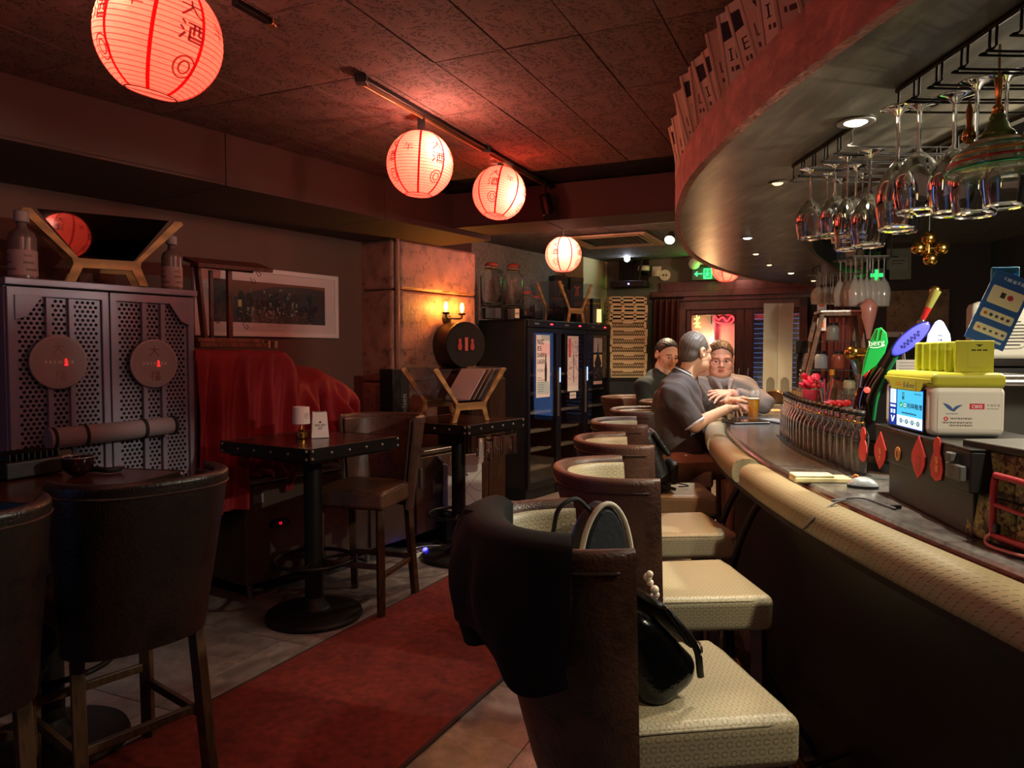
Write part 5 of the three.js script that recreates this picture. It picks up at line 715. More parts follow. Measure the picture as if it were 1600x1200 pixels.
  const a = onY(962, 373, CEIL - 0.005), ac = thing('ceiling_air_conditioner', 'recessed four-way ceiling air conditioner beyond the beam', 'air conditioner', V(a.x, CEIL - 0.03, -a.z), gry); const beige = S(0xa89878, 0.5), A = 0.84; for (let k = 0; k < 4; k++) { const f = mesh('louvre', [bx(A - 0.14, 0.014, 0.05, 0, 0, A / 2 - 0.05), bx(A - 0.2, 0.008, 0.02, 0, -0.006, A / 2 - 0.1), bx(A, 0.02, 0.025, 0, 0, A / 2)], beige, ac); f.rotation.y = k * Math.PI / 2; } mesh('intake_grille', bx(A - 0.3, 0.012, A - 0.3, 0, 0.01, 0), S(0x2a2420, 0.7), ac); for (let k = 0; k < 9; k++) mesh('grille_bar', bx(A - 0.3, 0.006, 0.01, 0, 0.002, -0.24 + k * 0.06), S(0x4a4034, 0.6), ac);
  const w = onY(1047, 372, CEIL - 0.13), sp = thing('ceiling_spot', 'small lit ceiling spotlight between the beam and the canopy', 'spotlight', w, 0); mesh('can', lathe([[0, 0.07], [0.035, 0.06], [0.05, -0.03], [0.045, -0.03], [0.03, 0.04], [0, 0.045]], 22), M.steel, sp); mesh('stem', bar([0, 0.06, 0], [0.01, 0.13, -0.02], 0.007), M.iron, sp); mesh('lamp_face', sph(0.044, 0, -0.02, 0, 14), glow(0xffe8c0, 20), sp); sp.rotation.set(-0.75, 0, -0.3); spot(w.clone().setY(w.y - 0.07), V(1.45, 1.0, 6.9), 0xffe2b8, 17, rad(72), 0.8, 0.03);
}
// dark curtain left of the door, folding panel, wall things at the right
{
  const curtain = (label, pa, pb, py0, y0, out) => { const a = farPx(pa, py0, out), b = farPx(pb, py0, out), L = a.distanceTo(b), t = thing('curtain', label, 'curtain', V(a.x, 0, -a.z), fry); mesh('curtain_cloth', gridGeo(90, 20, (u, v) => { const q = new THREE.Vector3(u * L, a.y + (y0 - a.y) * v, 0.035 * Math.sin(u * L / 0.075 * 6.28 + Math.sin(v * 3)) * (0.7 + 0.3 * v)); q.s = u * L; q.t = v * 2; return q; }), S(0x4a1416, 0.8, 0, { side: THREE.DoubleSide }), t); mesh('curtain_rail', bar([-0.05, a.y + 0.01, 0], [L + 0.05, a.y + 0.01, 0], 0.012), M.iron, t); };
  curtain('dark red pleated curtain hanging left of the door', 1021, 1061, 468, 0.05, 0.08); curtain('dark red pleated curtain right of the door, behind the glass case', 1284, 1330, 476, 0.4, 0.08);
  const p = atD(1215, 560, 7.6), t = thing('folding_panel', 'pale two-leaf folding panel standing in front of the right door leaf', 'panel', V(p.x, 0, 7.6), rad(-8)), w = 0.145, y0 = 0.9, y1 = atD(1215, 474, 7.6).y, pm = S(0xb8b2a4, 0.6);
  for (const [x, r] of [[-w / 2 - 0.001, 0.12], [w / 2 + 0.001, -0.12]]) { const m = mesh('leaf', bx(w, y1 - 0.02, 0.02, 0, (y1 + 0.02) / 2, 0, 0.004), pm, t); m.position.set(x, 0, 0); m.rotation.y = r; const arch = [[-0.042, -0.3], [0.042, -0.3]]; for (let k = 0; k <= 10; k++) arch.push([0.042 * Math.cos(k / 10 * Math.PI), 0.06 * Math.sin(k / 10 * Math.PI)]); mesh('arch_inlay', extr(arch, 0.004, 0.001).translate(0, 1.23, 0.0122), S(0x7c7468, 0.6), m); }
  const c0 = farPx(1386, 455, 0.02), c1 = farPx(1482, 522, 0.02), cb = thing('cork_board', 'weathered brown cork board with a pale ledge on the dark wall behind the beer taps', 'board', c0.clone().add(c1).multiplyScalar(0.5), fry), bw = Math.hypot(c1.x - c0.x, c1.z - c0.z), bh = c0.y - c1.y; mesh('cork_sheet', bx(bw, bh, 0.02, 0, 0, 0), S(0x8a7458, 0.9, 0, { map: T.leather, bumpMap: T.plaster, bumpScale: 0.006 }), cb); mesh('ledge', bx(bw, 0.06, 0.05, 0, -bh / 2, 0.02), S(0x9a9488, 0.6), cb);
  const s = farPx(1284, 482, 0.12), fl = thing('bottle_banner', 'narrow white vertical banner with orange mark right of the door', 'banner', s, fry); print('banner_face', 0.1, 0.42, canvasTex(60, 240, (x) => { x.fillStyle = '#c0c4d0'; x.fillRect(0, 0, 60, 240); x.fillStyle = '#b06040'; x.beginPath(); x.arc(30, 60, 22, 0, 7); x.fill(); x.fillStyle = '#8090b8'; x.fillRect(8, 100, 44, 60); x.fillStyle = '#c07050'; x.fillRect(14, 180, 32, 40); }), fl, 0, -0.05, 0); mesh('banner_rod', bar([-0.06, 0.165, 0], [0.06, 0.165, 0], 0.006), M.iron, fl); mesh('banner_hook', bar([0, 0.165, 0], [0, 0.165, -0.12], 0.004), M.iron, fl);
}

// ================================================================ ON AND ABOVE THE BAR
// hanging glass racks
const amberGlass = M.glass;
function wineGlass(label, group, small) {
  const t = thing('wine_glass', label, 'wine glass', [0, 0, 0], 0, group), n = small ? 14 : 26;
  mesh('foot', lathe([[0, 0.004], [0.034, 0.004], [0.036, 0.002], [0.034, 0], [0.012, -0.004], [0.004, -0.012]], n), (small ? M.sparkle : M.solidGlass), t);
  mesh('stem', lathe([[0.0042, -0.012], [0.0036, -0.05], [0.004, -0.088], [0.009, -0.098]], 10), (small ? M.sparkle : M.solidGlass), t);
  mesh('bowl', lathe([[0.0, -0.094], [0.012, -0.099], [0.028, -0.116], [0.041, -0.143], [0.0435, -0.162], [0.042, -0.185], [0.037, -0.215], [0.0355, -0.222], [0.034, -0.215], [0.04, -0.183], [0.0415, -0.162], [0.039, -0.144], [0.026, -0.118], [0.01, -0.103], [0, -0.1]], n), (small ? M.sparkle : M.solidGlass), t);
  return t;
}
const RY = 2.232;
function glassRack(label, P, nx, nz, dx, dz, ry) {                   // wire loops hung from the canopy underside
  const t = thing('glass_rack', label, 'glass rack', P, ry, 'wire glass racks under the canopy'), W = nx * dx, D = nz * dz;
  mesh('top_rail', bar([0, 2.294 - P.y, 0], [0, 2.294 - P.y, D], 0.006), M.iron, t); mesh('top_rail', bar([W, 2.294 - P.y, 0], [W, 2.294 - P.y, D], 0.006), M.iron, t);
  for (let k = 0; k <= nz; k++) { const z = k * dz; for (const o of [-0.012, 0.012]) if ((k > 0 || o > 0) && (k < nz || o < 0)) mesh('wire_rail', tube([[0, 2.294 - P.y, z + o], [0, 0.012, z + o], [0.012, 0, z + o], [W - 0.012, 0, z + o], [W, 0.012, z + o], [W, 2.294 - P.y, z + o]], 0.0032, 60, 6), M.darkMetal, t); }
  return t;
}
glassRack('wire rack of hanging wine glasses left of the near one, under the canopy', V(1.13, RY, 2.97), 4, 5, 0.1, 0.105, 0);
glassRack('nearest wire rack under the canopy, holding clear glasses and the striped glass ornament', V(1.10, RY, 2.12), 5, 5, 0.1, 0.105, 0);
{
  const g0 = wineGlass('wine glass hanging at the left end of the second rack from the camera', 'wine glasses in the second hanging rack');
  const put = (o, px, rimY, d, label, group, L) => { const p = atD(px, rimY, d), h = RY + 0.004 - p.y, k = Math.max(0.9, h / 0.222), c = o || dup(g0, V(p.x, RY + 0.004, d), undefined, label, group); c.position.copy(V(p.x, RY + 0.004, d)); c.scale.set(Math.min(k, 1.35) * (L || 1), k, Math.min(k, 1.35) * (L || 1)); c.rotation.y = px; return c; };
  put(g0, 1265, 374, 2.78);
  const A = 'wine glasses in the second hanging rack', names = ['second from the left, narrow', 'third from the left', 'small one hanging low between two large glasses', 'wide one in the middle', 'large one right of the middle', 'rightmost, half hidden', 'narrow one hanging behind the middle glass', 'short one at the back left'];
  [[1291, 372, 2.86, 0.8], [1303, 368, 2.7, 1.0], [1322, 392, 2.6, 0.7], [1336, 372, 2.74, 1.0], [1357, 386, 2.55, 1.05], [1412, 364, 2.66, 1.05], [1346, 384, 2.86, 0.7], [1313, 380, 2.95, 0.8]].forEach((a, i) => put(null, a[0], a[1], a[2], 'wine glass in the second hanging rack, ' + names[i], A, a[3]));
  const B = 'wine glasses in the nearest hanging rack', nb = ['leftmost large one with a long stem', 'second from the left', 'third from the left', 'rightmost, by the ornament', 'one at the back behind the leftmost'];
  [[1433, 334, 2.06, 1.1], [1488, 336, 2.0, 1.05], [1522, 338, 1.9, 1.0], [1568, 325, 1.84, 0.9], [1400, 360, 2.1, 0.95]].forEach((a, i) => put(null, a[0], a[1], a[2], 'wine glass in the nearest hanging rack, ' + nb[i], B, a[3]));
}
{ // striped glass ornament
  const p = atD(1561, 122, 1.8), t = thing('glass_ornament', 'iridescent glass finial ornament with gold spire and spiral rings hanging by the near rack', 'ornament', p, 0), k = 1.8 / 1140;
  const f = (pts) => lathe(pts.map(([r, y]) => [r * k, -y * k]), 30), ir = new THREE.MeshPhysicalMaterial({ color: 0xcfd8c0, roughness: 0.05, metalness: 0.0, transmission: 0.75, thickness: 0, iridescence: 1, iridescenceIOR: 1.9, iridescenceThicknessRange: [200, 500], specularIntensity: 1 });
  mesh('spire', f([[0, -4], [6, 0], [5, 22], [4, 26], [4, 40], [7, 42], [9, 54], [0, 54]]), S(0xd89a50, 0.2, 0.8), t); mesh('neck', f([[0, 54], [9, 54], [12, 60], [10, 64], [15, 70], [17, 78], [24, 84], [26, 92], [0, 92]]), S(0x7a8a50, 0.15, 0.7), t);
  mesh('dome', f([[0, 90], [26, 92], [40, 98], [56, 112], [66, 126], [69, 140], [60, 148], [0, 150]]), ir, t);
  [[34, 97, 0xd89040], [48, 106, 0x3a9a80], [59, 116, 0xe0a040], [66, 127, 0xc04a40], [69, 138, 0x40a070]].forEach(([r, y, c]) => mesh('spiral_ring', new THREE.TorusGeometry(r * k, 0.0035, 8, 48).rotateX(Math.PI / 2).rotateZ(0.05).translate(0, -y * k, 0), S(c, 0.15, 0.6), t));
  for (const x of [-44, 38]) { const m = new THREE.Group(); mesh('side_finial', f([[0, -10], [5, 10], [4, 34], [8, 40], [10, 50], [6, 58], [0, 60]]).translate(x * k, -40 * k, x > 0 ? 0.03 : 0.0), x > 0 ? S(0x8a4a90, 0.2, 0.6) : S(0xb08040, 0.2, 0.8), t); }
  mesh('hanging_wire', bar([0, 0, 0], [0, 2.294 - p.y, 0], 0.003), M.brass, t);
}
// far racks with a crowd of small glasses
{
  const mk = (lab, pxa, pxb, d, rim, n, rows, grp, sc, up = 0.062) => { const a = atD(pxa, 440, d), b = atD(pxb, 440, d), Y = 2.235, t = thing('glass_rack', lab, 'glass rack', V(a.x, Y, d), 0, 'wire glass racks under the canopy'); for (let r = 0; r < rows; r++) for (const o of [-0.014, 0.014]) mesh('wire_rail', bar([-0.05, 0, -r * 0.12 + o], [b.x - a.x + 0.05, 0, -r * 0.12 + o], 0.005, 6), M.chrome, t); for (const x of [0, b.x - a.x]) mesh('hanger', [bar([x, 0, 0.014], [x, up, 0.014], 0.005, 6), bar([x, 0, -(rows - 1) * 0.12 - 0.014], [x, up, -(rows - 1) * 0.12 - 0.014], 0.005, 6), bar([x, up, 0.014], [x, up, -(rows - 1) * 0.12 - 0.014], 0.005, 6)], M.iron, t);
    const g = wineGlass(lab.includes('left') ? 'small wine glass in the far left hanging rack above the glass case' : 'small wine glass in the far right hanging rack beside the cork board', grp, true); let first = true;
    for (let r = 0; r < rows; r++) for (let k = 0; k < n; k++) { const p = V(a.x + (b.x - a.x) * (k + 0.5 * (r % 2)) / n, Y + 0.002, d + r * 0.12), o = first ? g : dup(g, p); o.userData.label = `small wine glass, far ${lab.startsWith('left') ? 'left' : 'right'} hanging rack, ${['front', 'second', 'third'][r]} row, ${ORD[k]} from left`; o.position.copy(p); const h = (Y - (1.55 + (550 - rim) * (d + r * 0.12) / 1140)) / 0.222; o.scale.set(sc, h, sc); first = false; } };
  mk('left of the two far wire racks of small glasses over the glass case', 1280, 1345, 6.4, 476, 6, 2, 'small glasses in the far left rack', 1.2); mk('right of the two far wire racks of small glasses, brightly lit', 1336, 1390, 5.3, 480, 6, 3, 'small glasses in the far right rack', 1.1, CEIL + 0.028 - 2.235);
  const p = atD(1358, 480, 5.1), t = thing('hanging_vase', 'pinkish cone-shaped glass hanging below the far right rack', 'vase', V(p.x, 2.2, 5.1)); mesh('cone', lathe([[0.012, 0], [0.02, 0.05], [0.045, 0.16], [0.056, 0.23], [0.03, 0.27], [0.006, 0.285]].map(([r, y]) => [r, y + atD(1358, 530, 5.1).y - 2.2]), 22), new THREE.MeshPhysicalMaterial({ color: 0xf0b4a4, roughness: 0.25, transmission: 0.55, thickness: 0 }), t); mesh('hook', bar([0, -0.085, 0], [0, 0.1, 0], 0.005), M.chrome, t);
}
// row of stoppered bottles along the counter
{
  const a = V(1.33, TOP, 2.78), b = V(1.535, TOP, 4.08), n = 19, amber = new THREE.MeshPhysicalMaterial({ color: 0x9a7650, roughness: 0.04, transmission: 0.85, thickness: 0, ior: 1.5 });
  const t = thing('swing_bottle', 'clear brownish stoppered bottle, nearest the red charms, first of the row on the counter', 'bottle', a, 0, 'stoppered bottles in a row on the bar');
  mesh('glass_body', lathe([[0, 0.002], [0.026, 0.002], [0.031, 0.008], [0.031, 0.135], [0.029, 0.148], [0.018, 0.168], [0.0135, 0.18], [0.0135, 0.218], [0.017, 0.22], [0.017, 0.226], [0.012, 0.228], [0.0105, 0.22], [0.0105, 0.18], [0.015, 0.167], [0.0265, 0.146], [0.028, 0.134], [0.028, 0.012], [0, 0.008]], 24), M.solidGlass, t); mesh('drink', lathe([[0, 0.013], [0.0272, 0.015], [0.0272, 0.128], [0, 0.128]], 20), S(0x3a2414, 0.25), t); mesh('neck_collar', new THREE.TorusGeometry(0.0155, 0.003, 6, 20).rotateX(Math.PI / 2).translate(0, 0.2, 0), M.brass, t); mesh('stopper', lathe([[0, 0.226], [0.015, 0.226], [0.019, 0.232], [0.019, 0.246], [0, 0.248]], 18), M.black, t); mesh('wire_bail', tube([[0.0145, 0.2, 0], [0.022, 0.17, 0.006], [0.03, 0.15, 0.01], [0.0335, 0.09, 0.0]], 0.0018, 20, 5), M.chrome, t);
  for (let k = 1; k < n; k++) { const p = a.clone().lerp(b, k / (n - 1)); p.x -= 0.045 * Math.sin(k / (n - 1) * Math.PI) * 1; const o = dup(t, p, rr(-0.8, 0.8), `clear brownish stoppered bottle, ${ORD[k]} from the near end of the row on the counter`); }
  const tr = thing('bottle_tray', 'black rubber mat under the row of stoppered bottles', 'mat'); const pth = []; for (let k = 0; k <= 20; k++) { const p = a.clone().lerp(b, (k / 20) * 1.04 - 0.02); p.x -= 0.045 * Math.sin(Math.min(1, Math.max(0, (k / 20) * 1.04 - 0.02)) * Math.PI); pth.push({ p: p.setY(0), n: new THREE.Vector3(1, 0, 0.12).normalize() }); } mesh('rubber_mat', sweep(pth, [[-0.04, TOP + 0.0002], [-0.04, TOP + 0.0015], [0.04, TOP + 0.0015], [0.04, TOP + 0.0002]]), M.rubber, tr); mesh('mat_edge', sweep(pth, [[-0.044, TOP + 0.0002], [-0.044, TOP + 0.004], [-0.04, TOP + 0.004], [-0.04, TOP + 0.0002]]), M.rubber, tr);
}
// raised back shelf with the smaller things
const SH = 1.2;
{
  const seg = curvePath([[1.72, 3.4], [1.85, 4.2], [2.02, 5.0], [2.35, 5.8], [2.75, 6.5]], 40), t = thing('back_shelf', 'dark raised shelf behind the row of bottles, full of glassware', 'shelf'); mesh('shelf_board', sweep(seg, [[0, SH - 0.03], [0, SH], [0.55, SH], [0.55, SH - 0.03]]), S(0x191513, 0.3), t); mesh('shelf_front', sweep(seg, [[0.02, 0], [0.04, 0], [0.04, SH - 0.03], [0.02, SH - 0.03]]), M.blackMatt, t); mesh('metal_edge', sweep(seg, [[-0.006, SH - 0.02], [-0.006, SH + 0.012], [0, SH + 0.012], [0, SH - 0.02]]), M.steel, t);
  const at = (px, d) => { const p = atD(px, 600, d); return V(p.x, SH, d); };
  const fl = thing('artificial_flower', 'bright red artificial flower in a little red pot among the glassware', 'flower', at(1266, 5.0)); mesh('pot', lathe([[0, 0], [0.045, 0], [0.055, 0.09], [0.05, 0.09], [0, 0.08]], 20), S(0xb02838, 0.4), fl); for (let k = 0; k < 14; k++) { const a = k * 2.4, r = 0.03 + 0.018 * (k % 3); const m = mesh('petal', new THREE.SphereGeometry(0.034, 8, 6).scale(1, 0.45, 0.7), S(0xe02038, 0.5), fl); m.position.set(r * Math.cos(a), 0.12 + 0.02 * (k % 4), r * Math.sin(a)); m.rotation.set(0.4 * Math.sin(a), a, 0.5); }
  const st = thing('straw_cup', 'cup of purple, red and yellow straws right of the red flower', 'cup', at(1290, 4.9)); mesh('cup', lathe([[0, 0], [0.04, 0], [0.045, 0.1], [0.042, 0.1], [0.036, 0.006]], 20), M.glass, st); for (let k = 0; k < 10; k++) mesh('straw', bar([0.02 * Math.cos(k * 2.1), 0.01, 0.02 * Math.sin(k * 2.1)], [0.05 * Math.cos(k * 2.1), 0.17, 0.05 * Math.sin(k * 2.1)], 0.005, 6), S([0x7040b0, 0xc03040, 0xd0a030, 0x9060c0][k % 4], 0.5), st);
  const tum = thing('tumbler', 'small clear upturned tumbler nearest the straws on the back shelf', 'tumbler', at(1318, 4.75), 0, 'tumblers on the back shelf'); mesh('glass_wall', lathe([[0.034, 0], [0.03, 0.1], [0, 0.102], [0, 0.094], [0.027, 0.094], [0.032, 0.002]], 20), M.glass, tum); mesh('glass_base', cyl(0.03, 0.03, 0.006, 0, 0.105, 0, 20), M.glass, tum);
  for (let k = 1; k < 14; k++) dup(tum, at(1308 + (k % 7) * 9, 4.9 - (k % 7) * 0.06 + (k > 6 ? 0.22 : 0)), undefined, `small clear upturned tumbler, ${k > 6 ? 'back' : 'front'} row on the back shelf, ${ORD[k % 7]} from left`);
  const cups = thing('shot_glass', 'leftmost small glass of yellowish drink left of the red flower', 'glass', at(1240, 5.4), 0, 'small glasses left of the flower'); mesh('glass_wall', lathe([[0, 0], [0.03, 0], [0.036, 0.09], [0.033, 0.09], [0.028, 0.008], [0, 0.008]], 18), M.glass, cups); mesh('drink', cyl(0.031, 0.028, 0.05, 0, 0.035, 0, 18), S(0xc09050, 0.2), cups); for (let k = 1; k < 4; k++) dup(cups, at(1240 + k * 6, 5.4 - k * 0.1), undefined, `small glass of yellowish drink, ${ORD[k]} from left beside the red flower`);
  const br = thing('spirit_bottle', 'small bottle with an orange cap among the tumblers', 'bottle', at(1300, 5.2)); mesh('bottle_body', lathe([[0, 0], [0.035, 0], [0.035, 0.12], [0.014, 0.15], [0.014, 0.19], [0, 0.19]], 20), S(0x6a4a2a, 0.12), br); mesh('bottle_cap', cyl(0.018, 0.018, 0.04, 0, 0.205, 0, 16), S(0xd08a20, 0.4), br);
  const rd = thing('garnish_tray', 'shallow tray of bright red garnish on the back shelf', 'tray', at(1311, 4.3)); mesh('tray', bx(0.2, 0.03, 0.12, 0, 0.015, 0, 0.006), M.steel, rd); for (let k = 0; k < 16; k++) mesh('cherry', sph(0.018, -0.06 + (k % 6) * 0.024, 0.042 + 0.008 * (k % 2), -0.03 + (k / 6 | 0) * 0.028, 8), S(0xc02020, 0.3), rd);
  const kn = thing('bar_tray', 'black tray with long bar tools lying on the back shelf', 'tray', at(1325, 3.95)); mesh('tray', bx(0.4, 0.02, 0.16, 0, 0.01, 0, 0.006), M.black, kn); for (let k = 0; k < 3; k++) mesh('bar_spoon', bar([-0.16, 0.028, -0.05 + k * 0.04], [0.18, 0.04, -0.02 + k * 0.04], 0.004), M.chrome, kn);
  // wooden glass display case
  const c = thing('display_case', 'slant-sided wooden framed glass case holding small goods behind the bar', 'display case', at(1300, 5.5).setY(SH), rad(-14)), W = S(0xb07c54, 0.5, 0, { map: T.wood }), H = atD(1300, 492, 5.5).y - SH, wb = 0.46, wt = 0.3, dp = 0.3;
  for (const z of [-dp / 2, dp / 2]) mesh('frame', [beam([-wb / 2, 0, z], [-wt / 2 + 0.05, H, z], 0.03, 0.03), beam([wb / 2, 0, z], [wt / 2, H, z], 0.03, 0.03), beam([-wt / 2 + 0.05, H, z], [wt / 2, H, z], 0.03, 0.03), beam([-wb / 2, 0.015, z], [wb / 2, 0.015, z], 0.03, 0.03)], W, c); mesh('top_board', bx(wt - 0.02, 0.02, dp, 0.025, H + 0.02, 0), M.steel, c); for (const k of [0.34, 0.68]) mesh('glass_shelf', bx(wb - 0.16 * k, 0.008, dp - 0.04, 0.02 * k, H * k, 0), M.acrylic, c); mesh('front_pane', extr([[-wb / 2 + 0.02, 0.03], [wb / 2 - 0.02, 0.03], [wt / 2 - 0.01, H - 0.02], [-wt / 2 + 0.06, H - 0.02]], 0.004, 0).translate(0, 0, dp / 2), M.pane, c);
  [[-0.1, 0.03, 0x8a8a80], [0.02, 0.03, 0x9a4a38], [0.12, 0.03, 0xd0c8a0], [-0.08, 0.34, 0xa0a8b0], [0.04, 0.34, 0xb05840], [0.0, 0.68, 0x9a9a90]].forEach(([x, k, col], i) => { const q = thing('goods_jar', 'small jar inside the wooden glass case, ' + ['bottom left', 'bottom middle', 'bottom right', 'middle left', 'middle right', 'top'][i], 'jar', c.localToWorld(new THREE.Vector3(x, 0, 0)).setY(SH + H * k + 0.012), 0, 'goods in the glass case'); mesh('jar_body', lathe([[0, 0], [0.045, 0], [0.045, 0.09], [0.03, 0.11], [0, 0.11]], 18), S(col, 0.3), q); mesh('jar_lid', cyl(0.032, 0.032, 0.02, 0, 0.12, 0, 18), M.darkMetal, q); });
  c.updateMatrixWorld();
  const sg = thing('vertical_sign', 'narrow black upright sign with white sideways numerals left of the glass case', 'sign', at(1252, 5.7), rad(-10)); const v = print('sign_face', 0.26, 0.07, canvasTex(200, 54, (x) => { x.fillStyle = '#0c0c10'; x.fillRect(0, 0, 200, 54); say(x, '1664', 104, 28, 46, '#e0dcd8'); }), sg, 0, 0.15, 0.02); v.rotation.z = Math.PI / 2; mesh('sign_post', bx(0.08, 0.34, 0.03, 0, 0.17, 0), M.black, sg); mesh('sign_cap', bx(0.1, 0.1, 0.05, 0, 0.39, 0), M.blackMatt, sg);
}
// things on the counter by the guests
{
  const mk = (n, l, c, px, py, ry = 0) => { const p = onY(px, py, TOP + 0.001); return thing(n, l, c, V(p.x, TOP, -p.z), ry); };
  let t = mk('beer_glass', 'tall printed glass of golden beer in front of the bald man', 'beer glass', 1177, 656);
  mesh('glass_wall', lathe([[0, 0.001], [0.031, 0.001], [0.033, 0.01], [0.034, 0.06], [0.042, 0.15], [0.043, 0.225], [0.041, 0.225], [0.04, 0.15], [0.032, 0.06], [0.03, 0.014], [0, 0.012]], 28), M.glass, t);
  mesh('beer', lathe([[0, 0.014], [0.0295, 0.016], [0.0315, 0.06], [0.0385, 0.142], [0, 0.142]], 26), new THREE.MeshPhysicalMaterial({ color: 0xf0a81c, roughness: 0.35, transmission: 0.5, thickness: 0, ior: 1.33 }), t); mesh('foam', lathe([[0, 0.142], [0.0385, 0.142], [0.039, 0.152], [0, 0.154]], 24), S(0xf0e8d0, 0.9), t);
  const pr = mesh('print', new THREE.CylinderGeometry(0.0437, 0.0432, 0.06, 20, 1, true, Math.PI - 1.1 + 0.3, 1.9), new THREE.MeshStandardMaterial({ map: canvasTex(200, 90, (x) => { x.clearRect(0, 0, 200, 90); han(x, ['da', 'jiu'], 10, 8, 70, '#f4f4f4', 1.1); x.strokeStyle = '#f4f4f4'; x.lineWidth = 7; x.beginPath(); x.moveTo(150, 70); x.lineTo(190, 10); x.moveTo(150, 30); x.lineTo(196, 60); x.stroke(); }), transparent: true, roughness: 0.5, side: THREE.DoubleSide }), t); pr.position.y = 0.19; pr.rotation.y = Math.PI;
  t = mk('bill_folder', 'black folder with white papers lying on the bar under the beer glass', 'folder', 1165, 661, rad(12)); mesh('cover', bx(0.26, 0.008, 0.17, 0, 0.004, 0), M.black, t); mesh('paper', bx(0.25, 0.003, 0.16, 0.005, 0.0105, 0), M.white, t); mesh('cover', bx(0.25, 0.005, 0.16, -0.005, 0.0155, -0.004), M.blackGloss, t);
  t = mk('bar_mat', 'ridged black and white drip mat on the counter by the bottle row', 'mat', 1216, 660, rad(10)); mesh('mat_base', bx(0.12, 0.01, 0.3, 0, 0.005, 0), M.rubber, t); for (let k = 0; k < 12; k++) mesh('ridge', bx(0.106, 0.006, 0.009, 0, 0.012, -0.135 + k * 0.0245, 0.002), S(0xb8bcc0, 0.4, 0.4), t);
  t = mk('menu_card', 'flat orange-lined menu card on the bar behind the drip mat', 'menu', 1212, 642, rad(10)); mesh('card', bx(0.14, 0.008, 0.2, 0, 0.004, 0), S(0xd8b080, 0.6), t); mesh('card_print', bx(0.1, 0.001, 0.03, 0, 0.0088, 0.03), S(0xb05a30, 0.6), t);
  t = mk('tumbler', 'short clear tumbler standing on the bar right of the beer glass', 'tumbler', 1206, 637); mesh('glass_wall', lathe([[0, 0.002], [0.036, 0.002], [0.04, 0.09], [0.037, 0.09], [0.033, 0.012], [0, 0.012]], 24), M.glass, t); mesh('glass_base', cyl(0.034, 0.034, 0.008, 0, 0.007, 0, 22), M.glass, t);
  t = mk('snack_basket', 'open brown paper snack bag on a dark tray at the far end of the bar', 'snack bag', 1224, 630); mesh('tray', bx(0.3, 0.012, 0.2, 0, 0.006, 0), M.black, t); mesh('bag', gridGeo(28, 8, (u, v) => { const a = u * 6.2832, r = 0.1 + 0.035 * v + 0.016 * Math.sin(u * 31) * v; return new THREE.Vector3(r * 1.2 * Math.cos(a), 0.013 + v * (0.085 + 0.018 * Math.sin(u * 20)), r * 0.8 * Math.sin(a)); }), S(0x8a6a4a, 0.85, 0, { side: THREE.DoubleSide }), t); for (let k = 0; k < 9; k++) mesh('crisp', new THREE.SphereGeometry(0.03, 8, 5).scale(1, 0.35, 0.8).rotateZ(k).translate(0.05 * Math.cos(k * 2), 0.07 + 0.01 * (k % 3), 0.03 * Math.sin(k * 2)), S(0xd8b070, 0.8), t);
  t = mk('card_pack', 'cream lidded tin with faint lettering lying on the counter near the power bank stand', 'tin', 1281, 752, rad(-4)); mesh('tin_body', bx(0.2, 0.02, 0.075, 0, 0.01, 0, 0.006), S(0xd8cc96, 0.4), t); mesh('tin_lid', bx(0.14, 0.01, 0.07, -0.03, 0.024, 0, 0.004), S(0xe0d8b0, 0.4), t); print('lettering', 0.09, 0.022, canvasTex(120, 30, (x) => { x.fillStyle = '#ddd4a8'; x.fillRect(0, 0, 120, 30); dashes(x, 16, 16, 34, 10, '#6a6448'); x.fillStyle = '#9a9270'; x.fillRect(58, 12, 52, 4); }), t, -0.01, 0.0295, 0.0, 0, -Math.PI / 2);
  t = mk('computer_mouse', 'silver and black computer mouse at the foot of the black stand', 'mouse', 1348, 762, rad(60)); mesh('mouse_shell', new THREE.SphereGeometry(0.05, 24, 12, 0, 6.2832, 0, Math.PI / 2).scale(0.62, 0.7, 1).translate(0, 0.004, 0), S(0xa8b0b4, 0.25, 0.4), t); mesh('mouse_base', cyl(0.034, 0.034, 0.01, 0, 0.005, 0, 24).scale(0.92, 1, 1.48), M.black, t); mesh('wheel', new THREE.TorusGeometry(0.008, 0.004, 6, 14).rotateY(Math.PI / 2).translate(0, 0.034, -0.022), S(0xd07030, 0.4), t);
  const cb = thing('cable', 'thin grey cable running from the stand over the armrest pad', 'cable'); const q = (px, py, y) => onY(px, py, y); mesh('cable_sheath', tube([q(1400, 795, TOP + 0.005), q(1345, 778, TOP + 0.005), q(1300, 782, TOP + 0.004), edgeAt(2.22, -0.01, TOP + 0.012), edgeAt(2.2, -0.075, 1.096), edgeAt(2.2, -0.135, 1.05), edgeAt(2.21, -0.14, 1.0)], 0.0035, 60, 6), S(0x55555a, 0.5), cb); mesh('plug_end', bx(0.03, 0.012, 0.014, q(1400, 795, TOP).x, TOP + 0.007, q(1400, 795, TOP).z), M.black, cb);
}
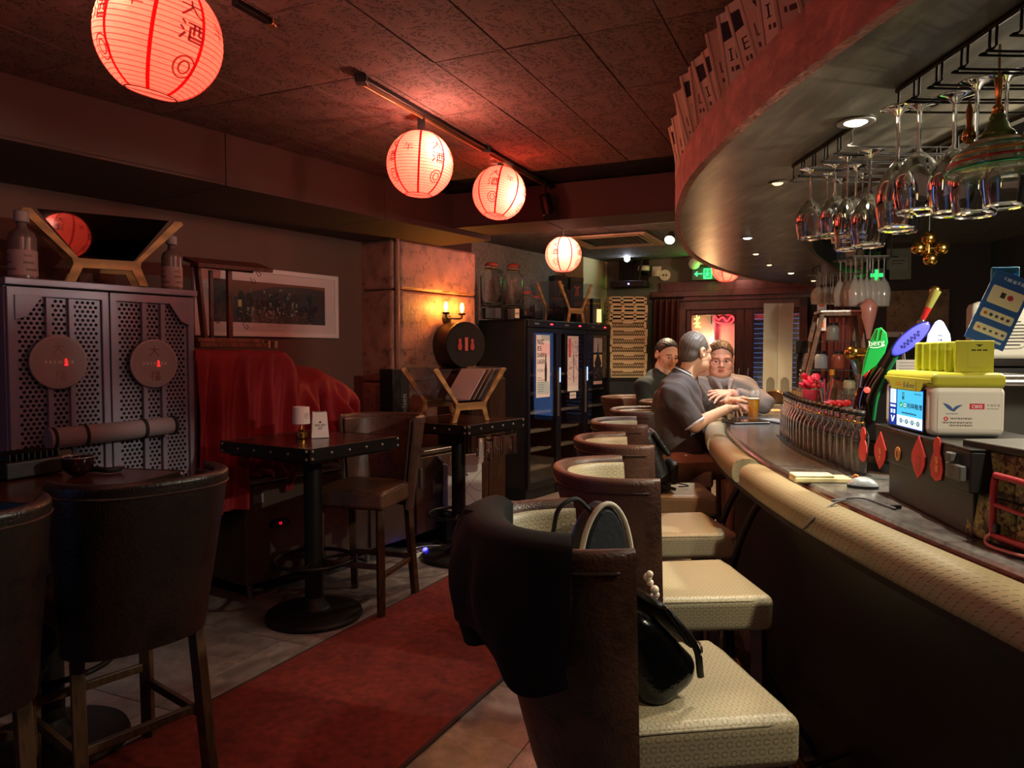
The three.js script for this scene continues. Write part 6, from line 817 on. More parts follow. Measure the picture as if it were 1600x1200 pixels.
// power bank station on its black stand
{
  const A = V(1.215, 0, 2.42), B = V(1.13, 0, 1.80), L = A.distanceTo(B), ry = Math.atan2(-(B.z - A.z), B.x - A.x);   // local x from A towards the camera, local z... outwards
  const t = thing('black_stand', 'black box stand carrying the power bank station, red paper charms on its front', 'stand', A.clone().setY(TOP), ry), Z = 0.3;
  // local x runs along the front, -z lies behind it (over the bar)
  const s = Math.sign(new THREE.Vector3(-1, 0, 0).dot(new THREE.Vector3(Math.sin(ry), 0, Math.cos(ry)))) || 1;
  mesh('stand_body', bx(L - 0.06, 0.12, Z - 0.06, L / 2, 0.06, -s * (Z / 2), 0.004), M.black, t); mesh('stand_shelf', bx(L + 0.03, 0.105, Z, L / 2, 0.12 + 0.0525, -s * Z / 2, 0.006), M.black, t); mesh('shelf_top', bx(L + 0.034, 0.006, Z + 0.004, L / 2, 0.228, -s * Z / 2, 0.002), S(0x202020, 0.25), t);
  t.updateMatrixWorld(true);
  const loc = (px, py) => { const a = A.clone().addScaledVector(nG, 0), th = Math.atan2(A.x - B.x, -(A.z - B.z)); return localOf(t, onPlane(px, py, A.x, -A.z, th)); };
  const red = S(0xc02a22, 0.6), gourd = [[0, 0.062], [0.012, 0.058], [0.02, 0.04], [0.016, 0.018], [0.026, 0.004], [0.034, -0.022], [0.026, -0.05], [0, -0.06]], leafp = [[0, 0.062], [0.018, 0.035], [0.034, 0.008], [0.034, -0.015], [0.02, -0.04], [0, -0.062]];
  const mir = (h) => [...h, ...h.slice(1, -1).reverse().map(([x, y]) => [-x, y])].reverse();
  const chs = (h, px, py, k, txt, label) => { const p = loc(px, py), m = mesh('paper_charm', extr(mir(h).map(([x, y]) => [x * k, y]), 0.004, 0.0008), red, t, label); m.position.set(p.x, p.y, s * 0.003); if (s < 0) m.rotation.y = Math.PI; if (txt) { const c = mesh('gold_print', new THREE.PlaneGeometry(0.034, 0.05), new THREE.MeshStandardMaterial({ map: canvasTex(68, 100, (x) => { x.fillStyle = '#b82820'; x.fillRect(0, 0, 68, 100); han(x, txt, 12, 6, 42, txt[0] === 'fu' ? '#d8a040' : '#7a1c18', 0.9, true); }), roughness: 0.6 }), m); c.position.set(0, -0.012, 0.0026); } };
  chs(gourd, 1350, 695, 1.2, null); chs(leafp, 1377, 704, 1.5, ['fu', 'da']); chs(leafp, 1437, 715, 1.35, ['da', 'fu']); chs(gourd, 1466, 718, 1.15, ['fu', 'jiu']);
  const cp = loc(1404, 709), co = mesh('brass_coin', lathe([[0, 0.004], [0.018, 0.004], [0.022, 0.002], [0.022, 0], [0, 0]], 26).rotateX(Math.PI / 2), S(0xc08040, 0.4, 0.5), t); co.position.set(cp.x, cp.y, s * 0.001); const cs = mesh('coin_slot', bx(0.004, 0.02, 0.003, 0, 0, 0.004), S(0x8a3020, 0.5), co);
  const sp = loc(1503, 738), sk = mesh('socket_block', [bx(0.085, 0.04, 0.016, 0, 0, 0, 0.004), bx(0.03, 0.024, 0.018, -0.02, 0.035, 0.003)], S(0x4c4c4a, 0.5), t); sk.position.set(sp.x - 0.01, sp.y, s * 0.011); 
  // the station
  const u = thing('power_bank_station', 'white and yellow power bank rental station with a lit blue-white screen', 'charging station', V(1.228, TOP + 0.2312, 2.40), ry), w = 0.36, h = 0.18, d = 0.195, yel = M.plasticYellow, wh = M.plasticWhite;
  mesh('case_body', (() => { const g = new RoundedBoxGeometry(w, h - 0.035, d, 4, 0.022); return boxUV(g.translate(w / 2, (h - 0.035) / 2, -s * d / 2)); })(), wh, u); mesh('yellow_top', (() => { const g = new RoundedBoxGeometry(w, 0.045, d, 4, 0.016); return boxUV(g.translate(w / 2, h - 0.022, -s * d / 2)); })(), yel, u);
  const fp = (m, x, y, z = 0.001) => { m.position.set(x, y, s * z); if (s < 0) m.rotation.y = Math.PI; return m; };
  fp(mesh('yellow_lip', extr([[-0.17, 0.018], [0.17, 0.018], [0.17, 0.008], [0.13, 0.004], [0.11, -0.022], [-0.11, -0.022], [-0.13, 0.004], [-0.17, 0.008]], 0.006, 0.001), yel, u), w / 2 - 0.0, h - 0.036, 0.002);
  const lg = fp(mesh('lip_logo', new THREE.PlaneGeometry(0.16, 0.03), new THREE.MeshStandardMaterial({ roughness: 0.5, map: canvasTex(200, 38, (x) => { x.fillStyle = '#b4b034'; x.fillRect(0, 0, 200, 38); x.fillStyle = '#c06a20'; x.fillRect(14, 12, 46, 4); x.fillRect(8, 20, 56, 4); say(x, 'K-4', 108, 20, 34, '#2a3a58'); x.fillStyle = '#2a3a58'; x.fillRect(138, 18, 54, 3); x.fillRect(138, 25, 46, 3); }) }), u), w / 2, h - 0.04, 0.0058);
  const scr = canvasTex(560, 400, (x) => {
    x.fillStyle = '#0a2a8a'; x.fillRect(0, 0, 560, 400); x.fillStyle = '#e8f8ff'; x.fillRect(14, 16, 104, 150); for (let k = 0; k < 9; k++) { x.strokeStyle = '#8aa0b8'; x.lineWidth = 4; x.beginPath(); x.moveTo(26, 32 + k * 14); x.lineTo(70 + (k * 31) % 36, 30 + k * 14); x.stroke(); }
    x.fillStyle = '#dcecf8'; for (const [a, b] of [[24, 232], [72, 232]]) x.fillRect(a, b, 34, 44); x.fillRect(16, 184, 96, 24); x.fillStyle = '#fff'; x.beginPath(); x.moveTo(28, 300); x.lineTo(46, 300); x.lineTo(60, 340); x.lineTo(82, 296); x.lineTo(104, 300); x.lineTo(70, 368); x.lineTo(50, 368); x.fill();
    x.fillStyle = '#48b8e0'; x.fillRect(136, 10, 416, 270); x.fillStyle = '#e4f6fc'; x.fillRect(136, 280, 416, 112); x.fillStyle = '#1a5a70'; x.fillRect(220, 40, 36, 74); x.fillStyle = '#7ac0d0'; x.fillRect(226, 52, 24, 8); x.fillRect(226, 70, 24, 8); dashes(x, 420, 44, 110, 14, '#2a6a88');
    x.fillStyle = '#18a060'; x.beginPath(); x.arc(206, 172, 30, 0, 7); x.fill(); x.fillStyle = '#1090a0'; x.fillRect(244, 142, 58, 60); x.strokeStyle = '#fff'; x.lineWidth = 6; x.beginPath(); x.moveTo(190, 170); x.lineTo(204, 186); x.lineTo(224, 158); x.stroke(); x.strokeRect(258, 156, 30, 30);
    han(x, ['sao', 'ma', 'zu', 'jie'], 308, 142, 54, '#10202c', 1.3); dashes(x, 220, 250, 240, 15, '#10303c');
    for (let k = 0; k < 4; k++) { x.fillStyle = '#1c4c5c'; x.beginPath(); x.arc(210 + k * 92, 336, 24, 0, 7); x.fill(); x.fillStyle = '#e4f6fc'; x.fillRect(204 + k * 92, 322, 12, 26); x.fillStyle = '#1c4c5c'; if (k < 3) x.fillRect(244 + k * 92, 333, 22, 7); }
  });
  const fr = fp(mesh('screen_bezel', extr(rectPts(0.27, 0.128, 0.008), 0.006, 0.001), M.blackGloss, u), w / 2 + 0.005, 0.068, 0.001); const sm = fp(mesh('screen', new THREE.PlaneGeometry(0.256, 0.118), new THREE.MeshStandardMaterial({ color: 0x020204, roughness: 0.2, emissive: 0xffffff, emissiveIntensity: 1.25, emissiveMap: scr }), u), w / 2 + 0.005, 0.068, 0.0046);
  u.updateMatrixWorld(true); const rl = new THREE.RectAreaLight(0x70b8ff, 1.6, 0.256, 0.118), rp = u.localToWorld(new THREE.Vector3(w / 2 + 0.005, 0.068, s * 0.012)); rl.position.copy(rp); rl.lookAt(rp.clone().add(u.localToWorld(new THREE.Vector3(0, 0, s * 1)).sub(u.position))); scene.add(rl);
  // printed end facing the camera: local +x end
  const sd = mesh('side_print', new THREE.PlaneGeometry(0.165, 0.088), new THREE.MeshStandardMaterial({ roughness: 0.5, map: canvasTex(380, 200, (x) => { x.fillStyle = '#d6d0c4'; x.fillRect(0, 0, 380, 200); x.fillStyle = '#3a5a94'; x.beginPath(); x.moveTo(30, 30); x.quadraticCurveTo(80, 44, 90, 70); x.quadraticCurveTo(110, 40, 150, 44); x.quadraticCurveTo(120, 60, 100, 86); x.quadraticCurveTo(60, 80, 30, 30); x.fill(); dashes(x, 50, 100, 70, 7, '#7a8090'); x.fillStyle = '#c03040'; x.fillRect(190, 34, 90, 36); say(x, 'CWO', 235, 53, 28, '#f0d8d8'); han(x, ['zhong', 'hai', 'zhong', 'hai'], 292, 36, 18, '#6a6460', 0.9); dashes(x, 292, 66, 76, 6, '#8a8480'); x.fillStyle = '#c03c38'; x.beginPath(); x.arc(50, 132, 14, 0, 7); x.fill(); x.fillStyle = '#e8e0d8'; x.fillRect(46, 126, 8, 12); for (const [a, b, c] of [[74, 130, 140], [28, 156, 190], [70, 174, 150]]) dashes(x, a, b, c, 10, '#6e6864'); }) }), u); sd.position.set(w + 0.0006, 0.066, -s * d * 0.5); sd.rotation.y = Math.PI / 2;
  // five power banks in slots and the upright card
  for (let k = 0; k < 5; k++) { const p = u.localToWorld(new THREE.Vector3(0.07 + k * 0.052, h + 0.001, -s * 0.12)), b = thing('power_bank', ['power bank slotted in the station top, leftmost of five', 'power bank slotted in the station top, second of five, red edge', 'power bank slotted in the station top, middle of five', 'power bank slotted in the station top, fourth of five', 'power bank slotted in the station top, last before the upright card'][k], 'power bank', p, ry, 'power banks in the station'); const y2 = S(0xa4a82c, 0.45); mesh('bank_body', bx(0.022, 0.088, 0.11, 0, 0.044, 0, 0.007), y2, b); mesh('bank_edge', bx(0.004, 0.05, 0.08, 0.012, 0.046, 0, 0.001), k === 1 ? S(0xb04020, 0.5) : S(0xa8b428, 0.5), b); mesh('grip_notch', cyl(0.02, 0.02, 0.004, 0, 0, 0, 18).rotateZ(Math.PI / 2).translate(0.0128, 0.02, 0.02), S(0x8aa828, 0.5), b); }
  const cp2 = u.localToWorld(new THREE.Vector3(w - 0.03, h + 0.001, -s * 0.12)), cd = thing('upright_card', 'yellow upright instruction plate at the near end of the station top', 'plate', cp2, ry); mesh('plate', bx(0.012, 0.09, 0.1, 0, 0.045, 0, 0.003), yel, cd); const pf = mesh('plate_print', new THREE.PlaneGeometry(0.06, 0.07), new THREE.MeshStandardMaterial({ roughness: 0.5, map: canvasTex(120, 140, (x) => { x.fillStyle = '#b4b034'; x.fillRect(0, 0, 120, 140); x.fillStyle = '#30301c'; x.beginPath(); x.moveTo(40, 12); x.lineTo(80, 12); x.lineTo(60, 26); x.fill(); for (let k = 0; k < 3; k++) x.fillRect(18 + k * 30, 40, 24, 8); }) }), cd); pf.position.set(0.0068, 0.05, s * -0.01); pf.rotation.y = Math.PI / 2;
}
// flyer board, cooler and taps behind the station
{
  const p = atD(1562, 484, 2.3), t = thing('flyer_board', 'tilted blue and white flyer board on a thin stem above the yellow station', 'flyer', V(p.x, p.y, 2.3), rad(-12)); const H = 0.235, W = 0.118;
  const m = print('flyer_face', W, H, canvasTex(220, 440, (x) => { const g = x; g.fillStyle = '#2c5cb0'; g.fillRect(0, 0, 220, 440); dashes(g, 60, 40, 130, 20, '#b8c8e8'); g.fillStyle = '#e8e0cc'; for (const [y, h] of [[92, 110], [238, 54], [330, 54]]) { g.beginPath(); g.roundRect(22, y, 180, h, 12); g.fill(); } g.fillStyle = '#3a3a40'; g.fillRect(80, 120, 26, 34); g.fillStyle = '#b03048'; g.beginPath(); g.arc(134, 138, 16, 0, 7); g.fill(); for (let k = 0; k < 5; k++) { g.fillStyle = ['#d06030', '#4a4a50', '#4a5a70', '#5a4a50', '#50505a'][k]; g.beginPath(); g.arc(46 + k * 32, 265, 10, 0, 7); g.fill(); g.fillRect(38 + k * 34, 350, 16, 14); } g.fillStyle = '#dce8f4'; g.fillRect(150, 400, 44, 14); }), t, 0, 0, 0, 0, -0.1, {}, 0.004); m.rotation.z = -0.42; mesh('stem', bar([-0.05, -0.1, -0.01], [-0.06, TOP + 0.008 - p.y, -0.02], 0.004), M.steel, t); mesh('back_panel', bx(0.08, 0.07, 0.012, 0.02, 0.1, -0.02), S(0x2a6a8a, 0.4), t);
  mesh('stem_foot', cyl(0.04, 0.04, 0.008, -0.06, TOP + 0.004 - p.y, -0.02, 18), M.steel, t);
  const b = thing('back_bar_unit', 'dark back bar unit at the right, carrying the pale speaker', 'cabinet', V(2.74, 0, 3.78), rad(-10)); mesh('unit_body', bx(0.9, 1.46, 0.5, 0, 0.75, 0, 0.01), S(0x141110, 0.5), b); mesh('unit_top', bx(0.94, 0.03, 0.54, 0, 1.495, 0), S(0x1a1614, 0.35), b); mesh('unit_plinth', bx(0.86, 0.04, 0.46, 0, 0.02, 0), M.blackMatt, b); for (const x of [-0.22, 0.22]) mesh('unit_door', bx(0.42, 1.3, 0.02, x, 0.76, 0.255), S(0x181412, 0.4), b);
  const c = thing('pale_speaker', 'pale boxy appliance with two curved louvred grilles on the back bar', 'speaker', V(2.55, 1.511, 3.62), rad(-24)), pw = S(0xb0ac9c, 0.5); mesh('case', bx(0.5, 0.29, 0.2, 0, 0.145, 0, 0.03), pw, c); for (const x of [-0.105, 0.105]) { mesh('grille_frame', extr(rectPts(0.19, 0.15, 0.05), 0.014, 0.003).translate(x, 0.13, 0.102), pw, c); for (let k = 0; k < 8; k++) mesh('louvre', bx(0.165 - (k < 1 || k > 6 ? 0.05 : k < 2 || k > 5 ? 0.02 : 0), 0.006, 0.012, x, 0.13 - 0.056 + k * 0.016, 0.108, 0.002), S(0x403c36, 0.6), c); } mesh('indicator', bx(0.08, 0.02, 0.006, -0.02, 0.29, 0.05), glow(0x30e0a0, 0.6), c); mesh('indicator_board', bx(0.16, 0.05, 0.02, 0.02, 0.285, 0.04), S(0x1c5070, 0.4), c);
  const k = thing('steel_box', 'small steel box with a lever behind the station', 'box', V(1.75, TOP, 2.72), rad(-12)); mesh('box_body', bx(0.26, 0.38, 0.2, 0, 0.2, 0, 0.012), S(0x58544e, 0.35, 0.6), k); mesh('lever', bar([0.03, 0.36, 0.11], [0.15, 0.36, 0.11], 0.012), M.steel, k); mesh('box_foot', bx(0.28, 0.02, 0.22, 0, 0.01, 0), M.rubber, k);
  const bs = thing('back_worktop', 'dark worktop behind the power bank station', 'worktop', V(1.95, 0, 2.5), 0); mesh('top', bx(0.72, 0.03, 1.7, 0.05, TOP - 0.016, 0.1), M.steel, bs); mesh('body', bx(0.68, TOP - 0.05, 1.66, 0.05, (TOP - 0.05) / 2 + 0.01, 0.1), M.blackMatt, bs); mesh('back_edge', bx(0.03, 0.08, 1.7, 0.39, TOP + 0.02, 0.1), M.steel, bs);
  // beer tower with illuminated tap handles
  const d = 2.95, T0 = atD(1378, 640, d), tw = thing('beer_tower', 'curved dark beer tower with green edge and chrome front holding the lit tap handles', 'beer tower', V(T0.x, TOP, d), rad(-30)), P = (px, py, z = 0) => { const l = localOf(tw, atD(px, py, d)); l.z = z; return l; };
  const outl = [[1352, 690], [1345, 640], [1362, 600], [1392, 545], [1410, 520], [1425, 540], [1400, 590], [1392, 640], [1402, 690]].map(([x, y]) => { const l = P(x, y); return [l.x, l.y]; }); mesh('tower_body', extr(outl, 0.14, 0.012), M.black, tw); mesh('base', cyl(0.11, 0.12, 0.03, P(1376, 690).x, 0.015, 0, 28), M.black, tw);
  mesh('green_edge', tube([P(1366, 655, 0.073), P(1372, 620, 0.073), P(1386, 585, 0.073), P(1410, 545, 0.073)], 0.007, 30), S(0x1a7a44, 0.3), tw); mesh('chrome_front', tube([P(1352, 660, 0.06), P(1348, 630, 0.06), P(1358, 600, 0.06), P(1376, 572, 0.06)], 0.034, 30, 14), S(0xb08a80, 0.06, 1), tw); mesh('red_light', sph(0.012, P(1357, 608).x, P(1357, 608).y, 0.1, 10), glow(0xff4030, 3), tw);
  mesh('tap_fitting', [bar(P(1325, 552, 0.02), P(1360, 552, 0.02), 0.022, 16), sph(0.03, P(1330, 552).x, P(1330, 552).y, 0.02, 12), bar(P(1338, 560, 0.02), P(1342, 582, 0.02), 0.01, 10)], M.brass, tw); mesh('spout', bar(P(1330, 560, 0.02), P(1338, 585, 0.02), 0.011, 10), S(0xb0b8d8, 0.2, 0.6), tw);
  const lf = thing('tap_handle', 'green leaf-shaped tap handle with white lettering ending in berg', 'tap handle', V(T0.x, TOP, d - 0.12), rad(-14)), Q = (px, py) => { const l = localOf(lf, atD(px, py, d - 0.12)); return [l.x, l.y]; };
  mesh('leaf_blade', extr([[1349, 588], [1353, 565], [1361, 535], [1370, 514], [1378, 511], [1386, 520], [1388, 535], [1383, 552], [1370, 572]].map(([x, y]) => Q(x, y)), 0.022, 0.005), new THREE.MeshStandardMaterial({ color: 0x18a048, roughness: 0.35, emissive: 0x10c040, emissiveIntensity: 0.25 }), lf); const lc = Q(1371, 537), lp = mesh('lettering', new THREE.PlaneGeometry(0.075, 0.045), new THREE.MeshStandardMaterial({ map: canvasTex(150, 90, (x) => { x.clearRect(0, 0, 150, 90); say(x, 'berg', 72, 40, 52, '#f0fff4', 'serif'); x.strokeStyle = '#e8fff0'; x.lineWidth = 7; x.beginPath(); x.moveTo(20, 66); x.quadraticCurveTo(70, 86, 120, 62); x.stroke(); }), transparent: true, roughness: 0.5, emissive: 0xffffff, emissiveIntensity: 0.0 }), lf); lp.position.set(lc[0], lc[1], 0.0125); lp.rotation.z = 0.1; const gp = Q(1375, 515); for (const x of [-0.008, 0.008]) mesh('gold_vein', bar([gp[0] + x, gp[1], 0.012], [gp[0] + x - 0.006, gp[1] - 0.04, 0.012], 0.0022, 6), M.brass, lf); tw.updateMatrixWorld(true); lf.updateMatrixWorld(true); mesh('handle_stem', bar([...Q(1349, 588), 0], [...Q(1346, 606), 0], 0.01), M.chrome, lf);
  const ov = thing('tap_badge', 'violet lit oval tap badge seen at a steep tilt', 'tap badge', V(atD(1422, 530, 2.85).x, atD(1422, 530, 2.85).y, 2.85), rad(-10)), pv = mesh('badge_plate', lathe([[0, 0.012], [0.08, 0.012], [0.088, 0.006], [0.088, -0.006], [0, -0.006]], 36).rotateX(Math.PI / 2).scale(1, 0.34, 1), new THREE.MeshStandardMaterial({ color: 0x5050c0, roughness: 0.3, emissive: 0x6068ff, emissiveIntensity: 0.55 }), ov); pv.rotation.z = 0.75; const pl = mesh('badge_print', new THREE.PlaneGeometry(0.12, 0.035), new THREE.MeshStandardMaterial({ map: canvasTex(160, 46, (x) => { x.clearRect(0, 0, 160, 46); x.strokeStyle = '#20206a'; x.lineWidth = 6; x.beginPath(); x.moveTo(16, 30); for (let k = 1; k < 12; k++) x.quadraticCurveTo(8 + k * 11, k % 2 ? 4 : 46, 14 + k * 11, 24); x.stroke(); }), transparent: true, roughness: 0.4 }), pv); pl.position.z = 0.0126; mesh('badge_rim', new THREE.TorusGeometry(0.089, 0.005, 8, 40).scale(1, 0.36, 1), S(0x30309a, 0.2, 0.5), pv); mesh('badge_stem', bar([-0.02, -0.03, -0.01], [0.0, -0.16, -0.02], 0.018), M.chrome, ov); print('paper_tag', 0.09, 0.06, canvasTex(90, 60, (x) => { x.fillStyle = '#9a9490'; x.fillRect(0, 0, 90, 60); for (let q = 0; q < 4; q++) { x.fillStyle = '#6a6460'; x.fillRect(10, 10 + q * 12, 60, 3); } }), ov, -0.01, -0.11, 0.02);
  const h2 = thing('tap_handle', 'slender red and gold tap handle leaning up to the right', 'tap handle', V(atD(1442, 503, 2.85).x, atD(1442, 503, 2.85).y, 2.86), 0), e = localOf(h2, atD(1463, 454, 2.85)), mdl = e.clone().multiplyScalar(0.45); mesh('lower_grip', bar([0, 0, 0], mdl, 0.009, 14, 0.013), S(0xb02a24, 0.2, 0.3), h2); mesh('upper_grip', bar(mdl, e, 0.013, 14, 0.019), S(0x9a9a50, 0.2, 0.5), h2); mesh('end_knob', sph(0.02, e.x, e.y, 0, 12), M.brass, h2); mesh('ferrule', [sph(0.014, 0, 0, 0, 12), bar([0, 0, 0], [-0.012, -0.045, 0], 0.007)], M.chrome, h2);
  for (const o of [lf, h2]) { tw.attach(o); o.name = 'tap_handle'; o.userData = { label: o.userData.label }; }
  const tr = thing('badge_stand', 'white glowing pointed tap badge behind the power banks', 'tap badge', atD(1467, 522, 2.6).clone(), 0); mesh('badge_plate', extr([[-0.042, -0.04], [0.042, -0.04], [0.036, 0.0], [0.012, 0.042], [0, 0.05], [-0.012, 0.042], [-0.036, 0.0]], 0.02, 0.004), new THREE.MeshStandardMaterial({ color: 0xd0d8ff, roughness: 0.4, emissive: 0xa0b0ff, emissiveIntensity: 0.8 }), tr); print('badge_print', 0.04, 0.04, canvasTex(60, 60, (x) => { x.fillStyle = '#dfe6ff'; x.fillRect(0, 0, 60, 60); dashes(x, 14, 20, 32, 7, '#5060a0'); dashes(x, 18, 44, 26, 10, '#5060a0'); }), tr, 0, -0.012, 0.0105); mesh('badge_stem', bar([0, -0.04, 0], [0, TOP - tr.position.y, 0], 0.012), M.chrome, tr);
}
// stone block lamp with a red cable at the right edge
{
  const t = thing('stone_block', 'rough mottled stone block at the right edge with a dark slab on top', 'stone block', V(1.33, TOP, 1.70), rad(4)), tx = dataTex(256, (i) => { const a = N1[i], b = N2[i], k = 0.7 + 0.5 * (N3[i] - 0.4); return b > 0.6 ? [0.36 * k, 0.27 * k, 0.2 * k] : a > 0.52 ? [0.78 * k, 0.76 * k, 0.5 * k] : [0.62 * k, 0.56 * k, 0.42 * k]; }, true, 0.22);
  for (let r = 0; r < 2; r++) for (let c = 0; c < 2; c++) { const g = new RoundedBoxGeometry(0.3, 0.112, 0.158, 3, 0.008), p = g.attributes.position; for (let i = 0; i < p.count; i++) if (p.getX(i) < -0.13) p.setX(i, p.getX(i) + 0.010 * Math.sin(p.getZ(i) * 60 + r * 3 + c * 2) * Math.sin(p.getY(i) * 50 + c * 2)); g.computeVertexNormals(); const m = mesh('stone', boxUV(g), S([0xe8e4c8, 0xfff8dc, 0xf0eccc, 0xe0dcc0][r * 2 + c], 0.7, 0, { map: tx, bumpMap: T.plaster, bumpScale: 0.01 }), t); m.position.set(0, 0.058 + r * 0.114, -0.09 + c * 0.16); }
  mesh('slab', bx(0.32, 0.018, 0.34, 0, 0.238, -0.01), S(0x4a463c, 0.4, 0, { map: T.granite }), t);
  const c = thing('red_cable', 'thick red cable looped against the mottled stone block', 'cable', V(1.158, TOP, 1.735), rad(-88)); mesh('cable_loop', tube([[0.3, 0.165, 0.0], [0.03, 0.175, 0], [-0.002, 0.165, 0], [-0.006, 0.1, 0], [-0.003, 0.04, 0], [0.03, 0.03, 0], [0.3, 0.035, 0.0]], 0.008, 60, 10), S(0xa01828, 0.4), c); mesh('cross_strand', tube([[-0.004, 0.105, 0], [0.1, 0.1, 0.0], [0.3, 0.1, 0]], 0.0055, 20, 8), S(0xa01828, 0.4), c); mesh('pink_lead', tube([[0.0, 0.035, 0.006], [-0.016, 0.02, 0.008], [-0.002, 0.006, 0.012], [0.08, 0.008, 0.012], [0.2, 0.02, 0.006]], 0.004, 40, 8), S(0xd08080, 0.4), c); mesh('clip', bx(0.014, 0.024, 0.014, 0.014, 0.05, 0.004), M.black, c);
}
// things standing on the canopy's inner edge and hanging in the dark beyond
{
  const on = (n, l, c, px, d) => thing(n, l, c, V(atD(px, 420, d).x, 2.352, d), rad(-20));
  const sh = [[1300, 6.5, 0.2, 0.3, 0x2c2a38, 'dark violet carton with a looped letter on the canopy edge'], [1320, 6.85, 0.16, 0.28, 0x8a5a48, 'reddish brown carton second in the row on the canopy edge'], [1338, 7.15, 0.12, 0.34, 0x6a4c30, 'tall narrow tan carton on the canopy edge'], [1402, 8.15, 0.26, 0.34, 0x6a6a58, 'greenish grey carton at the right end of the canopy edge']];
  sh.forEach(([px, d, w, h, c, l], i) => { const t = on('storage_carton', l, 'carton', px, d); mesh('carton_body', bx(w, h, 0.1, 0, h / 2, 0), S(c, 0.7), t); mesh('carton_flap', bx(w + 0.003, 0.02, 0.103, 0, h * 0.93, 0), S(c, 0.6), t); print('label', w * 0.7, h * 0.4, canvasTex(60, 60, (x) => { x.fillStyle = ['#34323f', '#9a6a54', '#7a5a3c', '#74745f'][i]; x.fillRect(0, 0, 60, 60); i === 0 ? say(x, 'D', 30, 32, 54, '#0c0a12', 'serif') : (x.fillStyle = '#4a3a30', x.fillRect(8, 12, 44, 6), x.fillRect(8, 26, 36, 5)); }), t, 0, h * 0.5, 0.0505); });
  const lv = on('ivy_plant', 'small dark green leafy plant on the canopy edge beside the green cross', 'plant', 1358, 7.4), lm = S(0x2c4a1e, 0.6); mesh('planter', bx(0.14, 0.08, 0.1, 0, 0.04, 0), M.blackMatt, lv); for (let k = 0; k < 34; k++) { const m = mesh('leaf', extr([[0, -0.03], [0.02, -0.008], [0.012, 0.02], [0, 0.034], [-0.012, 0.02], [-0.02, -0.008]], 0.003, 0), lm, lv); m.position.set(rr(-0.1, 0.1), rr(0.06, 0.26), rr(-0.04, 0.06)); m.rotation.set(rr(-1, 1), rr(-2, 2), rr(-2, 2)); }
  const gc = thing('cross_light', 'small bright green glowing cross light on the canopy rim', 'sign light', atD(1370, 430, 7.3).clone(), rad(-20)); mesh('green_cross', extr([[-0.015, -0.05], [0.015, -0.05], [0.015, -0.015], [0.05, -0.015], [0.05, 0.015], [0.015, 0.015], [0.015, 0.05], [-0.015, 0.05], [-0.015, 0.015], [-0.05, 0.015], [-0.05, -0.015], [-0.015, -0.015]], 0.02, 0.003), glow(0x20ff60, 2.6), gc); mesh('cross_back', bx(0.13, 0.13, 0.01, 0, 0, -0.016), M.black, gc); gc.scale.setScalar(1.1); mesh('cross_mount', beam([0, 0, -0.016], [0, 0.02, -0.3], 0.02, 0.02), M.iron, gc);
  const p = atD(1451, 388, 3.6), or = thing('gold_ornament', 'cluster of five gold mirrored globes hanging in the dark behind the bar', 'ornament', p.clone(), 0); for (const [x, y, z] of [[0, 0.05, 0], [-0.055, 0.0, 0.01], [0.06, 0.0, 0.01], [0.0, -0.055, 0.02], [0, 0, -0.03]]) mesh('globe', sph(0.034, x, y, z, 20), M.brass, or); mesh('spider', [bar([-0.055, 0, 0], [0.06, 0, 0], 0.006), bar([0, -0.055, 0], [0, 0.05, 0], 0.006)], M.brassDark, or); mesh('hanging_rod', bar([0, 0.05, 0], [0, CEIL - p.y, 0], 0.005), M.black, or);
}

// ================================================================ PEOPLE: signed distance fields meshed with surface nets
const smin = (a, b, k) => { const h = Math.max(0, k - Math.abs(a - b)) / k; return Math.min(a, b) - h * h * k * 0.25; };
const capd = (p, a, b, ra, rb) => { const dx = b.x - a.x, dy = b.y - a.y, dz = b.z - a.z, px = p.x - a.x, py = p.y - a.y, pz = p.z - a.z, L = dx * dx + dy * dy + dz * dz; const h = L > 1e-9 ? Math.min(1, Math.max(0, (px * dx + py * dy + pz * dz) / L)) : 0; return Math.hypot(px - dx * h, py - dy * h, pz - dz * h) - (ra + (rb - ra) * h); };
const elld = (x, y, z, cx, cy, cz, rx, ry, rz) => { const a = (x - cx) / rx, b = (y - cy) / ry, c = (z - cz) / rz, k = Math.sqrt(a * a + b * b + c * c), m = Math.sqrt(a * a / (rx * rx) + b * b / (ry * ry) + c * c / (rz * rz)); return m < 1e-6 ? -Math.min(rx, ry, rz) : k * (k - 1) / m; };
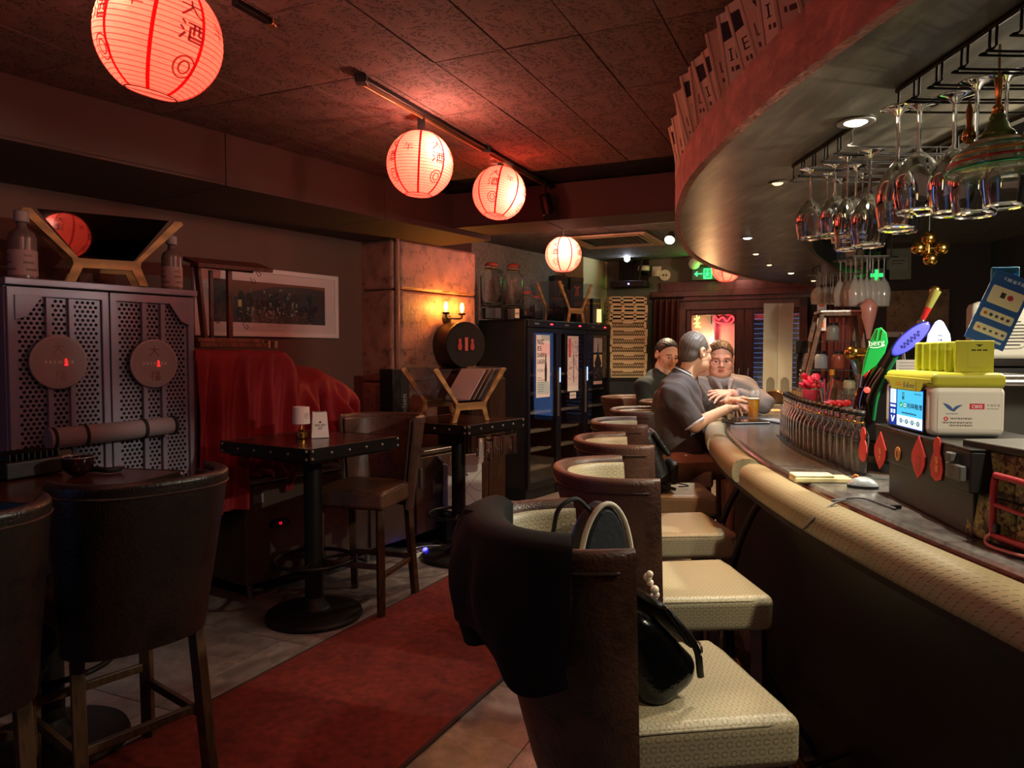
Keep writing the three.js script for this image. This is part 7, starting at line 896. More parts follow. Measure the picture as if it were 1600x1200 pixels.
function netMesh(f, lo, hi, h, colour) {
  const n = [0, 1, 2].map((i) => Math.ceil((hi.getComponent(i) - lo.getComponent(i)) / h) + 1), [nx, ny, nz] = n, s = new Float32Array(nx * ny * nz), p = new THREE.Vector3();
  for (let k = 0, o = 0; k < nz; k++) for (let j = 0; j < ny; j++) for (let i = 0; i < nx; i++, o++) s[o] = f(p.set(lo.x + i * h, lo.y + j * h, lo.z + k * h));
  const at = new Int32Array(nx * ny * nz).fill(-1), pos = [], idx = [], st = [1, nx, nx * ny];
  for (let k = 0; k < nz - 1; k++) for (let j = 0; j < ny - 1; j++) for (let i = 0; i < nx - 1; i++) {
    const o = i + j * nx + k * nx * ny; let m = 0; for (let c = 0; c < 8; c++) if (s[o + (c & 1) + (c >> 1 & 1) * nx + (c >> 2) * nx * ny] < 0) m |= 1 << c; if (m === 0 || m === 255) continue;
    let x = 0, y = 0, z = 0, q = 0; for (let a = 0; a < 8; a++) for (let e = 0; e < 3; e++) { const b = a | 1 << e; if (b === a) continue; if ((m >> a & 1) === (m >> b & 1)) continue; const sa = s[o + (a & 1) + (a >> 1 & 1) * nx + (a >> 2) * nx * ny], sb = s[o + (b & 1) + (b >> 1 & 1) * nx + (b >> 2) * nx * ny], t = sa / (sa - sb); x += (a & 1) + (e === 0 ? t : 0); y += (a >> 1 & 1) + (e === 1 ? t : 0); z += (a >> 2) + (e === 2 ? t : 0); q++; }
    at[o] = pos.length / 3; pos.push(lo.x + (i + x / q) * h, lo.y + (j + y / q) * h, lo.z + (k + z / q) * h);
  }
  for (let k = 1; k < nz - 1; k++) for (let j = 1; j < ny - 1; j++) for (let i = 1; i < nx - 1; i++) { const o = i + j * nx + k * nx * ny, in0 = s[o] < 0; for (let e = 0; e < 3; e++) { if (in0 === s[o + st[e]] < 0) continue; const u = st[(e + 1) % 3], v = st[(e + 2) % 3], a = at[o], b = at[o - u], c = at[o - u - v], d = at[o - v]; if (a < 0 || b < 0 || c < 0 || d < 0) continue; in0 ? idx.push(a, b, c, a, c, d) : idx.push(a, c, b, a, d, c); } }
  const g = new THREE.BufferGeometry(), nr = new Float32Array(pos.length), cl = new Float32Array(pos.length), e = h * 0.6, q = new THREE.Vector3();
  for (let i = 0; i < pos.length; i += 3) { p.fromArray(pos, i); const gx = f(q.set(p.x + e, p.y, p.z)) - f(q.set(p.x - e, p.y, p.z)), gy = f(q.set(p.x, p.y + e, p.z)) - f(q.set(p.x, p.y - e, p.z)), gz = f(q.set(p.x, p.y, p.z + e)) - f(q.set(p.x, p.y, p.z - e)), L = Math.hypot(gx, gy, gz) || 1; nr[i] = gx / L; nr[i + 1] = gy / L; nr[i + 2] = gz / L; const c = colour ? colour(p) : [1, 1, 1]; cl[i] = c[0]; cl[i + 1] = c[1]; cl[i + 2] = c[2]; }
  g.setAttribute('position', new THREE.Float32BufferAttribute(pos, 3)); g.setAttribute('normal', new THREE.BufferAttribute(nr, 3)); g.setAttribute('color', new THREE.BufferAttribute(cl, 3)); g.setIndex(idx); return g;
}
const fieldOf = (caps, k) => (p) => { let d = 1e3; for (const [a, b, ra, rb] of caps) d = smin(d, capd(p, a, b, ra, rb ?? ra), k); return d; };
const boundsOf = (caps, m) => { const lo = new THREE.Vector3(1e3, 1e3, 1e3), hi = lo.clone().negate(); for (const [a, b, ra, rb] of caps) for (const [q, r] of [[a, ra], [b, rb ?? ra]]) { lo.min(q.clone().subScalar(r + m)); hi.max(q.clone().addScalar(r + m)); } return [lo, hi]; };
function frameAt(c, fwd, up = new THREE.Vector3(0, 1, 0)) { const z = fwd.clone().normalize(), x = up.clone().cross(z).normalize(), y = z.clone().cross(x); return new THREE.Matrix4().makeBasis(x, y, z).setPosition(c); }
// a head in its own axes (face towards +z), scaled by k
function headField(o) {
  const A = (x, y, z) => new THREE.Vector3(x, y, z), e = o.wide ?? 1;
  return (q) => {
    const x = q.x / e, y = q.y, z = q.z, ax = Math.abs(x), m = A(ax, y, z); let d = elld(x, y, z, 0, 0.032, -0.014, 0.077, 0.088, 0.097);
    d = smin(d, elld(x, y, z, 0, -0.03, 0.025, 0.060, 0.082, 0.064), 0.03); d = smin(d, elld(x, y, z, 0, -0.072, 0.03, 0.052, 0.04, 0.056), 0.03); d = smin(d, capd(m, A(0, -0.1, 0.062), A(0.012, -0.1, 0.06), 0.021, 0.02), 0.025); if (o.jowl) d = smin(d, elld(ax, y, z, 0.036, -0.078, 0.03, 0.03, 0.035, 0.04), 0.03);
    d = smin(d, capd(m, A(0, 0.012, 0.082), A(0.04, 0.016, 0.07), 0.012, 0.01), 0.02); d = smin(d, elld(ax, y, z, 0.042, -0.032, 0.064, 0.024, 0.02, 0.018), 0.02);
    const sock = Math.hypot(ax - 0.031, (y + 0.006) * 1.2, z - 0.094) - 0.0155; d = -smin(-d, sock, 0.014); d = smin(d, elld(ax, y, z, 0.031, -0.006, 0.072, 0.015, 0.0125, 0.0135), 0.004);
    d = smin(d, capd(m, A(0, 0.0, 0.088), A(0, -0.034, 0.106), 0.0085, 0.0125), 0.012); d = smin(d, capd(m, A(0.010, -0.04, 0.094), A(0.012, -0.04, 0.092), 0.0085, 0.008), 0.008);
    d = smin(d, capd(m, A(0, -0.0655, 0.086), A(0.022, -0.068, 0.077), 0.0065, 0.004), 0.006); d = smin(d, capd(m, A(0, -0.0755, 0.085), A(0.019, -0.074, 0.077), 0.007, 0.004), 0.006); d = -smin(-d, capd(m, A(0, -0.0705, 0.094), A(0.024, -0.0705, 0.083), 0.0022, 0.0015), 0.004);
    const er = Math.max(elld(ax, y, z, 0.081, -0.006, -0.012, 0.013, 0.034, 0.021), -elld(ax, y, z, 0.092, -0.004, -0.008, 0.008, 0.02, 0.012)); d = smin(d, er, 0.008);
    return smin(d, capd(q, A(0, -0.07, -0.02), A(0, -0.19, -0.045), 0.053, 0.056), 0.03);
  };
}
function handCaps(M4, curl, spread, k, left) {                       // wrist at the origin, fingers along +z, palm facing -y
  const s = left ? -1 : 1, P = (x, y, z) => new THREE.Vector3(x * s * k, y * k, z * k).applyMatrix4(M4), c = [];
  for (let i = 0; i < 4; i++) { const x = 0.030 - i * 0.020; c.push([P(x * 0.6, 0, 0.01), P(x, 0.002, 0.085), 0.014 * k, 0.0125 * k]); let a = 0, q = [x, 0.002, 0.088]; const L = [[0.042, 0.027, 0.022], [0.046, 0.03, 0.023], [0.043, 0.028, 0.022], [0.033, 0.022, 0.019]][i]; L.forEach((l, j) => { a += curl[i] * [0.9, 1.1, 0.8][j]; const n = [q[0] + spread * (1.5 - i) * 0.012 * -1 * -1, q[1] - Math.sin(a) * l, q[2] + Math.cos(a) * l]; c.push([P(...q), P(...n), (0.0092 - j * 0.0009) * k, (0.0085 - j * 0.001) * k]); q = n; }); }
  c.push([P(0.02, -0.004, 0.02), P(0.045, -0.012, 0.05), 0.016 * k, 0.0125 * k], [P(0.045, -0.012, 0.05), P(0.056, -0.022, 0.082), 0.0115 * k, 0.0098 * k], [P(0.056, -0.022, 0.082), P(0.052, -0.032, 0.106), 0.0095 * k, 0.008 * k], [P(0, 0, -0.03), P(0, 0, 0.02), 0.024 * k, 0.022 * k]);
  return c;
}
function joinSkin(list) { let n = 0; const pos = [], nor = [], col = [], idx = []; for (const g of list) { pos.push(...g.attributes.position.array); nor.push(...g.attributes.normal.array); col.push(...g.attributes.color.array); for (const i of g.index.array) idx.push(i + n); n += g.attributes.position.count; } const g = new THREE.BufferGeometry(); g.setAttribute('position', new THREE.Float32BufferAttribute(pos, 3)); g.setAttribute('normal', new THREE.Float32BufferAttribute(nor, 3)); g.setAttribute('color', new THREE.Float32BufferAttribute(col, 3)); g.setIndex(idx); return g; }
function buildPerson(label, base, o) {
  const t = thing('person', label, 'person', base), B = base.clone(), L = (v) => v.clone().sub(B);
  const caps = o.caps.map(([a, b, ra, rb]) => [L(a), L(b), ra, rb ?? ra]), f = fieldOf(caps, 0.05), [lo, hi] = boundsOf(caps, 0.03);
  const hk = o.head.k, HM = frameAt(L(o.head.at), o.head.fwd, o.head.up), HI = HM.clone().invert(), hf = headField(o.head), tmp = new THREE.Vector3();
  const headF = (p) => hf(tmp.copy(p).applyMatrix4(HI).divideScalar(hk)) * hk, skinC = o.skin;
  const hc = (p) => { const q = tmp.copy(p).applyMatrix4(HI).divideScalar(hk); const lip = Math.abs(q.x) < 0.022 && q.y < -0.060 && q.y > -0.081 && q.z > 0.074, brow = Math.abs(Math.abs(q.x) - 0.032) < 0.017 && Math.abs(q.y - 0.014 - (Math.abs(q.x) - 0.03) * -0.12) < 0.0045 && q.z > 0.06; return lip ? [0.78, 0.52, 0.5] : brow ? o.browC : [1, 1, 1]; };
  const parts = [netMesh(f, lo, hi, 0.014)]; const hl = L(o.head.at).subScalar(0.16 * hk), hh = L(o.head.at).addScalar(0.16 * hk); hl.y = L(o.head.at).y - 0.23 * hk; parts.push(netMesh(headF, hl, hh, 0.0042, hc));
  for (const h of o.hands || []) { const hcaps = h.map(([a, b, ra, rb]) => [L(a), L(b), ra, rb]), [a, b] = boundsOf(hcaps, 0.012); parts.push(netMesh(fieldOf(hcaps, 0.008), a, b, 0.004)); }
  const sk = S(o.skin, 0.5, 0, { vertexColors: true, bumpMap: T.grain, bumpScale: 0.0 }); sk.bumpMap = null; mesh('body', joinSkin(parts), sk, t);
  for (const c of o.clothes) { const cc = c.caps.map(([a, b, ra, rb]) => [L(a), L(b), ra, rb ?? ra]), base_ = fieldOf(cc, c.k ?? 0.06), cuts = (c.cuts || []).map(([pt, n]) => [L(pt), n.clone().normalize()]); const cf = (p) => { let d = base_(p) + (c.fold ? c.fold * Math.sin(p.x * 38 + p.y * 31 + 2 * Math.sin(p.z * 17)) * Math.sin(p.y * 23 - p.z * 29) : 0); for (const [pt, n, own] of cuts) { const s = (p.x - pt.x) * n.x + (p.y - pt.y) * n.y + (p.z - pt.z) * n.z; d = Math.max(d, s); } return c.limit ? Math.max(d, c.limit(p)) : d; }; const [a, b] = boundsOf(cc, 0.03); const m = S(c.color, c.rough ?? 0.85, 0, { bumpMap: null }); mesh(c.name, netMesh(cf, a, b, c.h ?? 0.011), m, t, c.label); }
  const hp = new THREE.Group(); hp.name = 'face_parts';
  const P = (x, y, z) => new THREE.Vector3(x * hk * (o.head.wide ?? 1), y * hk, z * hk).applyMatrix4(HM);
  if (o.hair) { const hair = (p) => { const q = tmp.copy(p).applyMatrix4(HI).divideScalar(hk); const e = o.head.wide ?? 1, x = q.x / e; let d = elld(x, q.y, q.z, 0, 0.032, -0.014, 0.077 + o.hair.t, 0.088 + o.hair.t, 0.097 + o.hair.t); d = smin(d, elld(x, q.y, q.z, 0, -0.03, -0.05, 0.062 + o.hair.t, 0.05, 0.05 + o.hair.t), 0.02) + 0.0012 * Math.sin(q.x * 320 + q.y * 60) * Math.sin(q.z * 150); for (const [a, b, c, w] of o.hair.cuts) d = Math.max(d, Math.abs(q.x) * a + q.y * b + q.z * c - w); if (o.hair.bald) d = Math.max(d, -elld(x, q.y, q.z, ...o.hair.bald)); if (o.hair.bun) d = smin(d, elld(x, q.y, q.z, 0, 0.02, -0.125, 0.035, 0.035, 0.035), 0.02); return d * hk; }; mesh('hair', netMesh(hair, hl, hh, 0.005), S(o.hair.c, 0.55), t); }
  if (o.eyes) for (const s of [-1, 1]) { const c = P(s * 0.031, -0.006, 0.0745); mesh('eye', new THREE.SphereGeometry(0.0118 * hk, 14, 10).translate(c.x, c.y, c.z), S(0x9a908a, 0.4), t); const g = P(s * 0.031 + (o.gaze?.[0] ?? 0), -0.007 + (o.gaze?.[1] ?? 0), 0.0815); mesh('iris', new THREE.SphereGeometry(0.0072 * hk, 12, 8).translate(g.x, g.y, g.z), S(0x241a14, 0.2), t); }
  if (o.glasses) {
    const fr = [], gm = o.glasses === 2 ? M.darkMetal : S(0x3a2a24, 0.3, 0.4); for (const s of [-1, 1]) { const ring = []; for (let k = 0; k < 20; k++) { const a = k / 20 * 6.2832; ring.push(P(s * 0.0335 + 0.0245 * Math.cos(a), -0.009 + 0.0165 * Math.sin(a), 0.104 - 0.25 * Math.abs(0.0245 * Math.cos(a)))); } mesh('glasses_rim', tube(ring, 0.0011 * hk, 40, 6, true), gm, t); mesh('glasses_temple', tube([P(s * 0.058, -0.004, 0.097), P(s * 0.078, 0.0, 0.04), P(s * 0.084, 0.004, -0.015)], 0.0013 * hk, 20, 6), gm, t); }
    mesh('glasses_bridge', tube([P(-0.0095, -0.004, 0.1), P(0, -0.001, 0.109), P(0.0095, -0.004, 0.1)], 0.0011 * hk, 10, 6), gm, t);
  }
  return { t, L, P, HM };
}
const px = (x, y, d) => atD(x, y, d);
{ // bald man in a dark polo shirt, seen from behind and turned to the right
  const pel = px(1062, 716, 5.08), bel = px(1066, 684, 5.08), che = px(1058, 634, 5.08), upc = px(1062, 608, 5.08), nk = px(1071, 590, 5.08), sN = px(1052, 616, 4.86), sF = px(1082, 612, 5.30), eN = px(1086, 663, 4.80), wN = px(1137, 638, 5.0), eF = px(1118, 644, 5.36), wF = px(1142, 626, 5.16), hN = px(1062, 728, 4.96), hF = px(1070, 728, 5.2), kN = px(1140, 726, 4.98), kF = px(1144, 724, 5.2), aN = px(1138, 838, 5.0), aF = px(1142, 832, 5.22), tN = px(1160, 852, 4.96), tF = px(1162, 846, 5.2);
  const caps = [[pel, bel, 0.155, 0.165], [bel, che, 0.165, 0.155], [che, upc, 0.15, 0.11], [upc, nk, 0.085, 0.062], [upc, sN, 0.085, 0.062], [upc, sF, 0.085, 0.062], [sN, eN, 0.056, 0.046], [eN, wN, 0.047, 0.031], [sF, eF, 0.056, 0.045], [eF, wF, 0.045, 0.031], [pel, hN, 0.13, 0.1], [pel, hF, 0.13, 0.1], [hN, kN, 0.095, 0.068], [hF, kF, 0.095, 0.068], [kN, aN, 0.062, 0.042], [kF, aF, 0.062, 0.042], [aN, tN, 0.04, 0.035], [aF, tF, 0.04, 0.035]];
  const gl = onY(1168, 650, TOP), dirN = gl.clone().setY(wN.y + 0.01).sub(wN).normalize();
  const hN4 = frameAt(wN.clone().addScaledVector(dirN, 0.01), dirN, new THREE.Vector3(-0.5, 0.5, 0.7)), hF4 = frameAt(wF, px(1172, 622, 5.1).sub(wF).normalize(), new THREE.Vector3(0.1, 1, -0.2));
  const inf = (l, e) => l.map(([a, b, ra, rb]) => [a, b, ra + e, (rb ?? ra) + e]); const sleeve = (s, e, k) => s.clone().lerp(e, k);
  const dN = eN.clone().sub(sN).normalize(), dF = eF.clone().sub(sF).normalize(), cN = sleeve(sN, eN, 0.74), cF = sleeve(sF, eF, 0.74), grey = 0x544a46;
  buildPerson('balding man with glasses in a dark polo shirt with white-edged sleeves, at the bar', px(1062, 745, 5.08).setY(0.78), {
    skin: 0xd8a27e, browC: [0.55, 0.45, 0.4], caps, hands: [handCaps(hN4, [0.55, 0.55, 0.6, 0.65], 0.4, 1.08, false), handCaps(hF4, [0.4, 0.45, 0.5, 0.5], 0.4, 1.08, true)],
    head: { at: px(1087, 549, 5.08), fwd: new THREE.Vector3(0.9, -0.12, -0.42), up: new THREE.Vector3(0.12, 1, 0), k: 1.15, jowl: true },
    hair: { c: 0x60544a, t: 0.003, cuts: [[0, -1, 0, 0.075], [0, 0.5, 1, 0.055], [0, -1, 1.1, 0.018]], bald: [0, 0.125, 0.04, 0.055, 0.04, 0.085] }, eyes: true, glasses: 1,
    clothes: [
      { name: 'polo_shirt', color: grey, fold: 0.008, caps: inf([[pel, bel, 0.158, 0.172], [bel, che, 0.172, 0.16], [che, upc, 0.152, 0.112], [upc, nk, 0.085, 0.06], [upc, sN, 0.088, 0.068], [upc, sF, 0.088, 0.068], [sN, cN, 0.066, 0.066], [sF, cF, 0.066, 0.066]], 0.008), cuts: [[nk.clone().add(new THREE.Vector3(0.0, 0.05, 0)), new THREE.Vector3(-0.1, 1, 0)], [px(1062, 744, 5.08), new THREE.Vector3(0, -1, 0)]] },
      { name: 'shirt_collar', color: 0x443e3c, k: 0.01, h: 0.006, caps: [[nk.clone().add(new THREE.Vector3(-0.02, 0.0, 0)), nk.clone().add(new THREE.Vector3(0.01, 0.06, 0)), 0.092, 0.08]], cuts: [[nk.clone().add(new THREE.Vector3(-0.05, 0.075, 0)), new THREE.Vector3(0.55, 1, 0)], [nk.clone().add(new THREE.Vector3(-0.02, -0.06, 0)), new THREE.Vector3(0, -1, 0)]] },
      { name: 'collar_stripe', color: 0xd8d4d0, k: 0.01, h: 0.004, label: 'thin white line round the collar', caps: [[nk.clone().add(new THREE.Vector3(-0.02, 0.0, 0)), nk.clone().add(new THREE.Vector3(0.01, 0.06, 0)), 0.095, 0.083]], cuts: [[nk.clone().add(new THREE.Vector3(-0.05, 0.062, 0)), new THREE.Vector3(0.55, 1, 0)], [nk.clone().add(new THREE.Vector3(-0.05, 0.050, 0)), new THREE.Vector3(-0.55, -1, 0)]] },
      ...[[cN, dN], [cF, dF]].map(([c, d]) => ({ name: 'sleeve_cuff', color: 0xd8d2cc, k: 0.01, h: 0.005, label: 'white-edged sleeve cuff', caps: [[c.clone().addScaledVector(d, 0.028), c.clone().addScaledVector(d, 0.062), 0.0745, 0.0745]], cuts: [[c.clone().addScaledVector(d, 0.068), d], [c.clone().addScaledVector(d, 0.052), d.clone().negate()]] })),
      ...[[cN, dN, sN], [cF, dF, sF]].map(([c, d]) => ({ name: 'sleeve', color: grey, k: 0.01, h: 0.008, fold: 0.002, caps: [[c.clone().addScaledVector(d, -0.12), c.clone().addScaledVector(d, 0.05), 0.078, 0.073]], cuts: [[c.clone().addScaledVector(d, 0.05), d]] })),
      { name: 'shorts', color: 0x8a6a4c, fold: 0.002, caps: inf([[pel, hN, 0.14, 0.112], [pel, hF, 0.14, 0.112], [hN, kN, 0.1, 0.09], [hF, kF, 0.1, 0.09]], 0.008), cuts: [[kN.clone().lerp(hN, 0.1), kN.clone().sub(hN)], [px(1062, 716, 5.08), new THREE.Vector3(0, 1, 0)]] },
      { name: 'shoe', color: 0x1a1616, k: 0.02, caps: [[aN, tN, 0.05, 0.045]], cuts: [[aN.clone().add(new THREE.Vector3(0, 0.03, 0)), new THREE.Vector3(0, 1, 0)]] }, { name: 'shoe', color: 0x1a1616, k: 0.02, caps: [[aF, tF, 0.05, 0.045]], cuts: [[aF.clone().add(new THREE.Vector3(0, 0.03, 0)), new THREE.Vector3(0, 1, 0)]] },
      { name: 'wrist_watch', color: 0x141414, k: 0.01, h: 0.004, rough: 0.3, caps: [[wF.clone().lerp(eF, 0.12), wF.clone().lerp(eF, 0.2), 0.039, 0.04]], cuts: [[wF.clone().lerp(eF, 0.09), wF.clone().sub(eF)], [wF.clone().lerp(eF, 0.22), eF.clone().sub(wF)]] },
    ],
  });
}
{ // man facing the camera, arms folded on the bar
  const d0 = 5.55, pel = px(1112, 700, 5.75), bel = px(1118, 668, 5.72), che = px(1126, 632, 5.66), upc = px(1127, 606, 5.6), nk = px(1126, 594, 5.55), sR = px(1092, 606, 5.6), sL = px(1164, 606, 5.55), eR = px(1092, 640, 5.45), wR = px(1150, 630, 5.32), eL = px(1192, 630, 5.42), wL = px(1140, 614, 5.3), hR = px(1104, 716, 5.75), hL = px(1128, 716, 5.7), kR = px(1150, 716, 5.6), kL = px(1168, 712, 5.75), aR = px(1150, 800, 5.65), aL = px(1168, 796, 5.8);
  const caps = [[pel, bel, 0.15, 0.155], [bel, che, 0.155, 0.15], [che, upc, 0.14, 0.1], [upc, nk, 0.08, 0.058], [upc, sR, 0.085, 0.062], [upc, sL, 0.085, 0.062], [sR, eR, 0.055, 0.046], [eR, wR, 0.045, 0.031], [sL, eL, 0.055, 0.046], [eL, wL, 0.045, 0.031], [pel, hR, 0.12, 0.1], [pel, hL, 0.12, 0.1], [hR, kR, 0.09, 0.065], [hL, kL, 0.09, 0.065], [kR, aR, 0.06, 0.042], [kL, aL, 0.06, 0.042]];
  const inf = (l, e) => l.map(([a, b, ra, rb]) => [a, b, ra + e, (rb ?? ra) + e]), g = 0x8a807a, cL = eL.clone().lerp(wL, 0.72), dL = wL.clone().sub(eL).normalize(), cR = eR.clone().lerp(wR, 0.15), dR = wR.clone().sub(eR).normalize();
  const hl4 = frameAt(wL, px(1106, 616, 5.22).sub(wL).normalize(), new THREE.Vector3(0.1, 1, 0.5)), hr4 = frameAt(wR, px(1186, 640, 5.4).sub(wR).normalize(), new THREE.Vector3(0, 1, 0.3));
  const r = buildPerson('man with glasses in a grey collared shirt facing the camera, arms folded on the bar', px(1112, 725, 5.75).setY(0.78), {
    skin: 0xdc9e82, browC: [0.5, 0.4, 0.34], caps, hands: [handCaps(hl4, [0.2, 0.22, 0.25, 0.3], 0.8, 1.08, false), handCaps(hr4, [0.4, 0.4, 0.45, 0.5], 0.4, 1.08, true)],
    head: { at: px(1125, 561, d0), fwd: new THREE.Vector3(-0.16, -0.1, 1), up: new THREE.Vector3(0.02, 1, 0), k: 1.14, wide: 1.04, jowl: true }, gaze: [-0.002, 0],
    hair: { c: 0x54402e, t: 0.008, cuts: [[0, -1, 0, 0.03], [0, -0.9, 1, 0.004], [-0.5, -0.2, 1, 0.052]] }, eyes: true, glasses: 2,
    clothes: [
      { name: 'grey_shirt', color: g, fold: 0.008, caps: inf([[pel, bel, 0.152, 0.158], [bel, che, 0.158, 0.152], [che, upc, 0.142, 0.102], [upc, nk, 0.082, 0.058], [upc, sR, 0.088, 0.068], [upc, sL, 0.088, 0.068], [sR, eR, 0.066, 0.056], [eR, cR, 0.056, 0.052], [sL, eL, 0.066, 0.056], [eL, cL, 0.056, 0.046]], 0.008), cuts: [[nk.clone().add(new THREE.Vector3(0, 0.05, 0.02)), new THREE.Vector3(0.0, 1, 0.45)], [px(1112, 722, 5.75), new THREE.Vector3(0, -1, 0)]] },
      { name: 'shirt_collar', color: 0x8a807a, k: 0.01, h: 0.006, caps: [[nk.clone().add(new THREE.Vector3(-0.01, 0.0, 0.015)), nk.clone().add(new THREE.Vector3(0, 0.05, 0)), 0.09, 0.08], [nk.clone().add(new THREE.Vector3(-0.055, 0.0, 0.075)), nk.clone().add(new THREE.Vector3(-0.03, -0.06, 0.12)), 0.022, 0.014], [nk.clone().add(new THREE.Vector3(0.055, 0.0, 0.075)), nk.clone().add(new THREE.Vector3(0.03, -0.06, 0.12)), 0.022, 0.014]], cuts: [[nk.clone().add(new THREE.Vector3(0, 0.045, 0.03)), new THREE.Vector3(0, 1, 0.6)]] },
      { name: 'shirt_cuff', color: 0x6a6460, k: 0.01, h: 0.005, caps: [[cL.clone().addScaledVector(dL, -0.01), cL.clone().addScaledVector(dL, 0.03), 0.056, 0.052]], cuts: [[cL.clone().addScaledVector(dL, 0.035), dL], [cL.clone().addScaledVector(dL, -0.02), dL.clone().negate()]] },
      { name: 'trousers', color: 0x2a2624, caps: inf([[pel, hR, 0.128, 0.106], [pel, hL, 0.128, 0.106], [hR, kR, 0.094, 0.072], [hL, kL, 0.094, 0.072], [kR, aR, 0.068, 0.052], [kL, aL, 0.068, 0.052]], 0.006), cuts: [[px(1112, 704, 5.75), new THREE.Vector3(0, 1, 0)]] },
    ],
  });
  const b = mesh('shirt_button', new THREE.SphereGeometry(0.012, 10, 8).scale(1, 1, 0.5).translate(...r.L(nk.clone().add(new THREE.Vector3(0.005, -0.1, 0.118))).toArray()), S(0xa8a4a0, 0.3, 0.6), r.t);
}
{ // woman behind, head turned down to the right
  const d0 = 6.5, pel = px(1024, 690, d0), che = px(1024, 630, d0), upc = px(1028, 596, d0), nk = px(1036, 582, d0), sR = px(1006, 604, d0 - 0.12), sL = px(1062, 600, d0 + 0.08), eR = px(1008, 650, d0 - 0.2), wR = px(1040, 668, d0 - 0.3), eL = px(1072, 650, d0), wL = px(1078, 668, d0 - 0.15), hR = px(1014, 694, d0 - 0.05), hL = px(1036, 694, d0), kR = px(1060, 692, d0 - 0.35), kL = px(1078, 690, d0 - 0.3), aR = px(1056, 770, d0 - 0.3), aL = px(1076, 768, d0 - 0.25);
  const caps = [[pel, che, 0.13, 0.13], [che, upc, 0.125, 0.09], [upc, nk, 0.07, 0.05], [upc, sR, 0.075, 0.055], [upc, sL, 0.075, 0.055], [sR, eR, 0.05, 0.042], [eR, wR, 0.04, 0.028], [sL, eL, 0.05, 0.042], [eL, wL, 0.04, 0.028], [hR, kR, 0.09, 0.06], [hL, kL, 0.09, 0.06], [kR, aR, 0.055, 0.04], [kL, aL, 0.055, 0.04], [pel, hR, 0.12, 0.09], [pel, hL, 0.12, 0.09]], inf = (l, e) => l.map(([a, b, ra, rb]) => [a, b, ra + e, (rb ?? ra) + e]);
  const s = buildPerson('dark-haired woman in a dark teal jacket looking down, half hidden behind the bald man', px(1024, 705, d0).setY(0.62), {
    skin: 0xe0ae96, browC: [0.3, 0.24, 0.22], caps, hands: [handCaps(frameAt(wR, new THREE.Vector3(0.8, -0.2, 0.4), new THREE.Vector3(0, 1, 0)), [0.3, 0.3, 0.35, 0.35], 0.4, 1, false), handCaps(frameAt(wL, new THREE.Vector3(0.5, -0.2, 0.6), new THREE.Vector3(0, 1, 0)), [0.3, 0.3, 0.35, 0.35], 0.4, 1, true)],
    head: { at: px(1042, 554, d0), fwd: new THREE.Vector3(0.32, -0.22, 0.92), up: new THREE.Vector3(0.08, 1, 0), k: 1.14, wide: 1.0 }, gaze: [0.002, -0.003],
    hair: { c: 0x14100f, t: 0.007, cuts: [[0, -1, 0, 0.06], [0, -0.85, 1, 0.0], [-0.2, -0.1, 1, 0.06]], bun: true }, eyes: true,
    clothes: [{ name: 'jacket', color: 0x1c2a2e, fold: 0.0026, caps: inf([[pel, che, 0.135, 0.135], [che, upc, 0.13, 0.095], [upc, nk, 0.075, 0.052], [upc, sR, 0.08, 0.062], [upc, sL, 0.08, 0.062], [sR, eR, 0.06, 0.052], [eR, wR, 0.05, 0.04], [sL, eL, 0.06, 0.052], [eL, wL, 0.05, 0.04]], 0.01), cuts: [[nk.clone().add(new THREE.Vector3(0, 0.045, 0.02)), new THREE.Vector3(0.2, 1, 0.5)]] },
      { name: 'shirt_collar', color: 0xc8b8a8, k: 0.01, h: 0.006, caps: [[nk.clone().add(new THREE.Vector3(0.0, 0.0, 0.01)), nk.clone().add(new THREE.Vector3(0, 0.05, 0)), 0.08, 0.072]], cuts: [[nk.clone().add(new THREE.Vector3(0, 0.06, 0.03)), new THREE.Vector3(0.2, 1, 0.6)]] },
      { name: 'trousers', color: 0x141416, caps: inf([[pel, hR, 0.125, 0.095], [pel, hL, 0.125, 0.095], [hR, kR, 0.094, 0.066], [hL, kL, 0.094, 0.066], [kR, aR, 0.06, 0.048], [kL, aL, 0.06, 0.048]], 0.006), cuts: [[px(1024, 680, d0), new THREE.Vector3(0, 1, 0)]] }],
  });
  dup(brown, V(s.t.position.x - 0.03, 0, d0), face(0.8, -0.6), 'dark leather stool the woman in the teal jacket sits on, mostly hidden', 'stools at the high tables');
}
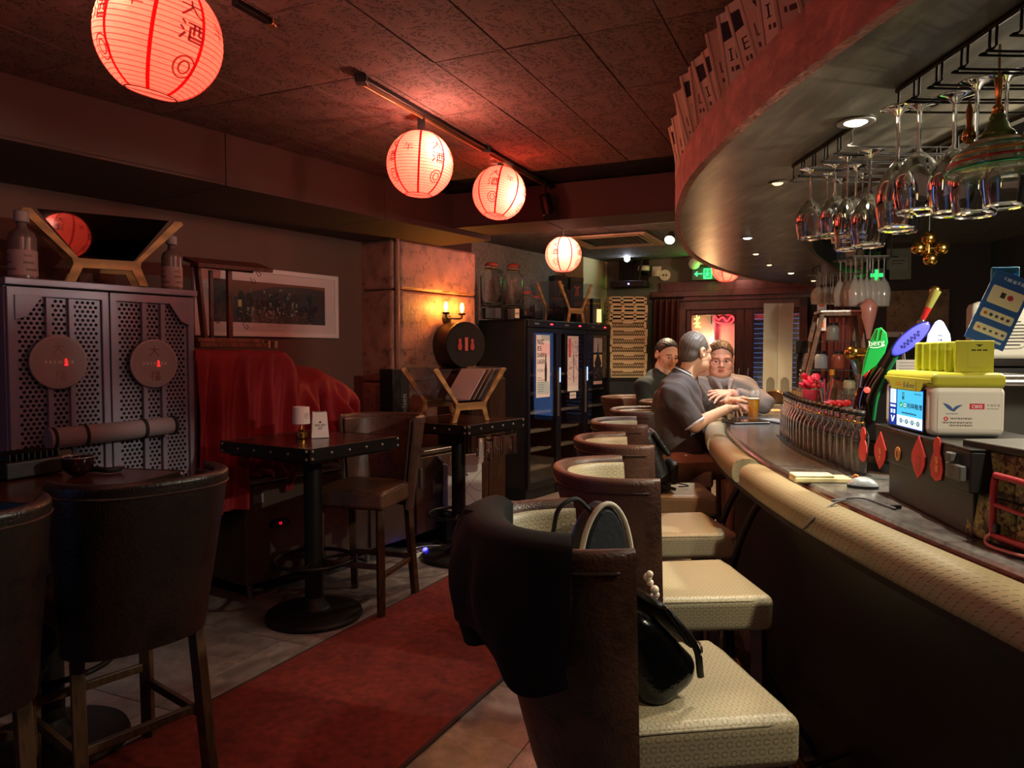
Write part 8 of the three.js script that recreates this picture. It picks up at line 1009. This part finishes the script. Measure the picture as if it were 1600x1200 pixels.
// ================================================================ BAGS ON THE STOOLS
{
  const st = stool; st.updateMatrixWorld(true); const W = (x, y, z) => st.localToWorld(new THREE.Vector3(x, y, z));
  const coat = thing('coat', 'black coat draped over the back of the nearest stool', 'coat', st.position.clone(), st.rotation.y), cm = S(0x080707, 0.95);
  // draped over the rim at the rear of the back
  const P = (u, over) => { const phi = -1.25 + u * 2.0, s = Math.sin(phi), c = Math.cos(phi); const x = Math.sign(s) * Math.abs(s) ** 0.8 * 0.252, z = -0.2 - 0.24 * Math.abs(c) ** 0.85; const nx = s, nz = -Math.abs(c), L = Math.hypot(nx, nz); return [x + nx / L * over, z + nz / L * over]; };
  const g = gridGeo(60, 60, (u, v) => { const w = v < 0.22 ? -0.04 - 0.004 : v < 0.34 ? -0.044 + (v - 0.22) / 0.12 * 0.092 : 0.05 + 0.012 * Math.sin((v - 0.34) * 3) , y = v < 0.22 ? 1.165 - (0.22 - v) / 0.22 * 0.12 : v < 0.34 ? 1.165 + 0.014 * Math.sin((v - 0.22) / 0.12 * Math.PI) : 1.165 - (v - 0.34) / 0.66 * (0.24 + 0.05 * Math.sin(u * 5 + 1) + 0.02 * Math.sin(u * 13)); const k = v < 0.34 ? 0.3 : 1, e = w + k * (0.012 * Math.sin(u * 17 + v * 4) + 0.006 * Math.sin(u * 31 + 2)) * (v > 0.34 ? Math.min(1, (v - 0.34) * 4) : 0.1) + (v > 0.34 ? 0.016 * Math.sin(Math.min(1, (v - 0.34) * 1.6) * Math.PI) : 0); const [x, z] = P(Math.min(1, Math.max(0, u + 0.02 * Math.sin(v * 9))), e); const q = new THREE.Vector3(x, y, z); q.s = u; q.t = v; return q; });
  mesh('coat_cloth', g, S(0x080707, 0.95, 0, { side: THREE.DoubleSide }), coat); mesh('sleeve', tube([[0.06, 1.16, -0.45], [0.04, 1.08, -0.475], [0.02, 0.97, -0.475], [0.03, 0.87, -0.45]], 0.042, 30, 12), cm, coat);
  // black handbag on the seat
  const hb = thing('handbag', 'glossy black leather handbag with pearl charms on the nearest seat', 'handbag', W(0.0, 0.762, -0.05), st.rotation.y + 0.15), lm = S(0x0b0a0c, 0.18, 0, { bumpMap: T.leatherB, bumpScale: 0.001 });
  const bg = new RoundedBoxGeometry(0.32, 0.235, 0.14, 6, 0.05), bp = bg.attributes.position; for (let i = 0; i < bp.count; i++) { const y = bp.getY(i) / 0.2325 + 0.5, k = 1 - 0.55 * y * y; bp.setZ(i, bp.getZ(i) * k * 1.25); bp.setX(i, bp.getX(i) * (1 - 0.12 * y) + 0.004 * Math.sin(y * 9)); } bg.computeVertexNormals(); const body = mesh('bag_body', boxUV(bg.translate(0, 0.117, 0)), lm, hb); body.rotation.x = -0.55; body.position.z = 0.02;
  hb.scale.setScalar(0.94);
  const fl = new RoundedBoxGeometry(0.3, 0.13, 0.012, 4, 0.006); const flap = mesh('bag_flap', boxUV(fl), lm, hb); flap.position.set(0, 0.175, 0.012); flap.rotation.x = -0.62; mesh('clasp', bx(0.05, 0.03, 0.008, 0, -0.045, 0.011, 0.003), M.chrome, flap); mesh('clasp_plate', bx(0.03, 0.045, 0.006, 0, -0.02, 0.009, 0.002), M.brass, flap);
  mesh('strap', tube([[-0.15, 0.05, 0.07], [-0.155, 0.13, 0.05], [-0.13, 0.21, -0.01], [-0.09, 0.24, -0.05], [0.06, 0.24, -0.06], [0.13, 0.2, -0.02], [0.155, 0.1, 0.05]], 0.009, 60, 8), lm, hb); mesh('strap_ring', new THREE.TorusGeometry(0.016, 0.0028, 6, 20).translate(-0.15, 0.12, 0.062), M.chrome, hb); for (let k = 0; k < 9; k++) mesh('pearl', sph(0.0095 + 0.002 * (k % 2), -0.02 + 0.016 * Math.sin(k * 1.3) + k * 0.004, 0.27 - k * 0.014, 0.0 + 0.005 * k, 10), S(0xe8dcc8, 0.25), hb);
  // blue and black soft case standing upright in the hollow of the back
  const sc = thing('soft_case', 'blue and black padded soft case upright against the back of the nearest stool', 'bag', W(0.13, 0.764, -0.13), st.rotation.y + 0.0), oval = []; for (let k = 0; k < 26; k++) { const a = k / 26 * 6.2832; oval.push([0.085 * Math.cos(a) * (1 - 0.12 * Math.sin(a)), 0.2 + 0.2 * Math.sign(Math.sin(a)) * Math.abs(Math.sin(a)) ** 0.75]); }
  const cb = mesh('case_body', extr(oval, 0.07, 0.018), S(0x141a24, 0.7, 0, { bumpMap: T.grain, bumpScale: 0.001 }), sc); cb.rotation.y = -1.2; cb.rotation.z = 0.0; const pi = mesh('case_piping', tube(oval.map(([x, y]) => [x * 1.01, (y - 0.2) * 1.0 + 0.2, 0.03]), 0.007, 90, 8, true), S(0xb8b0a0, 0.6), cb); const bl = mesh('blue_panel', extr(oval.map(([x, y]) => [x * 0.85, (y - 0.2) * 0.88 + 0.2]), 0.02, 0.006).translate(0, 0, -0.04), S(0x18409a, 0.6), cb); mesh('carry_loop', tube([[-0.03, 0.38, 0.0], [-0.09, 0.42, 0.02], [-0.14, 0.4, 0.02], [-0.15, 0.34, 0.01]], 0.006, 24, 8), M.rubber, cb);
  // black backpack on the fourth seat
  const q = scene.getObjectByName('bar_stool_003'); q.updateMatrixWorld(true); const b = thing('backpack', 'soft black leather backpack slumped on the fourth stool', 'backpack', q.localToWorld(new THREE.Vector3(-0.07, 0.763, -0.1)), q.rotation.y), km = S(0x12110f, 0.45, 0, { bumpMap: T.leatherB, bumpScale: 0.002 });
  const kg = new RoundedBoxGeometry(0.3, 0.36, 0.17, 6, 0.06), kp = kg.attributes.position; for (let i = 0; i < kp.count; i++) { const y = kp.getY(i) / 0.36 + 0.5; kp.setX(i, kp.getX(i) * (1 - 0.25 * y * y) + 0.006 * Math.sin(y * 14)); kp.setZ(i, kp.getZ(i) * (1.15 - 0.6 * y * y) - 0.09 * y + 0.005 * Math.sin(y * 17 + kp.getX(i) * 20)); } kg.computeVertexNormals(); mesh('pack_body', boxUV(kg.translate(0, 0.18, 0)), km, b); const pf = mesh('pack_flap', boxUV(new RoundedBoxGeometry(0.25, 0.16, 0.03, 4, 0.014)), km, b); pf.position.set(0, 0.27, 0.02); pf.rotation.x = -0.6; mesh('pocket', boxUV(new RoundedBoxGeometry(0.2, 0.13, 0.05, 4, 0.02).translate(0, 0.1, 0.095)), km, b); mesh('buckle', bx(0.03, 0.03, 0.01, 0, 0.2, 0.07, 0.003), M.chrome, b); mesh('shoulder_strap', tube([[-0.1, 0.3, -0.1], [-0.15, 0.2, -0.09], [-0.16, 0.06, -0.02], [-0.1, 0.012, 0.1]], 0.01, 30, 8), km, b); mesh('strap_end', tube([[0.08, 0.02, 0.1], [0.1, 0.008, 0.17], [0.04, 0.006, 0.2], [0.02, 0.006, 0.14]], 0.004, 24, 6), km, b);
}

// ================================================================ LAMPS
function lantern(label, x, y, d, tilt, spin, bulbAt, cd, hang) {
  const R = 0.166, t = thing('paper_lantern', label, 'lantern', V(x, y, d), 0, 'red paper lanterns'); t.rotation.set(tilt[0], spin, tilt[1], 'YXZ');
  const m = new THREE.MeshPhysicalMaterial({ color: 0xff5a52, roughness: 0.92, transmission: 0.55, thickness: 0, ior: 1.2, specularIntensity: 0.1, emissive: 0xff1410, emissiveIntensity: 0.12 });
  m.map = lanternTex; m.color.set(0xffffff);
  const prof = []; const n = 44; for (let k = 0; k <= n; k++) { const a = rad(-66) + rad(132) * k / n; const rib = 1 - 0.006 * Math.abs(Math.sin(k * Math.PI / 2)); prof.push([R * Math.cos(a) * rib, R * Math.sin(a)]); }
  mesh('paper_shade', lathe(prof, 56), m, t);
  const bm = new THREE.MeshPhysicalMaterial({ color: 0xb01014, roughness: 0.92, transmission: 0.3, thickness: 0, specularIntensity: 0.1, emissive: 0xff0808, emissiveIntensity: 0.08 });
  for (let k = 0; k < 8; k++) { const a = k / 8 * 6.2832, g = gridGeo(1, 24, (u, v) => { const e = rad(-66) + rad(132) * v, b = a + (u - 0.5) * 0.075 / Math.max(0.4, Math.cos(e)) * 0.8; return new THREE.Vector3((R + 0.0012) * Math.cos(e) * Math.cos(b), (R + 0.0012) * Math.sin(e), (R + 0.0012) * Math.cos(e) * Math.sin(b)); }); mesh('red_strip', g, bm, t); }
  const wr = S(0x6a1010, 0.6); for (const s of [-1, 1]) mesh('mouth_ring', new THREE.TorusGeometry(R * Math.cos(rad(66)), 0.002, 6, 32).rotateX(Math.PI / 2).translate(0, s * R * Math.sin(rad(66)), 0), wr, t);
  mesh('bottom_wire', bar([-R * 0.4, -R * 0.913, 0], [R * 0.4, -R * 0.913, 0], 0.0014, 6), wr, t);
  t.updateMatrixWorld(true); const w = t.worldToLocal(t.position.clone().add(V(bulbAt[0], bulbAt[1], bulbAt[2])));
  mesh('bulb', sph(0.024, w.x, w.y, w.z, 16), glow(0xffe0b0, 10), t); point(t.position.clone().add(V(bulbAt[0], bulbAt[1], bulbAt[2])), 0xffae98, cd, 0.02);
  if (hang) mesh('hanger_cord', bar(t.worldToLocal(V(x, y + R * 0.9, d)), t.worldToLocal(V(x, hang, d)), 0.004, 6), M.blackMatt, t);
  return t;
}
const lanternTex = canvasTex(1024, 512, (x) => {
  x.fillStyle = '#fe8c7a'; x.fillRect(0, 0, 1024, 512);
  for (let k = 0; k < 26; k++) { x.strokeStyle = 'rgba(140,20,20,.75)'; x.lineWidth = 2.6; const y = 512 * (k + 0.5) / 26; x.beginPath(); x.moveTo(0, y); x.lineTo(1024, y); x.stroke(); }
  for (let k = 0; k < 3000; k++) { x.fillStyle = k % 2 ? 'rgba(255,150,140,.18)' : 'rgba(180,30,30,.16)'; x.fillRect(rnd() * 1024, rnd() * 512, 2 + rnd() * 22, 1 + rnd() * 2); }
  for (let k = 0; k < 4; k++) { const X = 60 + k * 256; han(x, ['da', 'jiu'], X, 120, 76, 'rgba(50,16,20,.85)', 0.9, true); x.strokeStyle = 'rgba(60,18,20,.8)'; x.lineWidth = 6; x.beginPath(); x.ellipse(X + 40, 370, 32, 42, 0, 0, 7); x.stroke(); x.beginPath(); x.ellipse(X + 40, 370, 16, 24, 0, 0, 7); x.stroke(); han(x, ['bing'], X + 110, 160, 60, 'rgba(50,16,20,.8)', 0.7); }
});
lanternTex.wrapS = THREE.RepeatWrapping;
{
  const L = LEVEL.lantern, k = CEIL - 0.03;
  lantern('largest red paper lantern, hanging nearest at the upper left', -0.985, 2.425, 2.08, [0.12, -0.18], 0.35, [-0.075, 0.085, -0.055], L, k);
  lantern('red paper lantern with a bright glow on its right side, first on the ceiling track', -0.462, 2.49, 3.71, [0, -0.06], 0.1, [0.086, 0.035, -0.09], L * 1.35, 2.70);
  lantern('red paper lantern, second on the ceiling track, glowing low on its right', -0.08, 2.54, 4.6, [0, -0.22], 0.75, [0.088, -0.03, -0.086], L * 1.35, 2.72);
  lantern('pinkish bright paper lantern hanging above the glass-door fridges', 0.472, 2.444, 6.75, [0, 0], 0.4, [0, 0.03, -0.09], L * 2.2, CEIL);
  lantern('red paper lantern half hidden by the canopy near the green exit sign', 2.51, 2.53, 8.6, [0, 0], 0.2, [0, 0.03, -0.08], L, CEIL);
}
// the ceiling track and its heads
{
  const t = thing('light_track', 'black and copper lighting track along the ceiling tiles with lantern adapters', 'track'), a = V(-0.653, CEIL, 3.225), b = V(0.3, CEIL, 5.324), mid = a.clone().lerp(b, 0.53);
  const ad = (p, q, w, dy, m) => mesh('rail', beam(p.clone().setY(CEIL - dy), q.clone().setY(CEIL - dy), w, 0.02), m, t);
  ad(a, mid, 0.034, 0.012, M.black); ad(mid.clone().addScaledVector(uG, 0.03), b, 0.034, 0.012, M.black); ad(a.clone().addScaledVector(nG, -0.011), mid.clone().addScaledVector(nG, -0.011), 0.008, 0.026, S(0xb07a50, 0.35, 0.7)); ad(mid.clone().addScaledVector(uG, 0.05).addScaledVector(nG, -0.011), b.clone().addScaledVector(nG, -0.011), 0.008, 0.026, S(0xb07a50, 0.35, 0.7));
  for (const q of [a, mid]) mesh('end_cap', bx(0.05, 0.035, 0.06, q.x, CEIL - 0.018, q.z), M.black, t);
  const ada = (x, d) => { mesh('adapter', bx(0.036, 0.07, 0.036, x, CEIL - 0.06, -d), M.black, t); mesh('contact', bx(0.042, 0.006, 0.042, x, CEIL - 0.098, -d), M.brass, t); };
  ada(-0.455, 3.72); ada(-0.07, 4.6);
  const s = thing('track_spot', 'small unlit black track spotlight beyond the second lantern', 'spotlight', V(0.235, CEIL - 0.02, 5.15), 0.4);
  mesh('stem', bar([0, 0, 0], [0, -0.09, 0], 0.008), M.black, s); mesh('yoke', new THREE.TorusGeometry(0.04, 0.005, 6, 16, Math.PI).translate(0, -0.13, 0), M.steel, s); const cn = mesh('can', lathe([[0, 0], [0.036, 0], [0.04, 0.02], [0.046, 0.14], [0.04, 0.14], [0.035, 0.03]], 24), M.darkMetal, s); cn.position.set(-0.01, -0.08, 0); cn.rotation.z = Math.PI + 0.25; mesh('lens', new THREE.CircleGeometry(0.04, 24).rotateX(-Math.PI / 2).translate(0, 0.13, 0), M.steel, cn);
  const e = thing('light_track', 'end of another thin track at the top left, right of the largest lantern', 'track'); mesh('rail', beam(atD(366, -8, 2.53).setY(CEIL - 0.012), onY(424, 36, CEIL - 0.012), 0.03, 0.02), M.darkMetal, e); const q = onY(424, 36, CEIL - 0.012); mesh('end_cap', bx(0.034, 0.024, 0.03, q.x, q.y, q.z), S(0xb07a50, 0.35, 0.7), e);
}
// lit lamps out of the frame: a lantern behind the camera and the brass pendants over the back bar at the right
{
  lantern('red paper lantern behind the camera', -1.0, 2.45, 0.3, [0, 0], 0, [0, 0.02, 0], LEVEL.lantern, CEIL);
  const pend = (label, x, y, d, cd, col) => { const t = thing('pendant_lamp', label, 'pendant lamp', V(x, y, d), 0, 'brass pendants over the back bar'); mesh('bulb', sph(0.04, 0, 0, 0, 16), glow(0xffe0a0, 8), t); mesh('shade', lathe([[0.02, 0.11], [0.04, 0.1], [0.11, 0.045], [0.108, 0.043], [0.038, 0.096], [0.02, 0.104]], 24), M.brass, t); mesh('cord', bar([0, 0.1, 0], [0, CEIL - y, 0], 0.004, 6), M.black, t); point(V(x, y, d), col, cd, 0.04); };
  pend('brass pendant over the back bar, right of the near glass rack', 2.05, 2.16, 2.35, LEVEL.bar, 0xfff4dc);
}

renderer.render(scene, camera);
